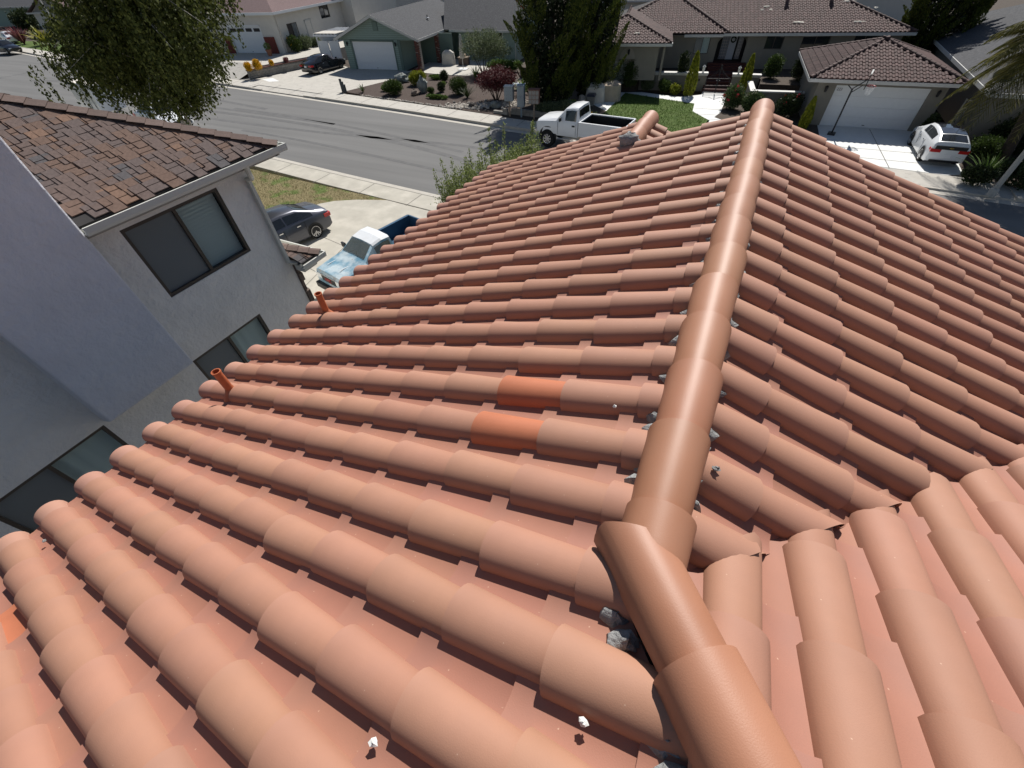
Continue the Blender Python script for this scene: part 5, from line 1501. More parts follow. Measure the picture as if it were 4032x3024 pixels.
# raised pad of the cream house
mb = MB(); mb.prism([(-64, 35.4), (-48.3, 34.0), (-47.2, 34.9), (-45.25, 41.3), (-45.0, 58), (-90, 60), (-90, 40)], -.5, .0)
mb.prism([(-64, 38.0), (-49.6, 36.9), (-47.0, 36.2), (-45.3, 41.3), (-45.0, 58), (-64, 58)], -.5, .88)
mb.add([(-64, 35.4, .004), (-48.3, 34.2, .004), (-47.0, 36.2, .88), (-49.6, 36.9, .88), (-64, 38, .88)], [(0, 1, 2, 3, 4)])
struct('raised_drive', mb, MT['concrete'])
mb = MB(); mb.prism([(-45.3, 34.4), (-46.3, 33.4), (-44, 33.2), (-35.2, 32.4), (-33.7, 33.2), (-33.66, 33.51), (-32.1, 38.6), (-32.4, 42.5), (-39.8, 41.9), (-44.6, 44)], -.5, -.001)
mb.prism([(-46.9, 34.3), (-45.0, 33.9), (-44.0, 41.6), (-45.2, 41.4)], -.5, -.002)
struct('green_house_drive', mb, MT['concrete'])
mb = MB(); mb.prism([(-45.9, 35.1), (-44.2, 34.5), (-43.3, 35.0), (-45.2, 35.9)], -.4, .004); struct('drive_patch', mb, MT['whiteconcrete'])
# side carport between the two houses
cp = thing('side_carport', 'white side fence panel with a translucent roofed pergola left of the green garage', 'carport', (-43.6, 43.4, 0), R(8))
mb = MB()
for x in (-1.4, 1.2): mb.box(x - .06, x + .06, -.06, .06, 0, 2.5)
mb.obj('post', MT['whitepaint'], cp)
mb = MB(); mb.box(-1.3, -.1, -.03, .03, .1, 2.0); mb.box(.0, 1.15, -.03, .03, .1, 2.0); mb.obj('panel', MT['whitepaint'], cp)
mb = MB()
for k in range(7): mb.box(-1.5 + k * .45, -1.42 + k * .45, -.3, 4.5, 2.52, 2.62)
mb.box(-1.55, 1.45, -.35, -.25, 2.40, 2.52); mb.obj('rafter', MT['whitepaint'], cp)
mb = MB(); mb.box(-1.5, 1.4, -.2, 1.6, 2.63, 2.65); mb.obj('roof_sheet', CANV, cp)
# --- houses further off
def plain_house(name, label, pos, ang, size, hwall, rise, wall, roof, hip=True, garage=None, wins=(), over=.5, fasc='fasciawhite'):
    t = thing(name, label, 'house', (*pos, 0), R(ang)); w, d = size
    T = lambda u, v, z: (u, v, z)
    mb = MB(); ops = list(wins) + ([garage] if garage else [])
    wall_faces(mb, T, 0, w, -.1, hwall, ops, .12)
    for a, b in (((0, 0), (0, d)), ((w, d), (w, 0)), ((0, d), (w, d))): mb.add([(*a, -.1), (*b, -.1), (*b, hwall), (*a, hwall)], [(0, 1, 2, 3)])
    mb.obj('wall', MT[wall], t)
    for q in wins: window(t, T, *q, gmats=('glass', 'glass'), depth=.06, fmat='whitepaint')
    if garage: garage_door(t, T, *garage, 4, depth=.1, panes=4)
    o = over; C_ = [(-o, -o, hwall), (w + o, -o, hwall), (w + o, d + o, hwall), (-o, d + o, hwall)]
    mb = MB()
    if hip:
        k = min(w, d) / 2 + o
        if w >= d: a, b = (k - o, d / 2, hwall + rise), (w - k + o, d / 2, hwall + rise); P = [[C_[0], C_[1], b, a], [C_[1], C_[2], b], [C_[2], C_[3], a, b], [C_[3], C_[0], a]]
        else: a, b = (w / 2, k - o, hwall + rise), (w / 2, d - k + o, hwall + rise); P = [[C_[0], C_[1], a], [C_[1], C_[2], b, a], [C_[2], C_[3], b], [C_[3], C_[0], a, b]]
    else:
        if w >= d: a, b = (-o, d / 2, hwall + rise), (w + o, d / 2, hwall + rise); P = [[C_[0], C_[1], b, a], [C_[2], C_[3], a, b]]; tri = [[(0, 0, hwall), (0, d, hwall), (0, d / 2, hwall + rise)], [(w, 0, hwall), (w, d, hwall), (w, d / 2, hwall + rise)]]
        else: a, b = (w / 2, -o, hwall + rise), (w / 2, d + o, hwall + rise); P = [[C_[0], a, b, C_[3]], [C_[1], C_[2], b, a]]; tri = [[(0, 0, hwall), (w, 0, hwall), (w / 2, 0, hwall + rise)], [(0, d, hwall), (w, d, hwall), (w / 2, d, hwall + rise)]]
        for q in tri: MB().add(q, [(0, 1, 2), (2, 1, 0)]).obj('gable', MT[wall], t)
    for p in P: mb.slab(p, .06)
    mb.obj('roof', MT[roof], t)
    fascia_run(t, C_, .2, .05, fasc, closed=True)
    return t
rh = plain_house('grey_roof_house', 'grey shingle roofed house with pale gutter at the right behind the palm', (11.75, 34.6), 0, (16, 22), 2.55, 3.4, 'brownstucco', 'greyshingle', over=.45)
t = thing('satellite_dish', 'grey satellite dish on a bent arm at the roof edge by the palm', 'satellite dish', (11.35, 34.6, 2.55))
mb = MB(); mb.tube([(0, 0, 0), (0, -.02, .35), (.1, .05, .5)], .025, 6); mb.obj('mast', MT['trim'], t)
mb = MB(); mb.lathe([(.0, .0), (.15, .015), (.28, .05), (.36, .09), (.365, .1), (.28, .065), (.0, .015)], 18, 0, Matrix.Translation((.18, .12, .62)) @ Matrix.Rotation(R(-25), 4, 'Z') @ Matrix.Rotation(R(58), 4, 'X') @ Matrix.Diagonal((1.15, .95, 1, 1))); mb.obj('dish', material("dish_grey", (.10, .10, .105), rough=.5), t, 50)
mb = MB(); mb.tube([(.1, .05, .5), (-.15, .30, .62)], .015, 5); mb.obj('feed_arm', MT['trim'], t)
plain_house('pale_house', 'small pale house with blue white panelled garage door at the far left', (-121, 51.5), 18, (8.5, 12), 2.9, 2.2, 'cream', 'redshingle', False, (2.2, 7.2, 0, 2.3), over=.6)
plain_house('far_house', 'pale green walled house behind the flax plants at the far left edge', (-150, 56), 12, (20, 12), 3.0, 2.4, 'green', 'greyshingle', True)
plain_house('far_house', 'grey roofed house seen over the tile roofs behind the twin cypresses', (-24, 72), 10, (13, 12), 2.8, 2.4, 'cream', 'greyshingle', True)
plain_house('far_house', 'tan house glimpsed beyond the garage of the sage green house', (-70, 84), 8, (18, 12), 3.0, 2.6, 'cream', 'redshingle', True)
plain_house('far_house', 'large grey shingle roof rising behind the dark brown tile roof', (-8, 80), 11, (26, 14), 3.0, 3.2, 'cream', 'greyshingle', True)
plain_house('far_house', 'grey roofed house beyond the conifer at the top right', (26, 62), 6, (22, 14), 3.0, 3.2, 'cream', 'greyshingle', True)
plain_house('far_house', 'grey roofed house behind the cream house at the top left', (-98, 72), 10, (22, 12), 3.0, 2.6, 'cream', 'greyshingle', True)
# board fences behind: every board its own
def board_fence(label, a, b, h=1.8, mat='wood', step=.30):
    a, b = Vector((*a, 0)), Vector((*b, 0)); L_ = (b - a).length; t = thing('board_fence', label, 'fence', a, math.atan2(b.y - a.y, b.x - a.x))
    BD = MB().box(-step * .48, step * .48, -.012, .012, 0, h).mesh('board', MT[mat])
    for k in range(int(L_ / step)): link('board', BD, t, Matrix.Translation((step * (k + .5), random.uniform(-.008, .008), random.uniform(-.02, .02))))
    mb = MB()
    for z in (.4, h - .3): mb.box(0, L_, .012, .06, z - .045, z + .045)
    mb.obj('rail', MT[mat], t)
    for k in range(int(L_ / 2.4) + 1): link('post', bpy.data.meshes.get('fence_post') or MB().box(-.05, .05, .06, .16, 0, h + .05).mesh('fence_post', MT[mat]), t, Matrix.Translation((min(k * 2.4, L_), 0, 0)))
    return t
board_fence('pale board fence behind the twin cypresses and left of the tile roof', (-15.6, 60.5), (-13.6, 70), 1.8)
board_fence('dark board fence in the yard beyond the sage green garage', (-50, 66), (-38, 66), 1.8, 'darkwood')
board_fence('pale board fence beside the conifer behind the brown tile roof', (13.2, 60), (13.2, 72), 1.8)

# ------------------------------------------------------------------ vegetation
LF = {}
LF['birch'] = leaf_material("birch_leaves", [(.026, .034, .008), (.048, .062, .012), (.078, .092, .02), (.125, .135, .035)], .25)
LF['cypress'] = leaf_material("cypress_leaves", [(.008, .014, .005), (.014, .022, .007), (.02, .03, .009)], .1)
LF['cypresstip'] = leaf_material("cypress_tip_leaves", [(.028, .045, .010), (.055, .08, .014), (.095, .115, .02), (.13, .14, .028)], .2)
LF['olive'] = leaf_material("olive_leaves", [(.07, .09, .045), (.11, .14, .07), (.17, .20, .11), (.09, .12, .05)], .25)
LF['maple'] = leaf_material("maple_leaves", [(.055, .012, .016), (.085, .02, .022), (.12, .035, .032)], .2)
LF['green'] = leaf_material("shrub_leaves", [(.03, .05, .012), (.05, .08, .018), (.08, .12, .025)], .2)
LF['lime'] = leaf_material("lime_leaves", [(.12, .15, .015), (.20, .22, .02), (.30, .30, .03)], .25)
LF['dark'] = leaf_material("dark_leaves", [(.015, .025, .010), (.03, .045, .015), (.045, .06, .02)], .15)
LF['bright'] = leaf_material("bright_leaves", [(.09, .14, .03), (.15, .22, .05), (.24, .32, .10)], .3)
LF['fresh'] = leaf_material("fresh_leaves", [(.08, .11, .03), (.14, .18, .045), (.21, .25, .08), (.27, .29, .13)], .35)
LF['yellow'] = leaf_material("yellow_flowers", [(.60, .33, .01), (.70, .42, .02), (.5, .25, .01)], .2)
LF['flax'] = leaf_material("flax_leaves", [(.10, .025, .035), (.17, .05, .06), (.30, .14, .13), (.07, .02, .03)], .2)
LF['yflax'] = leaf_material("yellow_flax_leaves", [(.20, .20, .03), (.34, .32, .05), (.45, .42, .10), (.12, .14, .03)], .2)
LF['rose'] = leaf_material("rose_leaves", [(.03, .06, .02), (.06, .09, .03), (.11, .15, .05)], .2)
LF['red'] = leaf_material("red_petals", [(.5, .02, .05), (.6, .06, .08), (.42, .02, .04)], .2)
LF['white'] = leaf_material("cream_petals", [(.65, .58, .45), (.7, .66, .6), (.6, .35, .3)], .2)
LF['palm'] = leaf_material("palm_leaves", [(.05, .06, .015), (.10, .10, .025), (.18, .16, .04), (.30, .28, .13)], .25)
LF['grassy'] = leaf_material("grass_blades", [(.06, .11, .02), (.09, .15, .03), (.13, .18, .05)], .3)
LF['dry'] = leaf_material("dry_grass_blades", [(.16, .135, .06), (.22, .18, .09), (.10, .13, .04)], .3)
LF['ivy'] = leaf_material("pale_leaves", [(.05, .08, .03), (.3, .33, .28), (.5, .52, .48)], .2)
MT['bark'] = material("dark_bark", (.07, .055, .045), rough=1, var=.3, vscale=9, bump=.8, bscale=25)
MT['palebark'] = material("pale_bark", (.34, .31, .28), rough=.95, var=.25, vscale=7, bump=.5, bscale=25, stretch=(1, 1, .3))

def leaf_mesh(name, mat, pos, direc, size, width=.5, seed=0, roll=None):
    """numpy leaf cards: diamonds centred at pos, long axis direc"""
    rg = np.random.default_rng(seed); n = len(pos)
    d = direc / (np.linalg.norm(direc, axis=1, keepdims=True) + 1e-9)
    r = rg.normal(size=(n, 3)); s = np.cross(d, r); s /= np.linalg.norm(s, axis=1, keepdims=True) + 1e-9
    nn = np.cross(s, d)
    L = (size * rg.uniform(.65, 1.35, n))[:, None] if np.isscalar(size) else size[:, None]
    W = L * width * .5
    v = np.stack([pos - d * L * .5, pos + s * W + nn * L * .06, pos + d * L * .5, pos - s * W + nn * L * .06], 1).reshape(-1, 3)
    me = bpy.data.meshes.new(name)
    me.vertices.add(4 * n); me.vertices.foreach_set("co", v.astype(np.float32).ravel())
    me.loops.add(4 * n); me.loops.foreach_set("vertex_index", np.arange(4 * n, dtype=np.int32))
    me.polygons.add(n); me.polygons.foreach_set("loop_start", np.arange(0, 4 * n, 4, dtype=np.int32)); 
    me.polygons.foreach_set("loop_total", np.full(n, 4, dtype=np.int32))
    me.materials.append(mat); me.update(calc_edges=True); me.validate()
    return me
def shell_points(rg, centres, radii, n, hollow=.55):
    """n points inside a set of ellipsoids, denser near their surface"""
    c = np.array(centres, float); r = np.array(radii, float)
    w = (r[:, 0] * r[:, 1] + r[:, 1] * r[:, 2] + r[:, 0] * r[:, 2]); k = rg.choice(len(c), n, p=w / w.sum())
    u = rg.normal(size=(n, 3)); u /= np.linalg.norm(u, axis=1, keepdims=True)
    q = rg.uniform(hollow ** 3, 1, n) ** (1 / 3)
    return c[k] + u * r[k] * q[:, None], u, k
def clumped(rg, pts, u, per, spread):
    p = np.repeat(pts, per, 0) + rg.normal(size=(len(pts) * per, 3)) * spread
    return p, np.repeat(u, per, 0)
def shrub(name, label, cat, pos, size, mat, leaf=.07, n=500, seed=0, group=None, flat=1.0, stem=True, flowers=None, hollow=.6, up=.5):
    rg = np.random.default_rng(seed + 100); t = thing(name, label, cat, pos if len(pos) == 3 else (*pos, 0), 0, group)
    w, d, h = size
    cs = [(0, 0, h * .5)] + [(rg.uniform(-.28, .28) * w, rg.uniform(-.28, .28) * d, h * rg.uniform(.4, .68)) for _ in range(5)]
    rs = [(w * .46, d * .46, h * .5)] + [(w * .26, d * .26, h * .34) for _ in range(5)]
    n = max(n, int(min(9000, 2.6 * 3.2 * (w * d / 3 + (w + d) * h / 3) / (leaf * leaf * .3))))
    p, u, _ = shell_points(rg, cs, rs, n // 5, hollow)
    p, u = clumped(rg, p, u, 5, min(w, d, h) * .06)
    p[:, 2] = np.maximum(p[:, 2], .02)
    link('foliage', leaf_mesh('foliage', LF[mat], p, u * .7 + rg.normal(size=p.shape) * .6 + np.array([0, 0, up]), leaf, .55, seed), t)
    if stem:
        mb = MB()
        for k in range(4):
            a = 1.57 * k + seed; mb.tube([(.04 * math.cos(a), .04 * math.sin(a), 0), (w * .18 * math.cos(a), d * .18 * math.sin(a), h * .55)], [.025, .01], 5)
        mb.obj('stem', MT['bark'], t)
    if flowers:
        fm, fn, fs = flowers; q, u, _ = shell_points(rg, cs, [(a * 1.03, b * 1.03, c * 1.03) for a, b, c in rs], fn, .9); q = q[q[:, 2] > h * .45]
        pp, uu = clumped(rg, q, np.tile([0, 0, 1.0], (len(q), 1)), 6, fs * .35)
        link('flowers', leaf_mesh('flowers', LF[fm], pp, uu + rg.normal(size=pp.shape) * .8, fs, .8, seed + 5), t)
    return t
def spiky(name, label, cat, pos, h, n, mat, seed=0, spread=.5, w=.06, group=None, droop=.25):
    rg = random.Random(seed); t = thing(name, label, cat, (*pos, 0) if len(pos) == 2 else pos, 0, group); mb = MB()
    for k in range(n):
        a = rg.uniform(0, 6.283); tl = rg.uniform(.15, 1) * spread; L = h * rg.uniform(.6, 1.1); ww = w * rg.uniform(.7, 1.3)
        dx, dy = math.cos(a), math.sin(a); px_, py_ = -dy * ww / 2, dx * ww / 2; P = []
        for q in (0, .4, .75, 1): P.append((dx * L * tl * q * (1 + q * .3), dy * L * tl * q * (1 + q * .3), L * (q * (1 - tl * .25) - droop * tl * q ** 3)))
        wv = (.7, 1, .7, .05); v = []
        for p, g_ in zip(P, wv): v += [(p[0] - px_ * g_, p[1] - py_ * g_, p[2]), (p[0] + px_ * g_, p[1] + py_ * g_, p[2])]
        mb.add(v, [(0, 1, 3, 2), (2, 3, 5, 4), (4, 5, 7, 6)])
    mb.obj('blades', LF[mat], t); return t

# birch by the near kerb
def branchy(mb, pts, r0, r1, seg=7): mb.tube(pts, [r0 + (r1 - r0) * i / (len(pts) - 1) for i in range(len(pts))], seg)
bt = thing('birch_tree', 'large weeping birch with twin pale trunks rising beyond the shingle roof', 'tree', (-23.9, 13.2, 0))
rg = np.random.default_rng(5)
mb = MB()
branchy(mb, [(-.1, 0, 0), (-.12, .05, 2.5), (-.22, .1, 4.4), (-.1, .1, 6.0), (.4, .1, 8.0), (.9, .1, 10.0)], .16, .05)
branchy(mb, [(.18, .1, 0), (.12, .15, 2.8), (.05, .2, 4.2), (.1, .3, 5.6), (.4, .3, 7.6)], .12, .04)
ends = []
for k in range(60):
    z0 = rg.uniform(4.4, 9.6); base = np.array([.05 * (z0 - 4), .15, z0]); a = rg.uniform(0, 6.283)
    L_ = rg.uniform(1.5, 4.6) * (1.15 - abs(z0 - 6.0) / 8)
    drift = (z0 - 6.0) * .75
    L_ *= max(.25, 1 + math.cos(a) * max(-.8, min(.8, drift * .35)))
    mid = base + np.array([math.cos(a) * L_ * .55, math.sin(a) * L_ * .45, L_ * .28]); end = base + np.array([math.cos(a) * L_, math.sin(a) * L_ * .8, L_ * .12])
    branchy(mb, [tuple(base), tuple(mid), tuple(end)], .032, .008, 5); ends.append((base, mid, end))
mb.obj('trunk', MT['palebark'], bt, 60)
P, D_ = [], []
for k in range(1500):
    b_, m_, e_ = ends[rg.integers(len(ends))]; q = rg.uniform(.2, 1.05)
    p = (m_ + (e_ - m_) * (q - .5) * 2) if q > .5 else (b_ + (m_ - b_) * q * 2)
    p = p + rg.normal(size=3) * [.35, .35, .3]
    L_ = min(rg.uniform(.5, 2.3), max(.3, p[2] - 3.4 - rg.uniform(0, .7))); n = int(L_ * 30); sway = rg.normal(size=2) * .10
    for i in range(n):
        s_ = i / n * L_
        P.append(p + np.array([sway[0] * s_, sway[1] * s_, -s_]) + rg.normal(size=3) * .05); D_.append([rg.normal() * .5, rg.normal() * .5, -1])
c2, u2, _ = shell_points(rg, [(.3, 0, 7.3), (2.0, .2, 9.2), (-2.9, .2, 6.0), (2.6, .3, 7.2), (-1.8, 0, 5.3), (2.4, .3, 6.0), (-4.0, .3, 5.3), (0, .3, 5.4), (-2.0, 0, 7.2)], [(2.8, 2.6, 1.7), (2.6, 2.4, 1.8), (2.0, 1.9, 1.2), (2.1, 2.0, 1.5), (1.9, 1.8, 1.2), (1.7, 1.6, 1.0), (1.5, 1.4, .9), (1.9, 1.7, 1.1), (1.9, 1.8, 1.2)], 4300, .2)
c2, u2 = clumped(rg, c2, u2, 6, .14)
P = np.concatenate([np.array(P), c2]); D_ = np.concatenate([np.array(D_), u2 * .5 + [0, 0, -.7]])
xl = np.interp(P[:, 2], [3.2, 3.5, 4.0, 5.3, 7.0, 9.0, 12], [-1.5, -3.0, -6.6, -6.3, -3.9, -1.0, 2.0]); xr = np.interp(P[:, 2], [3.2, 3.7, 4.35, 5.5, 7.4, 9, 12], [.2, .6, 2.0, 4.1, 5.4, 5.6, 5.0])
jit = rg.normal(size=len(P)) * .45; keep = ~((P[:, 1] < .1) & (np.abs(P[:, 0] + .1) < .75) & (P[:, 2] < 5.6) & (rg.random(len(P)) < .85)) & (P[:, 0] > xl + jit) & (P[:, 0] < xr + jit) & (P[:, 2] > 3.3); P, D_ = P[keep], D_[keep]
link('crown', leaf_mesh('crown', LF['birch'], P, D_ + rg.normal(size=D_.shape) * .35, .125, .6, 3), bt)

# big cypresses: flame-shaped upswept tufts
def cypress(name, label, pos, h, w, seed, ntuft=110, lean=(0, 0), group=None, base=.3):
    rg = np.random.default_rng(seed); t = thing(name, label, 'tree', (*pos, 0), 0, group)
    mb = MB(); branchy(mb, [(0, 0, 0), (lean[0] * .3, lean[1] * .3, h * .4), (lean[0] * .8, lean[1] * .8, h * .85)], .3, .06); 
    for k in range(5):
        a = 1.3 * k; branchy(mb, [(0, 0, h * .12), (w * .25 * math.cos(a), w * .25 * math.sin(a), h * .4)], .12, .04, 5)
    mb.obj('trunk', MT['bark'], t)
    P, D_, S_ = [], [], []
    def prof(q): return w / 2 * (.55 + .9 * q if q < .35 else (.865 + .135 * math.sin((q - .35) * 6)) * max(0, (1 - ((q - .35) / .68) ** 2.2)) ** .75 + .0)
    for k in range(ntuft):
        q = rg.uniform(base / h * .3, .97) ** .9; a = rg.uniform(0, 6.283); R_ = prof(q) * rg.uniform(.62, .95)
        c = np.array([math.cos(a) * R_ + lean[0] * q, math.sin(a) * R_ + lean[1] * q, q * h])
        out = np.array([math.cos(a), math.sin(a), 0]); L_ = rg.uniform(1.0, 2.3) * (1.15 - q * .4); tw = rg.uniform(.1, .75)
        n = int(260 * L_)
        s_ = rg.uniform(0, 1, n) ** .8
        ax = c + (out * (.50 * s_ * L_)[:, None] + np.array([0, 0, 1]) * (s_ * L_)[:, None] + np.array([-out[1], out[0], 0]) * (tw * s_ ** 2 * L_)[:, None])
        rad = .36 * (1 - s_) ** .7 * (.35 + .65 * np.minimum(1, s_ * 4)) + .02
        u = rg.normal(size=(n, 3)); u /= np.linalg.norm(u, axis=1, keepdims=True)
        P.append(ax + u * rad[:, None]); D_.append(u * .45 + out * .25 + np.array([0, 0, 1.0])); S_.append(np.full(n, .115))
    inner = len(P)
    n = int(h * w * 230)
    q = rg.uniform(.01, .97, n); a = rg.uniform(0, 6.283, n); R_ = np.array([prof(x) for x in q]) * rg.uniform(0, .9, n) ** .5
    P.append(np.stack([np.cos(a) * R_ + lean[0] * q, np.sin(a) * R_ + lean[1] * q, q * h], 1)); D_.append(rg.normal(size=(n, 3)) + [0, 0, .6]); S_.append(np.full(n, .26))
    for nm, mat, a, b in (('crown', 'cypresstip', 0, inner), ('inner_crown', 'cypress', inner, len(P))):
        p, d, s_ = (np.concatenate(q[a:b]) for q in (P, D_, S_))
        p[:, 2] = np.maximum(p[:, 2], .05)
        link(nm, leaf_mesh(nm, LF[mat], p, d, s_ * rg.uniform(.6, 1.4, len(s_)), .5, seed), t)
    return t
cypress('cypress_tree', 'broad dark twisted cypress with upswept tufts, the left one behind the mailboxes', (-14.0, 35.2), 9.6, 4.9, 31, 150)
cypress('cypress_tree', 'dark twisted cypress against the brown tile roof, right of its larger twin', (-11.6, 37.6), 9.2, 3.6, 32, 110)
cypress('conifer_tree', 'tall dark conifer behind the right corner of the brown tile roof', (11.2, 51.5), 8.6, 4.9, 33, 190)
# palm at the right edge
def palm(name, label, pos, h, seed, lean=(0, 0)):
    rg = random.Random(seed); t = thing(name, label, 'palm', (*pos, 0)); mb = MB()
    pts = [(lean[0] * (i / 10) ** 1.3, lean[1] * (i / 10) ** 1.3, h * i / 10) for i in range(11)]; mb.tube(pts, [.26 - .008 * i for i in range(11)], 12); mb.obj('trunk', MT['bark'], t, 60)
    for k in range(58):
        a = k * 2.399; el = rg.uniform(-.5, 1.0); L_ = rg.uniform(2.6, 3.3); mb = MB(); N_ = 12; P = []
        for i in range(N_ + 1):
            q = i / N_; r_ = L_ * (q * math.cos(el) * (1 - .1 * q)); z = L_ * (math.sin(el) * q - .75 * q * q * (1.0 - .35 * abs(el)))
            P.append(Vector((lean[0] + math.cos(a) * r_, lean[1] + math.sin(a) * r_, h + z)))
        for i in range(N_):
            mb.tube([P[i], P[i + 1]], .016, 3, 0, False)
            d = (P[i + 1] - P[i]).normalized(); side = d.cross(Vector((0, 0, 1))).normalized(); up = side.cross(d)
            for sg in (-1, 1):
                for f_ in (0, .25, .5, .75):
                    p = P[i].lerp(P[i + 1], f_); ll = .62 * math.sin(math.pi * min(.97, (i + f_ + .6) / N_)) ** .6 + .08
                    e = p + side * sg * ll * .8 + d * ll * .55 - Vector((0, 0, 1)) * ll * rg.uniform(.25, .6); m_ = p.lerp(e, .5) + up * .03
                    mb.add([p - d * .011, p + d * .011, m_ + d * .017, e, m_ - d * .017], [(0, 1, 2, 3, 4)])
        mb.obj('frond', LF['palm'], t)
    return t
palm('palm_tree', 'palm with yellow green feathery fronds at the right edge of the view', (12.84, 32.0), 5.2, 4, (-1.7, -1.9))
# olive-like multi stem tree, japanese maple
def small_tree(name, label, cat, pos, h, w, mat, seed, n=2600, leaf=.1, trunk_h=.9, flat=.5, stems=5):
    rg = np.random.default_rng(seed); t = thing(name, label, cat, (*pos, 0)); mb = MB()
    for k in range(stems):
        a = 6.283 * k / stems + .3; r_ = w * .24
        branchy(mb, [(.1 * math.cos(a), .1 * math.sin(a), 0), (r_ * .5 * math.cos(a), r_ * .5 * math.sin(a), trunk_h), (r_ * 1.3 * math.cos(a), r_ * 1.3 * math.sin(a), h * .75)], .055, .015, 6)
    mb.obj('trunk', MT['bark'], t)
    ch = h - trunk_h
    cs = [(0, 0, trunk_h + ch * .5)] + [(rg.uniform(-.3, .3) * w, rg.uniform(-.3, .3) * w, trunk_h + ch * rg.uniform(.3, .72)) for _ in range(9)]
    rs = [(w * .42, w * .42, ch * .48)] + [(w * .2, w * .2, ch * .27) for _ in range(9)]
    p, u, _ = shell_points(rg, cs, rs, n // 6, .45); p, u = clumped(rg, p, u, 6, .11)
    link('crown', leaf_mesh('crown', LF[mat], p, u * .6 + rg.normal(size=p.shape) * .5 + [0, 0, .35 if flat < 1 else -.5], leaf, .38, seed), t)
    return t
small_tree('olive_tree', 'grey green rounded olive tree with several stems in front of the wing windows', 'tree', (-24.4, 43.4), 3.5, 5.0, 'olive', 41, 11000, .14)
small_tree('maple_tree', 'spreading burgundy Japanese maple beside the mailboxes', 'tree', (-18.6, 34.9), 2.15, 4.0, 'maple', 42, 12000, .13, .7, 1)
# garden bed plants in front of the sage house
bed = 'shrubs in the bark mulch bed'
shrub('round_shrub', 'large clipped brown green shrub at the left end of the mulch bed', 'shrub', (-28.3, 34.1), (1.9, 1.7, 1.05), 'green', .09, 1500, 1, bed)
shrub('round_shrub', 'lime green rounded shrub behind the upright grey rock', 'shrub', (-28.1, 37.6), (1.75, 1.6, 1.05), 'lime', .10, 1500, 2, bed)
shrub('round_shrub', 'small dark green shrub in the middle of the mulch bed', 'shrub', (-24.6, 36.0), (.65, .65, .75), 'dark', .07, 500, 3, bed)
shrub('round_shrub', 'dark bushy shrub left of the burgundy maple', 'shrub', (-22.7, 35.8), (1.5, 1.4, 1.25), 'green', .09, 1300, 4, bed)
shrub('round_shrub', 'feathery dark shrub in front of the patio edge', 'shrub', (-26.3, 39.2), (.8, .8, .95), 'dark', .07, 600, 5, bed)
shrub('round_shrub', 'low reddish shrub at the foot of the brick column', 'shrub', (-30.5, 41.0), (1.5, .9, .55), 'maple', .07, 700, 6, bed)
shrub('grass_clump', 'low bright grassy mound on the patio side of the mulch bed', 'grass clump', (-27.7, 40.0), (1.4, 1.0, .4), 'grassy', .12, 900, 7, bed, stem=False)
shrub('grass_clump', 'long low green ground cover strip near the pavement', 'grass clump', (-23.8, 34.0), (2.6, .7, .32), 'grassy', .12, 1200, 8, bed, stem=False)
shrub('round_shrub', 'tiny green shrub between the grassy mound and the middle of the bed', 'shrub', (-25.6, 37.8), (.5, .5, .4), 'bright', .07, 250, 9, bed)
shrub('round_shrub', 'small shrub tucked in front of the upright grey rock', 'shrub', (-25.2, 35.3), (.7, .6, .5), 'green', .07, 400, 10, bed)
shrub('round_shrub', 'yellow green low shrub by the drive edge left of the large clipped shrub', 'shrub', (-29.7, 34.9), (1.0, .8, .5), 'bright', .08, 500, 11, bed)
spiky('spiky_plant', 'spiky dark strap leaved plant left of the maple', 'plant', (-21.4, 35.0), 1.1, 46, 'dark', 1, .9, .06)
spiky('spiky_plant', 'small yucca at the corner of the drive and the bed', 'plant', (-31.6, 33.9), .8, 26, 'green', 2, .8, .05)
spiky('spiky_plant', 'bright green cycad like plant behind the mailboxes', 'plant', (-17.4, 37.4), 1.25, 60, 'bright', 3, .9, .09)
spiky('spiky_plant', 'pale green leafy plant behind the maple beside the patio', 'plant', (-24.1, 41.3), 1.1, 44, 'bright', 4, .8, .08)
shrub('round_shrub', 'bright green low hedge behind the maple crown', 'hedge', (-22.8, 44.8), (3.6, 1.2, .9), 'grassy', .12, 1500, 12)
# cream house plants
for k, (x, y, s_) in enumerate([(-46.95, 34.9, .75), (-46.45, 35.6, .9)]):
    shrub('flower_clump', ['smaller yellow flowering clump at the end of the block wall', 'larger yellow flowering clump on the block wall'][k], 'flowers', (x, y, .66), (s_ * 1.1, s_, s_), 'yellow', .10, 900, 20 + k, None, stem=False)
shrub('flower_clump', 'small yellow plant further along the block wall', 'flowers', (-46.3, 37.3, .72), (.5, .5, .55), 'yellow', .08, 220, 23, stem=False)
shrub('round_shrub', 'reddish succulent on the block wall behind the black saloon', 'plant', (-45.95, 38.9, .74), (.7, .5, .45), 'flax', .07, 250, 24, stem=False)
for k, (x, y, w, h) in enumerate([(-48.75, 43.3, 1.4, 1.5), (-49.0, 45.0, 1.5, 1.3), (-49.2, 46.8, 1.3, .9)]):
    shrub('wall_shrub', ['loose shrub with pale flowers under the cream house side window', 'grey green shrub right of the side window', 'low shrub at the foot of the cream side wall'][k], 'shrub', (x, y, .88), (w, w, h), 'olive' if k else 'green', .1, 900, 25 + k, flowers=('yellow', 12, .12) if k == 0 else None)
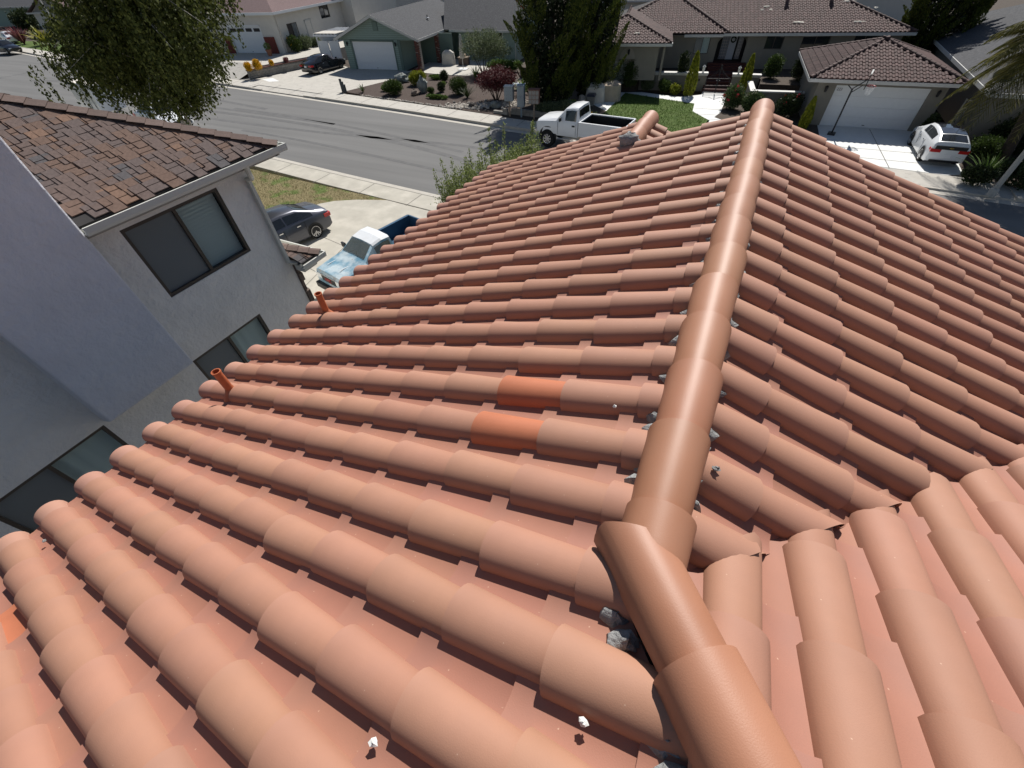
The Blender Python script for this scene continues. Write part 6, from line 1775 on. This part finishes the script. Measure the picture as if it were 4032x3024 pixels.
def pot(label, pos, seed):
    t = thing('potted_plant', label, 'potted plant', pos); mb = MB(); mb.lathe([(.0, 0), (.2, 0), (.3, .5), (.34, .5), (.34, .58), (.29, .58), (.27, .5), (0, .48)], 14); mb.obj('pot', MT['terracotta'], t, 40)
    rg = np.random.default_rng(seed); p, u, _ = shell_points(rg, [(0, 0, .85)], [(.38, .38, .35)], 260, .3); link('foliage', leaf_mesh('foliage', LF['bright'], p, u + rg.normal(size=p.shape) * .4, .12, .6, seed), t)
pot('terracotta pot with green plant right of the panelled garage door', (-50.3, 40.75, .88), 1); pot('terracotta pot left of the panelled garage door', (-57.2, 40.0, .88), 2)
shrub('round_shrub', 'dark tall shrub against the oxblood panel of the cream house', 'shrub', (-59.0, 43.4, .88), (2.0, 1.4, 2.3), 'dark', .14, 1500, 30)
shrub('round_shrub', 'pale flowering shrub in front of the oxblood panel', 'shrub', (-57.6, 41.6, .88), (1.3, 1.0, 1.2), 'olive', .12, 700, 31)
# 223 garden
th = 'golden columnar conifers by the gate'
def column_tree(label, pos, h, w, seed):
    rg = np.random.default_rng(seed); t = thing('columnar_conifer', label, 'conifer', (*pos, 0), 0, th); mb = MB(); mb.tube([(0, 0, 0), (0, 0, h * .8)], [.05, .015], 6); mb.obj('trunk', MT['bark'], t)
    n = 2600; q = rg.uniform(0.02, 1, n); a = rg.uniform(0, 6.283, n); rr = w / 2 * np.minimum(1, 1.25 * (1 - q) ** .55) * (.75 + .25 * np.minimum(1, q * 5)) * rg.uniform(.6, 1.08, n)
    p = np.stack([rr * np.cos(a), rr * np.sin(a), q * h], 1); dd = np.stack([np.cos(a) * .35, np.sin(a) * .35, np.ones(n)], 1)
    link('crown', leaf_mesh('crown', LF['lime'], p, dd + rg.normal(size=dd.shape) * .25, .16, .4, seed), t)
column_tree('golden columnar conifer against the wall left of the iron gate', (-4.55, 40.75), 2.75, .85, 1)
column_tree('golden columnar conifer right of the iron gate', (-.75, 41.6), 2.6, .75, 2)
column_tree('small green conifer by the garage wall left of the white garage door', (3.55, 34.9), 1.7, .6, 3)
for k, (x, y, z, w, h, m_, lb) in enumerate([(-6.55, 41.2, 0, 1.0, .85, 'green', 'round green shrub against the courtyard wall, left of the pair'), (-5.6, 40.9, 0, .95, .7, 'lime', 'low yellowish shrub beside the golden conifer'), (-8.0, 41.5, 0, 1.1, 1.0, 'olive', 'grey green shrub at the corner of the courtyard wall'),
      (-9.3, 40.6, .3, 1.3, 1.7, 'green', 'tall yellow green shrub in front of the arched niche'), (2.9, 43.4, .85, 1.6, 1.5, 'dark', 'dark shrub in the courtyard below the wide windows'), (0.9, 43.6, .85, 1.3, 1.5, 'green', 'green shrub in the courtyard under the narrow window'),
      (-5.6, 42.6, .85, .8, 1.6, 'dark', 'dark plant inside the recessed porch'), (6.0, 44.5, .85, 1.2, 1.4, 'dark', 'dark shrub between the courtyard and the garage side')]):
    shrub('round_shrub', lb, 'shrub', (x, y, z), (w, w, h), m_, .1, 900, 50 + k)
shrub('white_shrub', 'tall shrub with pale variegated leaves beside the arched niche', 'shrub', (-10.2, 40.4, .3), (1.2, 1.1, 2.0), 'ivy', .11, 1000, 60)
rs_ = 'rose bushes at the foot of the planter wall'
shrub('rose_bush', 'red rose bush nearest the gate path', 'rose bush', (-1.15, 37.9), (1.5, 1.3, 1.5), 'rose', .1, 1100, 61, rs_, flowers=('red', 26, .13))
shrub('rose_bush', 'cream and pink rose bush beside the red one', 'rose bush', (.25, 37.3), (1.4, 1.2, 1.3), 'rose', .1, 1000, 62, rs_, flowers=('white', 16, .14))
shrub('rose_bush', 'rose bush by the ridge cap with a few red blooms', 'rose bush', (2.4, 37.2), (1.7, 1.2, 1.3), 'dark', .1, 1100, 63, rs_, flowers=('red', 10, .14))
shrub('round_shrub', 'clipped bush beside the white hatchback', 'shrub', (12.1, 32.2), (1.5, 1.4, 1.1), 'green', .1, 1000, 64)
spiky('spiky_plant', 'fountain like fern at the end of the white driveway', 'plant', (11.6, 29.3), 1.3, 90, 'grassy', 5, 1.0, .06)
shrub('round_shrub', 'dark bush beside the pole at the right edge', 'shrub', (12.7, 28.6), (1.9, 1.6, 1.0), 'dark', .12, 1200, 65)
shrub('round_shrub', 'dark low bush under the fern by the pole', 'shrub', (11.0, 28.35), (1.4, 1.0, .8), 'dark', .1, 800, 66)
shrub('round_shrub', 'shrub mass under the palm by the side gate', 'shrub', (13.6, 33.6), (2.4, 2.2, 1.7), 'dark', .14, 1600, 67)
shrub('round_shrub', 'slim dark shrub at the right end of the garage wall', 'shrub', (9.9, 35.1), (.8, .6, 1.3), 'dark', .1, 500, 68)
# planting under the twin cypresses and beside the pickup
shrub('round_shrub', 'grey green low shrubs under the cypresses beside the pickup hood', 'shrub', (-12.2, 32.6), (3.4, 1.8, .9), 'olive', .12, 1600, 70)
shrub('round_shrub', 'small yellow green plant between the trash bin and the cypress', 'shrub', (-11.9, 34.5), (.9, .8, .6), 'lime', .08, 400, 71)
shrub('round_shrub', 'loose yellowing plant behind the pickup cab', 'shrub', (-9.6, 31.4), (1.6, 1.0, .8), 'olive', .1, 600, 72, flowers=('yellow', 8, .1))
# near bush in front of our house: tall feathery shoots
nbx = thing('feathery_bush', 'bright green bush with upright shoots rising past the far left roof edge', 'bush', (-7.4, 13.2, 0))
rg = np.random.default_rng(77); P = []; D_ = []; mb = MB()
for k in range(90):
    x = rg.uniform(-1.8, 1.6); y = rg.uniform(-.9, .9) + x * .12; top = 3.75 + .42 * x + rg.uniform(-.35, .3)
    tall = rg.random() < .14; h = top + (rg.uniform(.4, .9) if tall else 0)
    mb.tube([(x * .6, y * .5, 0), (x * .9, y * .8, h * .5), (x, y, h)], [.025, .016, .004], 4)
    n = int(h * (70 if tall else 170)); q = rg.uniform(.15, 1, n) ** .7; sp = (.10 if tall else .30) * (1.15 - .8 * q)
    P.append(np.stack([x * (.6 + .4 * q), y * (.5 + .5 * q), h * q], 1) + rg.normal(size=(n, 3)) * sp[:, None]); D_.append(rg.normal(size=(n, 3)) * .6 + [0, 0, .7])
mb.obj('stem', MT['bark'], nbx); link('foliage', leaf_mesh('foliage', LF['fresh'], np.concatenate(P), np.concatenate(D_), .075, .42, 9), nbx)
# far left planting
spiky('flax_plant', 'burgundy New Zealand flax by the far left driveway', 'plant', (-109, 42.6), 2.6, 130, 'flax', 8, .7, .16)
spiky('flax_plant', 'yellow green flax clump at the edge of the far left lawn', 'plant', (-103.5, 43.2), 2.4, 170, 'yflax', 9, .9, .16)
shrub('round_shrub', 'dark clipped bush on the far left slope', 'shrub', (-128, 52.5), (5, 4, 3.2), 'dark', .3, 1500, 80)
shrub('round_shrub', 'dark hedge behind the yellow flax', 'hedge', (-112, 50), (7, 3, 2.2), 'dark', .3, 1800, 81)
for k, (x, y, h, w, lb) in enumerate([(-118, 66, 11, 9, 'broad leafy tree above the pale far left house'), (-104, 56, 10, 8, 'olive toned tree behind the far left lawn'), (-88, 52, 9, 7, 'green tree behind the birch crown'), (-140, 75, 12, 11, 'dark tree at the top left corner')]):
    rg = np.random.default_rng(200 + k); t = thing('leafy_tree', lb, 'tree', (x, y, 0)); mb = MB(); branchy(mb, [(0, 0, 0), (.2, 0, h * .35), (.1, .2, h * .7)], .32, .1); mb.obj('trunk', MT['bark'], t)
    cs = [(rg.uniform(-.32, .32) * w, rg.uniform(-.32, .32) * w, h * rg.uniform(.4, .85)) for _ in range(11)]; p, u, _ = shell_points(rg, cs, [(w * .26, w * .26, h * .17)] * 11, 500, .5); p, u = clumped(rg, p, u, 6, .3)
    link('crown', leaf_mesh('crown', LF['dark' if k % 2 else 'green'], p, u + rg.normal(size=p.shape) * .5, .42, .6, 90 + k), t)

for k, (x, y, w, h, lb) in enumerate([(15.0, 36.5, 2.6, 1.6, 'dark bush against the right house wall behind the palm trunk'), (14.6, 30.2, 2.6, 1.5, 'dark bush at the right edge below the palm'), (13.0, 34.9, 1.6, 1.3, 'dark shrub beside the grey side gate')]):
    shrub('round_shrub', lb, 'shrub', (x, y), (w, w, h), 'dark', .14, 1000, 110 + k)

# ------------------------------------------------------------------ gardens, paths, small things
mb = MB(); mb.prism([(-33.5, 33.55), (-28.69, 32.75), (-21.28, 31.95), (-16.3, 31.25), (-16.0, 36), (-22.2, 46), (-24.8, 43.3), (-25.2, 42.0), (-27.1, 41.7), (-30, 41.75), (-31.9, 39.0)], -.4, .02)
struct('mulch_bed', mb, MT['mulch'])
mb = MB(); mb.prism([(-30.0, 41.8), (-27.1, 41.72), (-25.25, 42.0), (-24.7, 43.35), (-22.5, 47.0), (-24, 48.7), (-33.0, 48.5), (-32.4, 42.2)], -.4, .06)
struct('patio', mb, MT['concrete'])
mb = MB(); mb.prism([(-16.2, 31.1), (-9.5, 30.6), (-9.4, 34.9), (-10.9, 36.4), (-11.2, 44.5), (-22, 46), (-16.0, 36)], -.4, .015)
struct('planting_soil', mb, MT['soil'])
mb = MB(); mb.prism([(-9.39, 40.1), (-6.21, 39.2), (-3.70, 38.55), (-3.50, 36.53), (-2.2, 34.81), (-2.5, 30.0), (-9.2, 30.6), (-9.37, 34.95)], -.4, .03)
struct('lawn', mb, MT['lawn'])
mb = MB(); mb.prism([(-10.6, 39.95), (-11.1, 36.4), (-9.4, 34.8), (-9.35, 34.9), (-9.33, 40.0), (-6.2, 39.15), (-3.75, 38.5), (-3.5, 36.4), (-2.1, 34.8), (-2.0, 30.2), (5.3, 29.4), (5.3, 33), (-.8, 35.6), (-1.64, 37.02), (-1.74, 41.07), (-1.8, 43.6), (-3.7, 43.2), (-3.6, 41.3), (-5.0, 40.15), (-6.4, 40.35), (-8.2, 40.75)], -.4, .018)
struct('garden_path', mb, MT['whiteconcrete'])
mb = MB(); mb.prism([(-1.9, 35.6), (-.7, 34.6), (4.5, 33.6), (4.3, 38.4), (-.2, 38.2), (-.2, 42.5), (-1.7, 42.2), (-1.62, 37)], -.4, .022)
struct('rose_bed', mb, MT['soil'])
mb = MB(); mb.prism([(4.2, 36.0), (4.6, 30.5), (4.0, 29.6), (10.2, 29.2), (10.9, 29.6), (11.0, 32), (10.6, 36.6)], -.4, .012)
struct('garage_drive', mb, MT['whiteconcrete'])
mb = MB()
def jl(a, b, w=.015, z=.024):
    a, b = Vector((*a, z)), Vector((*b, z)); n = (b - a).cross(Vector((0, 0, 1))).normalized() * w; mb.add([a - n, b - n, b + n, a + n], [(0, 1, 2, 3)])
for a, b in (((7.3, 35.9), (7.7, 29.3)), ((4.5, 31.9), (10.9, 32.2)), ((4.6, 30.4), (10.9, 30.6)), ((-3.5, 37.4), (-1.65, 37.5)), ((-3.4, 36.0), (-1.0, 36.2)), ((-2.2, 34.8), (-.9, 35.6)), ((-10.9, 37.4), (-9.4, 37.6))): jl(a, b)
struct('path_joints', mb, MT['joint'])
# courtyard floor
mb = MB(); mb.prism([(-12.5, 41.0), (-9.2, 41.1), (-8.9, 41.75), (-3.75, 42.75), (-3.75, 44.0), (-1.65, 44.2), (-1.65, 43.15), (.25, 43.3), (.3, 41.6), (3.2, 41.9), (12, 46), (12, 62), (-22, 58), (-20, 42.5)], -.3, .86); struct('raised_lot', mb, MT['soil'])
mb = MB()
for k in range(5): mb.box(-1.0, 1.05, .42 * k, 2.6, -.05 + .17 * k, .02 + .17 * (k + 1), 0)
o = mb.obj('garden_steps', MT['redstep'], None); o.location = (-2.72, 42.35, 0); o.rotation_euler = (0, 0, R(8)); o['kind'] = 'structure'

# blade grass over the lawns
def grass(name, poly, n, mat, h, seed, z=.02):
    rg = np.random.default_rng(seed); a = np.array(poly); lo, hi = a.min(0), a.max(0); P = []
    q = rg.uniform(lo, hi, (n * 2, 2)); P = np.array([p for p in q if inpoly(p, poly)][:n])
    p3 = np.concatenate([P, np.full((len(P), 1), z + h * .4)], 1)
    o = link(name, leaf_mesh(name, LF[mat], p3, rg.normal(size=p3.shape) * .45 + [0, 0, 1], h, .22, seed)); o['kind'] = 'stuff'; o['label'] = name.replace('_', ' '); return o
grass('lawn_grass', [(-9.35, 40.05), (-6.21, 39.15), (-3.75, 38.5), (-3.55, 36.53), (-2.3, 34.81), (-2.6, 30.2), (-9.2, 30.7), (-9.3, 34.95)], 14000, 'grassy', .09, 1, .03)
grass('dry_grass', [(-30, 17.4), (-15.6, 16.26), (-17.0, 15.7), (-18.1, 15.2), (-18.6, 14.6), (-19.6, 12.7), (-30, 10.2)], 16000, 'dry', .07, 2, 0)
mb = MB(); mb.prism([(-125, 41.6), (-103.5, 40.2), (-85, 37.6), (-86, 44), (-97, 47.5), (-108, 46)], -.4, .0); struct('far_lawn', mb, MT['lawn'])
mb = MB(); mb.prism([(-100, 47.6), (-90, 44), (-84, 38), (-70, 36.2), (-66, 38), (-66, 70), (-128, 70), (-112, 52)], -.4, -.01); struct('far_yard', mb, MT['concrete'])
# cobbles of the dry stream
rgp = random.Random(4); mb = MB()
for k in range(520):
    t_ = rgp.random(); x = -21.5 + 5.3 * t_ + rgp.gauss(0, .45); y = 32.3 + 2.6 * t_ ** 1.5 + rgp.gauss(0, .42)
    if y < lerp_line(KF, x) + 1.8: continue
    r_ = rgp.uniform(.05, .13); mb.blob((x, y, r_ * .5), (r_ * 1.2, r_, r_ * .7), k, .3, 6, 4)
for k in range(160):
    x = -31 + 10.5 * rgp.random(); y = lerp_line(KF, x) + 1.84 + abs(rgp.gauss(0, .10)); r_ = rgp.uniform(.04, .09); mb.blob((x, y, r_ * .5), (r_ * 1.2, r_, r_ * .7), k, .3, 6, 4)
for k in range(160):
    x = -18.6 + rgp.gauss(0, .8); y = 40.5 + rgp.gauss(0, 1.1); r_ = rgp.uniform(.06, .15); mb.blob((x, y, r_ * .5), (r_ * 1.2, r_, r_ * .7), k, .3, 6, 4)
mb.obj('cobbles', material("pale_cobbles", (.42, .38, .33), rough=.9, per_piece=.35, var=.1), None, 50, kind='stuff', label='pale river cobbles')
def rock(label, pos, rad, seed, mat, amp=.3):
    mb = MB(); mb.blob((0, 0, 0), rad, seed, amp, 12, 8); o = mb.obj('rock', mat, None, 35); o.location = (*pos, rad[2] * .75); return tag(o, label, 'rock')
GRK = material("green_grey_rock", (.22, .235, .22), rough=.9, var=.35, vscale=4, bump=.8, bscale=9, bdist=.06)
rock('upright green grey rock in the mulch bed', (-26.15, 35.5), (.48, .38, .62), 3, GRK)
rock('rounded brown rock by the upright grey rock', (-26.3, 34.45), (.36, .3, .24), 4, material("brown_rock", (.2, .16, .13), rough=.95, var=.2))
rock('flat grey boulder by the drive edge of the bed', (-30.4, 38.2), (.75, .5, .38), 5, GRK)
rock('dark stone beside the cobbles at the pavement', (-19.6, 32.6), (.28, .24, .2), 6, material("dark_rock", (.06, .05, .045), rough=.9))
rock('pale stone under the maple', (-17.8, 33.1), (.42, .3, .26), 7, GRK)
rock('pale boulder between the cypress and the covered furniture', (-11.7, 36.0), (.35, .3, .35), 8, material("pale_rock", (.5, .42, .34), rough=.9, var=.2))
# mailboxes: three cluster boxes on posts
def mailbox(label, pos, size, body, doorm, postm, cols, rows, ph, rot=0):
    t = thing('mailbox', label, 'mailbox', (*pos, 0), R(rot), 'cluster mailboxes at the kerb'); w, d, h = size
    mb = MB(); mb.box(-w / 2, w / 2, -d / 2, d / 2, ph, ph + h); mb.box(-w / 2 - .03, w / 2 + .03, -d / 2 - .05, d / 2 + .03, ph + h, ph + h + .04); mb.obj('cabinet', body, t)
    mb = MB(); mb.box(-.05, .05, -.05, .05, 0, ph); mb.obj('post', postm, t)
    for i in range(cols):
        for j in range(rows):
            a, b = -w / 2 + w * i / cols, -w / 2 + w * (i + 1) / cols; z0, z1 = ph + h * j / rows, ph + h * (j + 1) / rows
            mb = MB(); mb.box(a + .015, b - .015, -d / 2 - .014, -d / 2, z0 + .015, z1 - .015); dd = mb.obj('door', doorm, t)
            mb = MB(); mb.box((a + b) / 2 - .015, (a + b) / 2 + .015, -d / 2 - .022, -d / 2 - .014, z1 - .07, z1 - .045); mb.obj('lock', MT['iron'], dd)
    return t
MB1 = material("grey_mailbox", (.33, .36, .37), rough=.5, var=.06); MB2 = material("blue_grey_mailbox", (.24, .30, .34), rough=.45); MB3 = material("rusty_mailbox", (.22, .10, .07), rough=.7, var=.3); MBD = material("worn_mailbox_door", (.36, .33, .29), rough=.6, var=.15)
mailbox('light grey cluster mailbox on a wooden post, left of the three', (-15.7, 31.45), (.62, .5, .85), MB1, MB1, MT['wood'], 2, 4, 1.0, 14)
mailbox('blue grey pedestal mailbox, middle of the three', (-14.78, 31.5), (.5, .5, 1.25), MB2, MB1, MB2, 1, 2, .7, 14)
mailbox('rusty red cluster mailbox with pale worn doors, right of the three', (-13.68, 31.3), (.72, .5, .8), MB3, MBD, MT['wood'], 3, 3, 1.0, 14)
t = thing('block_planter', 'small stack of grey concrete blocks beside the mailboxes', 'blocks', (-16.6, 31.75, 0), R(-5))
for k, (x, y, z) in enumerate(((0, 0, .1), (.42, 0, .1), (.42, 0, .3), (-.42, .02, .1))):
    mb = MB(); mb.box(x - .2, x + .2, y - .1, y + .1, z - .098, z + .098); b_ = mb.obj('block', MT['block'], t)
t = thing('garden_wall', 'low grey block wall behind the mailboxes', 'wall', (-15.9, 31.95, 0), R(-3))
for k in range(10):
    for r_ in range(2): link('block', BK, t, Matrix.Translation((.2 + k * .4 + (.1 if r_ else 0), 0, .1 + r_ * .2)))
# covered furniture, bins, post
draped('covered_furniture', 'pale canvas covered patio set on the white path beside the cypress', 'covered furniture', (-11.0, 37.0, 0), .3, (1.5, 1.3, 1.0), CANV, 7, None, .3)
draped('covered_furniture', 'beige canvas covered patio set right of the pale one', 'covered furniture', (-10.0, 37.9, 0), .2, (1.5, 1.5, 1.05), CANV2, 9, None, .2)
draped('covered_furniture', 'charcoal covered barbecue behind the pale covers', 'covered grill', (-11.2, 39.4, 0), .1, (1.6, .8, 1.1), CANVD, 11, None, .22)
t = thing('trash_bin', 'grey trash bin with dark blue lid in front of the pale cover', 'bin', (-10.95, 35.9, 0), .1)
mb = MB(); v = []
for z, w, d in ((0, .22, .2), (.62, .29, .27)): v += [(-w, -d, z), (w, -d, z), (w, d, z), (-w, d, z)]
mb.add(v, [(3, 2, 1, 0), (4, 5, 6, 7), (0, 1, 5, 4), (1, 2, 6, 5), (2, 3, 7, 6), (3, 0, 4, 7)]); mb.obj('body', MT['block'], t)
mb = MB(); mb.box(-.32, .32, -.3, .3, .62, .70); mb.box(-.28, .28, -.26, .28, .70, .76); mb.obj('lid', material("navy_lid", (.04, .045, .07), rough=.4), t)
t = thing('garden_sculpture', 'dark stepped timber posts at the corner of the drive', 'posts', (-33.5, 33.4, 0))
for k in range(3): 
    mb = MB(); mb.box(k * .16 - .07, k * .16 + .07, -.08, .08, 0, 1.0 - k * .2); mb.obj('post', material("dark_timber", (.07, .075, .08), rough=.9) if k == 0 else bpy.data.materials['dark_timber'], t)
t = thing('garden_bench', 'low blue white bench seat behind the maple', 'bench', (-18.3, 38.6, 0), R(8))
mb = MB(); mb.box(-.85, .85, -.28, .28, .40, .46); mb.obj('seat', material("pale_blue_bench", (.55, .62, .72), rough=.4), t)
for x in (-.7, .7):
    mb = MB(); mb.box(x - .05, x + .05, -.24, .24, 0, .40); mb.obj('leg', MT['iron'], t)
for k, (x, y, lb) in enumerate([(-30.75, 38.9, 'small path light on the drive edge of the mulch bed'), (-22.6, 46.4, 'small path light on the patio beside the flagpole')]):
    t = thing('path_light', lb, 'path light', (x, y, 0)); mb = MB(); mb.tube([(0, 0, 0), (0, 0, .42)], .015, 5); mb.obj('stake', MT['iron'], t); mb = MB(); mb.lathe([(.02, .42), (.05, .44), (.06, .52), (.1, .53), (.0, .58)], 10); mb.obj('lamp', MT['lampglass'], t)
# basketball hoop
t = thing('basketball_hoop', 'black portable basketball hoop standing on the drive before the white garage door', 'basketball hoop', (5.15, 34.2, 0), R(80))
mb = MB(); mb.box(-.25, .25, -.2, .2, 0, .10); mb.obj('base', MT['black'], t)
mb = MB(); mb.tube([(0, 0, .1), (0, .02, 2.35)], .045, 8); mb.tube([(0, .02, 2.35), (0, -.45, 2.78)], .03, 6); mb.tube([(0, .02, 2.15), (0, -.40, 2.55)], .025, 6); mb.tube([(0, .02, 2.3), (0, .3, 2.5)], .025, 6); mb.obj('pole', MT['iron'], t)
mb = MB(); mb.box(-.55, .55, -.56, -.52, 2.45, 3.15); mb.obj('backboard', MT['black'], t); 
mb = MB(); mb.box(-.56, .56, -.575, -.505, 3.15, 3.2); mb.obj('backboard_edge', MT['lampglass'], t)
n = 16; rim = [(.23 * math.cos(6.2832 * k / n), -.80 + .23 * math.sin(6.2832 * k / n), 2.55) for k in range(n + 1)]
mb = MB(); mb.tube(rim, .014, 5); r_ = mb.obj('hoop', MT['taillight'], t)
mb = MB()
for k in range(n):
    a0, a1 = 6.2832 * k / n, 6.2832 * (k + 1) / n
    mb.tube([(.23 * math.cos(a0), -.8 + .23 * math.sin(a0), 2.55), (.13 * math.cos(a1 + .3), -.8 + .13 * math.sin(a1 + .3), 2.15)], .007, 3); mb.tube([(.23 * math.cos(a1), -.8 + .23 * math.sin(a1), 2.55), (.13 * math.cos(a0 - .3), -.8 + .13 * math.sin(a0 - .3), 2.15)], .007, 3)
mb.obj('net', MT['whitepaint'], r_)
# street furniture
t = thing('street_lamp', 'grey street lamp pole at the right edge by the end of the white driveway', 'lamp post', (11.45, 27.1, 0), 0)
mb = MB(); mb.tube([(0, 0, 0), (0, 0, 9)], [.11, .07], 10); mb.obj('pole', MT['trim'], t, 60); mb = MB(); mb.lathe([(.17, 0), (.17, .3), (.12, .36)], 10); mb.obj('base', MT['trim'], t, 40)
mb = MB(); mb.tube([(0, 0, 8.9), (0, -.8, 9.3), (0, -1.8, 9.35)], .04, 6); mb.obj('arm', MT['trim'], t); mb = MB(); mb.box(-.12, .12, -2.4, -1.8, 9.25, 9.4); mb.obj('lamp_head', MT['trim'], t)
t = thing('street_lamp', 'grey street lamp pole beside the far left lawn', 'lamp post', (-81.8, 36.4, 0), 0)
mb = MB(); mb.tube([(0, 0, 0), (0, 0, 7.5)], [.13, .08], 10); mb.obj('pole', MT['trim'], t, 60)
mb = MB(); mb.tube([(0, 0, 7.4), (0, -.8, 7.8), (0, -1.8, 7.9)], .05, 6); mb.obj('arm', MT['trim'], t); mb = MB(); mb.box(-.14, .14, -2.4, -1.8, 7.8, 7.95); mb.obj('lamp_head', MT['trim'], t)
sg_ = thing('side_gate', 'grey board side gate with slatted top right of the garage', 'gate', (11.5, 37.3, 0), R(-4))
bd = MB().box(-.10, .10, -.015, .015, .05, 1.15).mesh('board', MT['trim'])
for k in range(6): link('board', bd, sg_, Matrix.Translation((.11 + k * .205, 0, 0)))
mb = MB(); mb.box(0, 1.25, -.03, .03, 1.5, 1.56); mb.box(-.06, 0, -.05, .05, 0, 1.6); mb.box(1.25, 1.31, -.05, .05, 0, 1.6); mb.obj('frame', MT['fasciawhite'], sg_)
mb = MB()
for k in range(7): mb.box(.09 + k * .17, .12 + k * .17, -.012, .012, 1.15, 1.5)
mb.obj('slats', MT['trim'], sg_)
# yard of the house beyond the sage garage
t = thing('patio_umbrella', 'white open umbrella in the yard beyond the sage garage', 'umbrella', (-43.5, 62.5, 0)); mb = MB(); mb.lathe([(1.5, 2.3), (.9, 2.65), (.0, 2.95)], 8); mb.obj('canopy', MT['whitepaint'], t); mb = MB(); mb.tube([(0, 0, 0), (0, 0, 2.9)], .03, 6); mb.obj('pole', MT['fasciawhite'], t)
shrub('flower_shrub', 'purple flowering shrub in the yard beyond the sage garage', 'shrub', (-47.5, 63.5), (2.4, 2, 2.1), 'green', .16, 900, 90, flowers=('flax', 40, .2))
# debris on the tiles
for k, (x, y, z, r_, lb) in enumerate([(.095, .123, 7.585, .011, 'white mortar chip on a pan tile beside the hip cap'), (-.438, -.176, 7.392, .012, 'white mortar chip on a pan tile at the bottom of the view'), (-.136, 1.223, 7.565, .008, 'grey mortar crumb on a cover tile below the ridge'), (.30, 1.045, 7.61, .012, 'dark mortar lump on the tile right of the ridge cap'), (-3.47, -.45, 6.31, .012, 'pale scrap near the left eave')]):
    mb = MB(); mb.blob((0, 0, 0), (r_ * 1.1, r_ * .9, r_ * .8), k + 2, .6, 7, 5); o = mb.obj('mortar_chip', material("white_chip", (.66, .65, .62), rough=.9) if k == 0 else (bpy.data.materials['white_chip'] if k < 3 else MT['mortar']), None, 40)
    o.location = (x, y, z); tag(o, lb, 'debris')
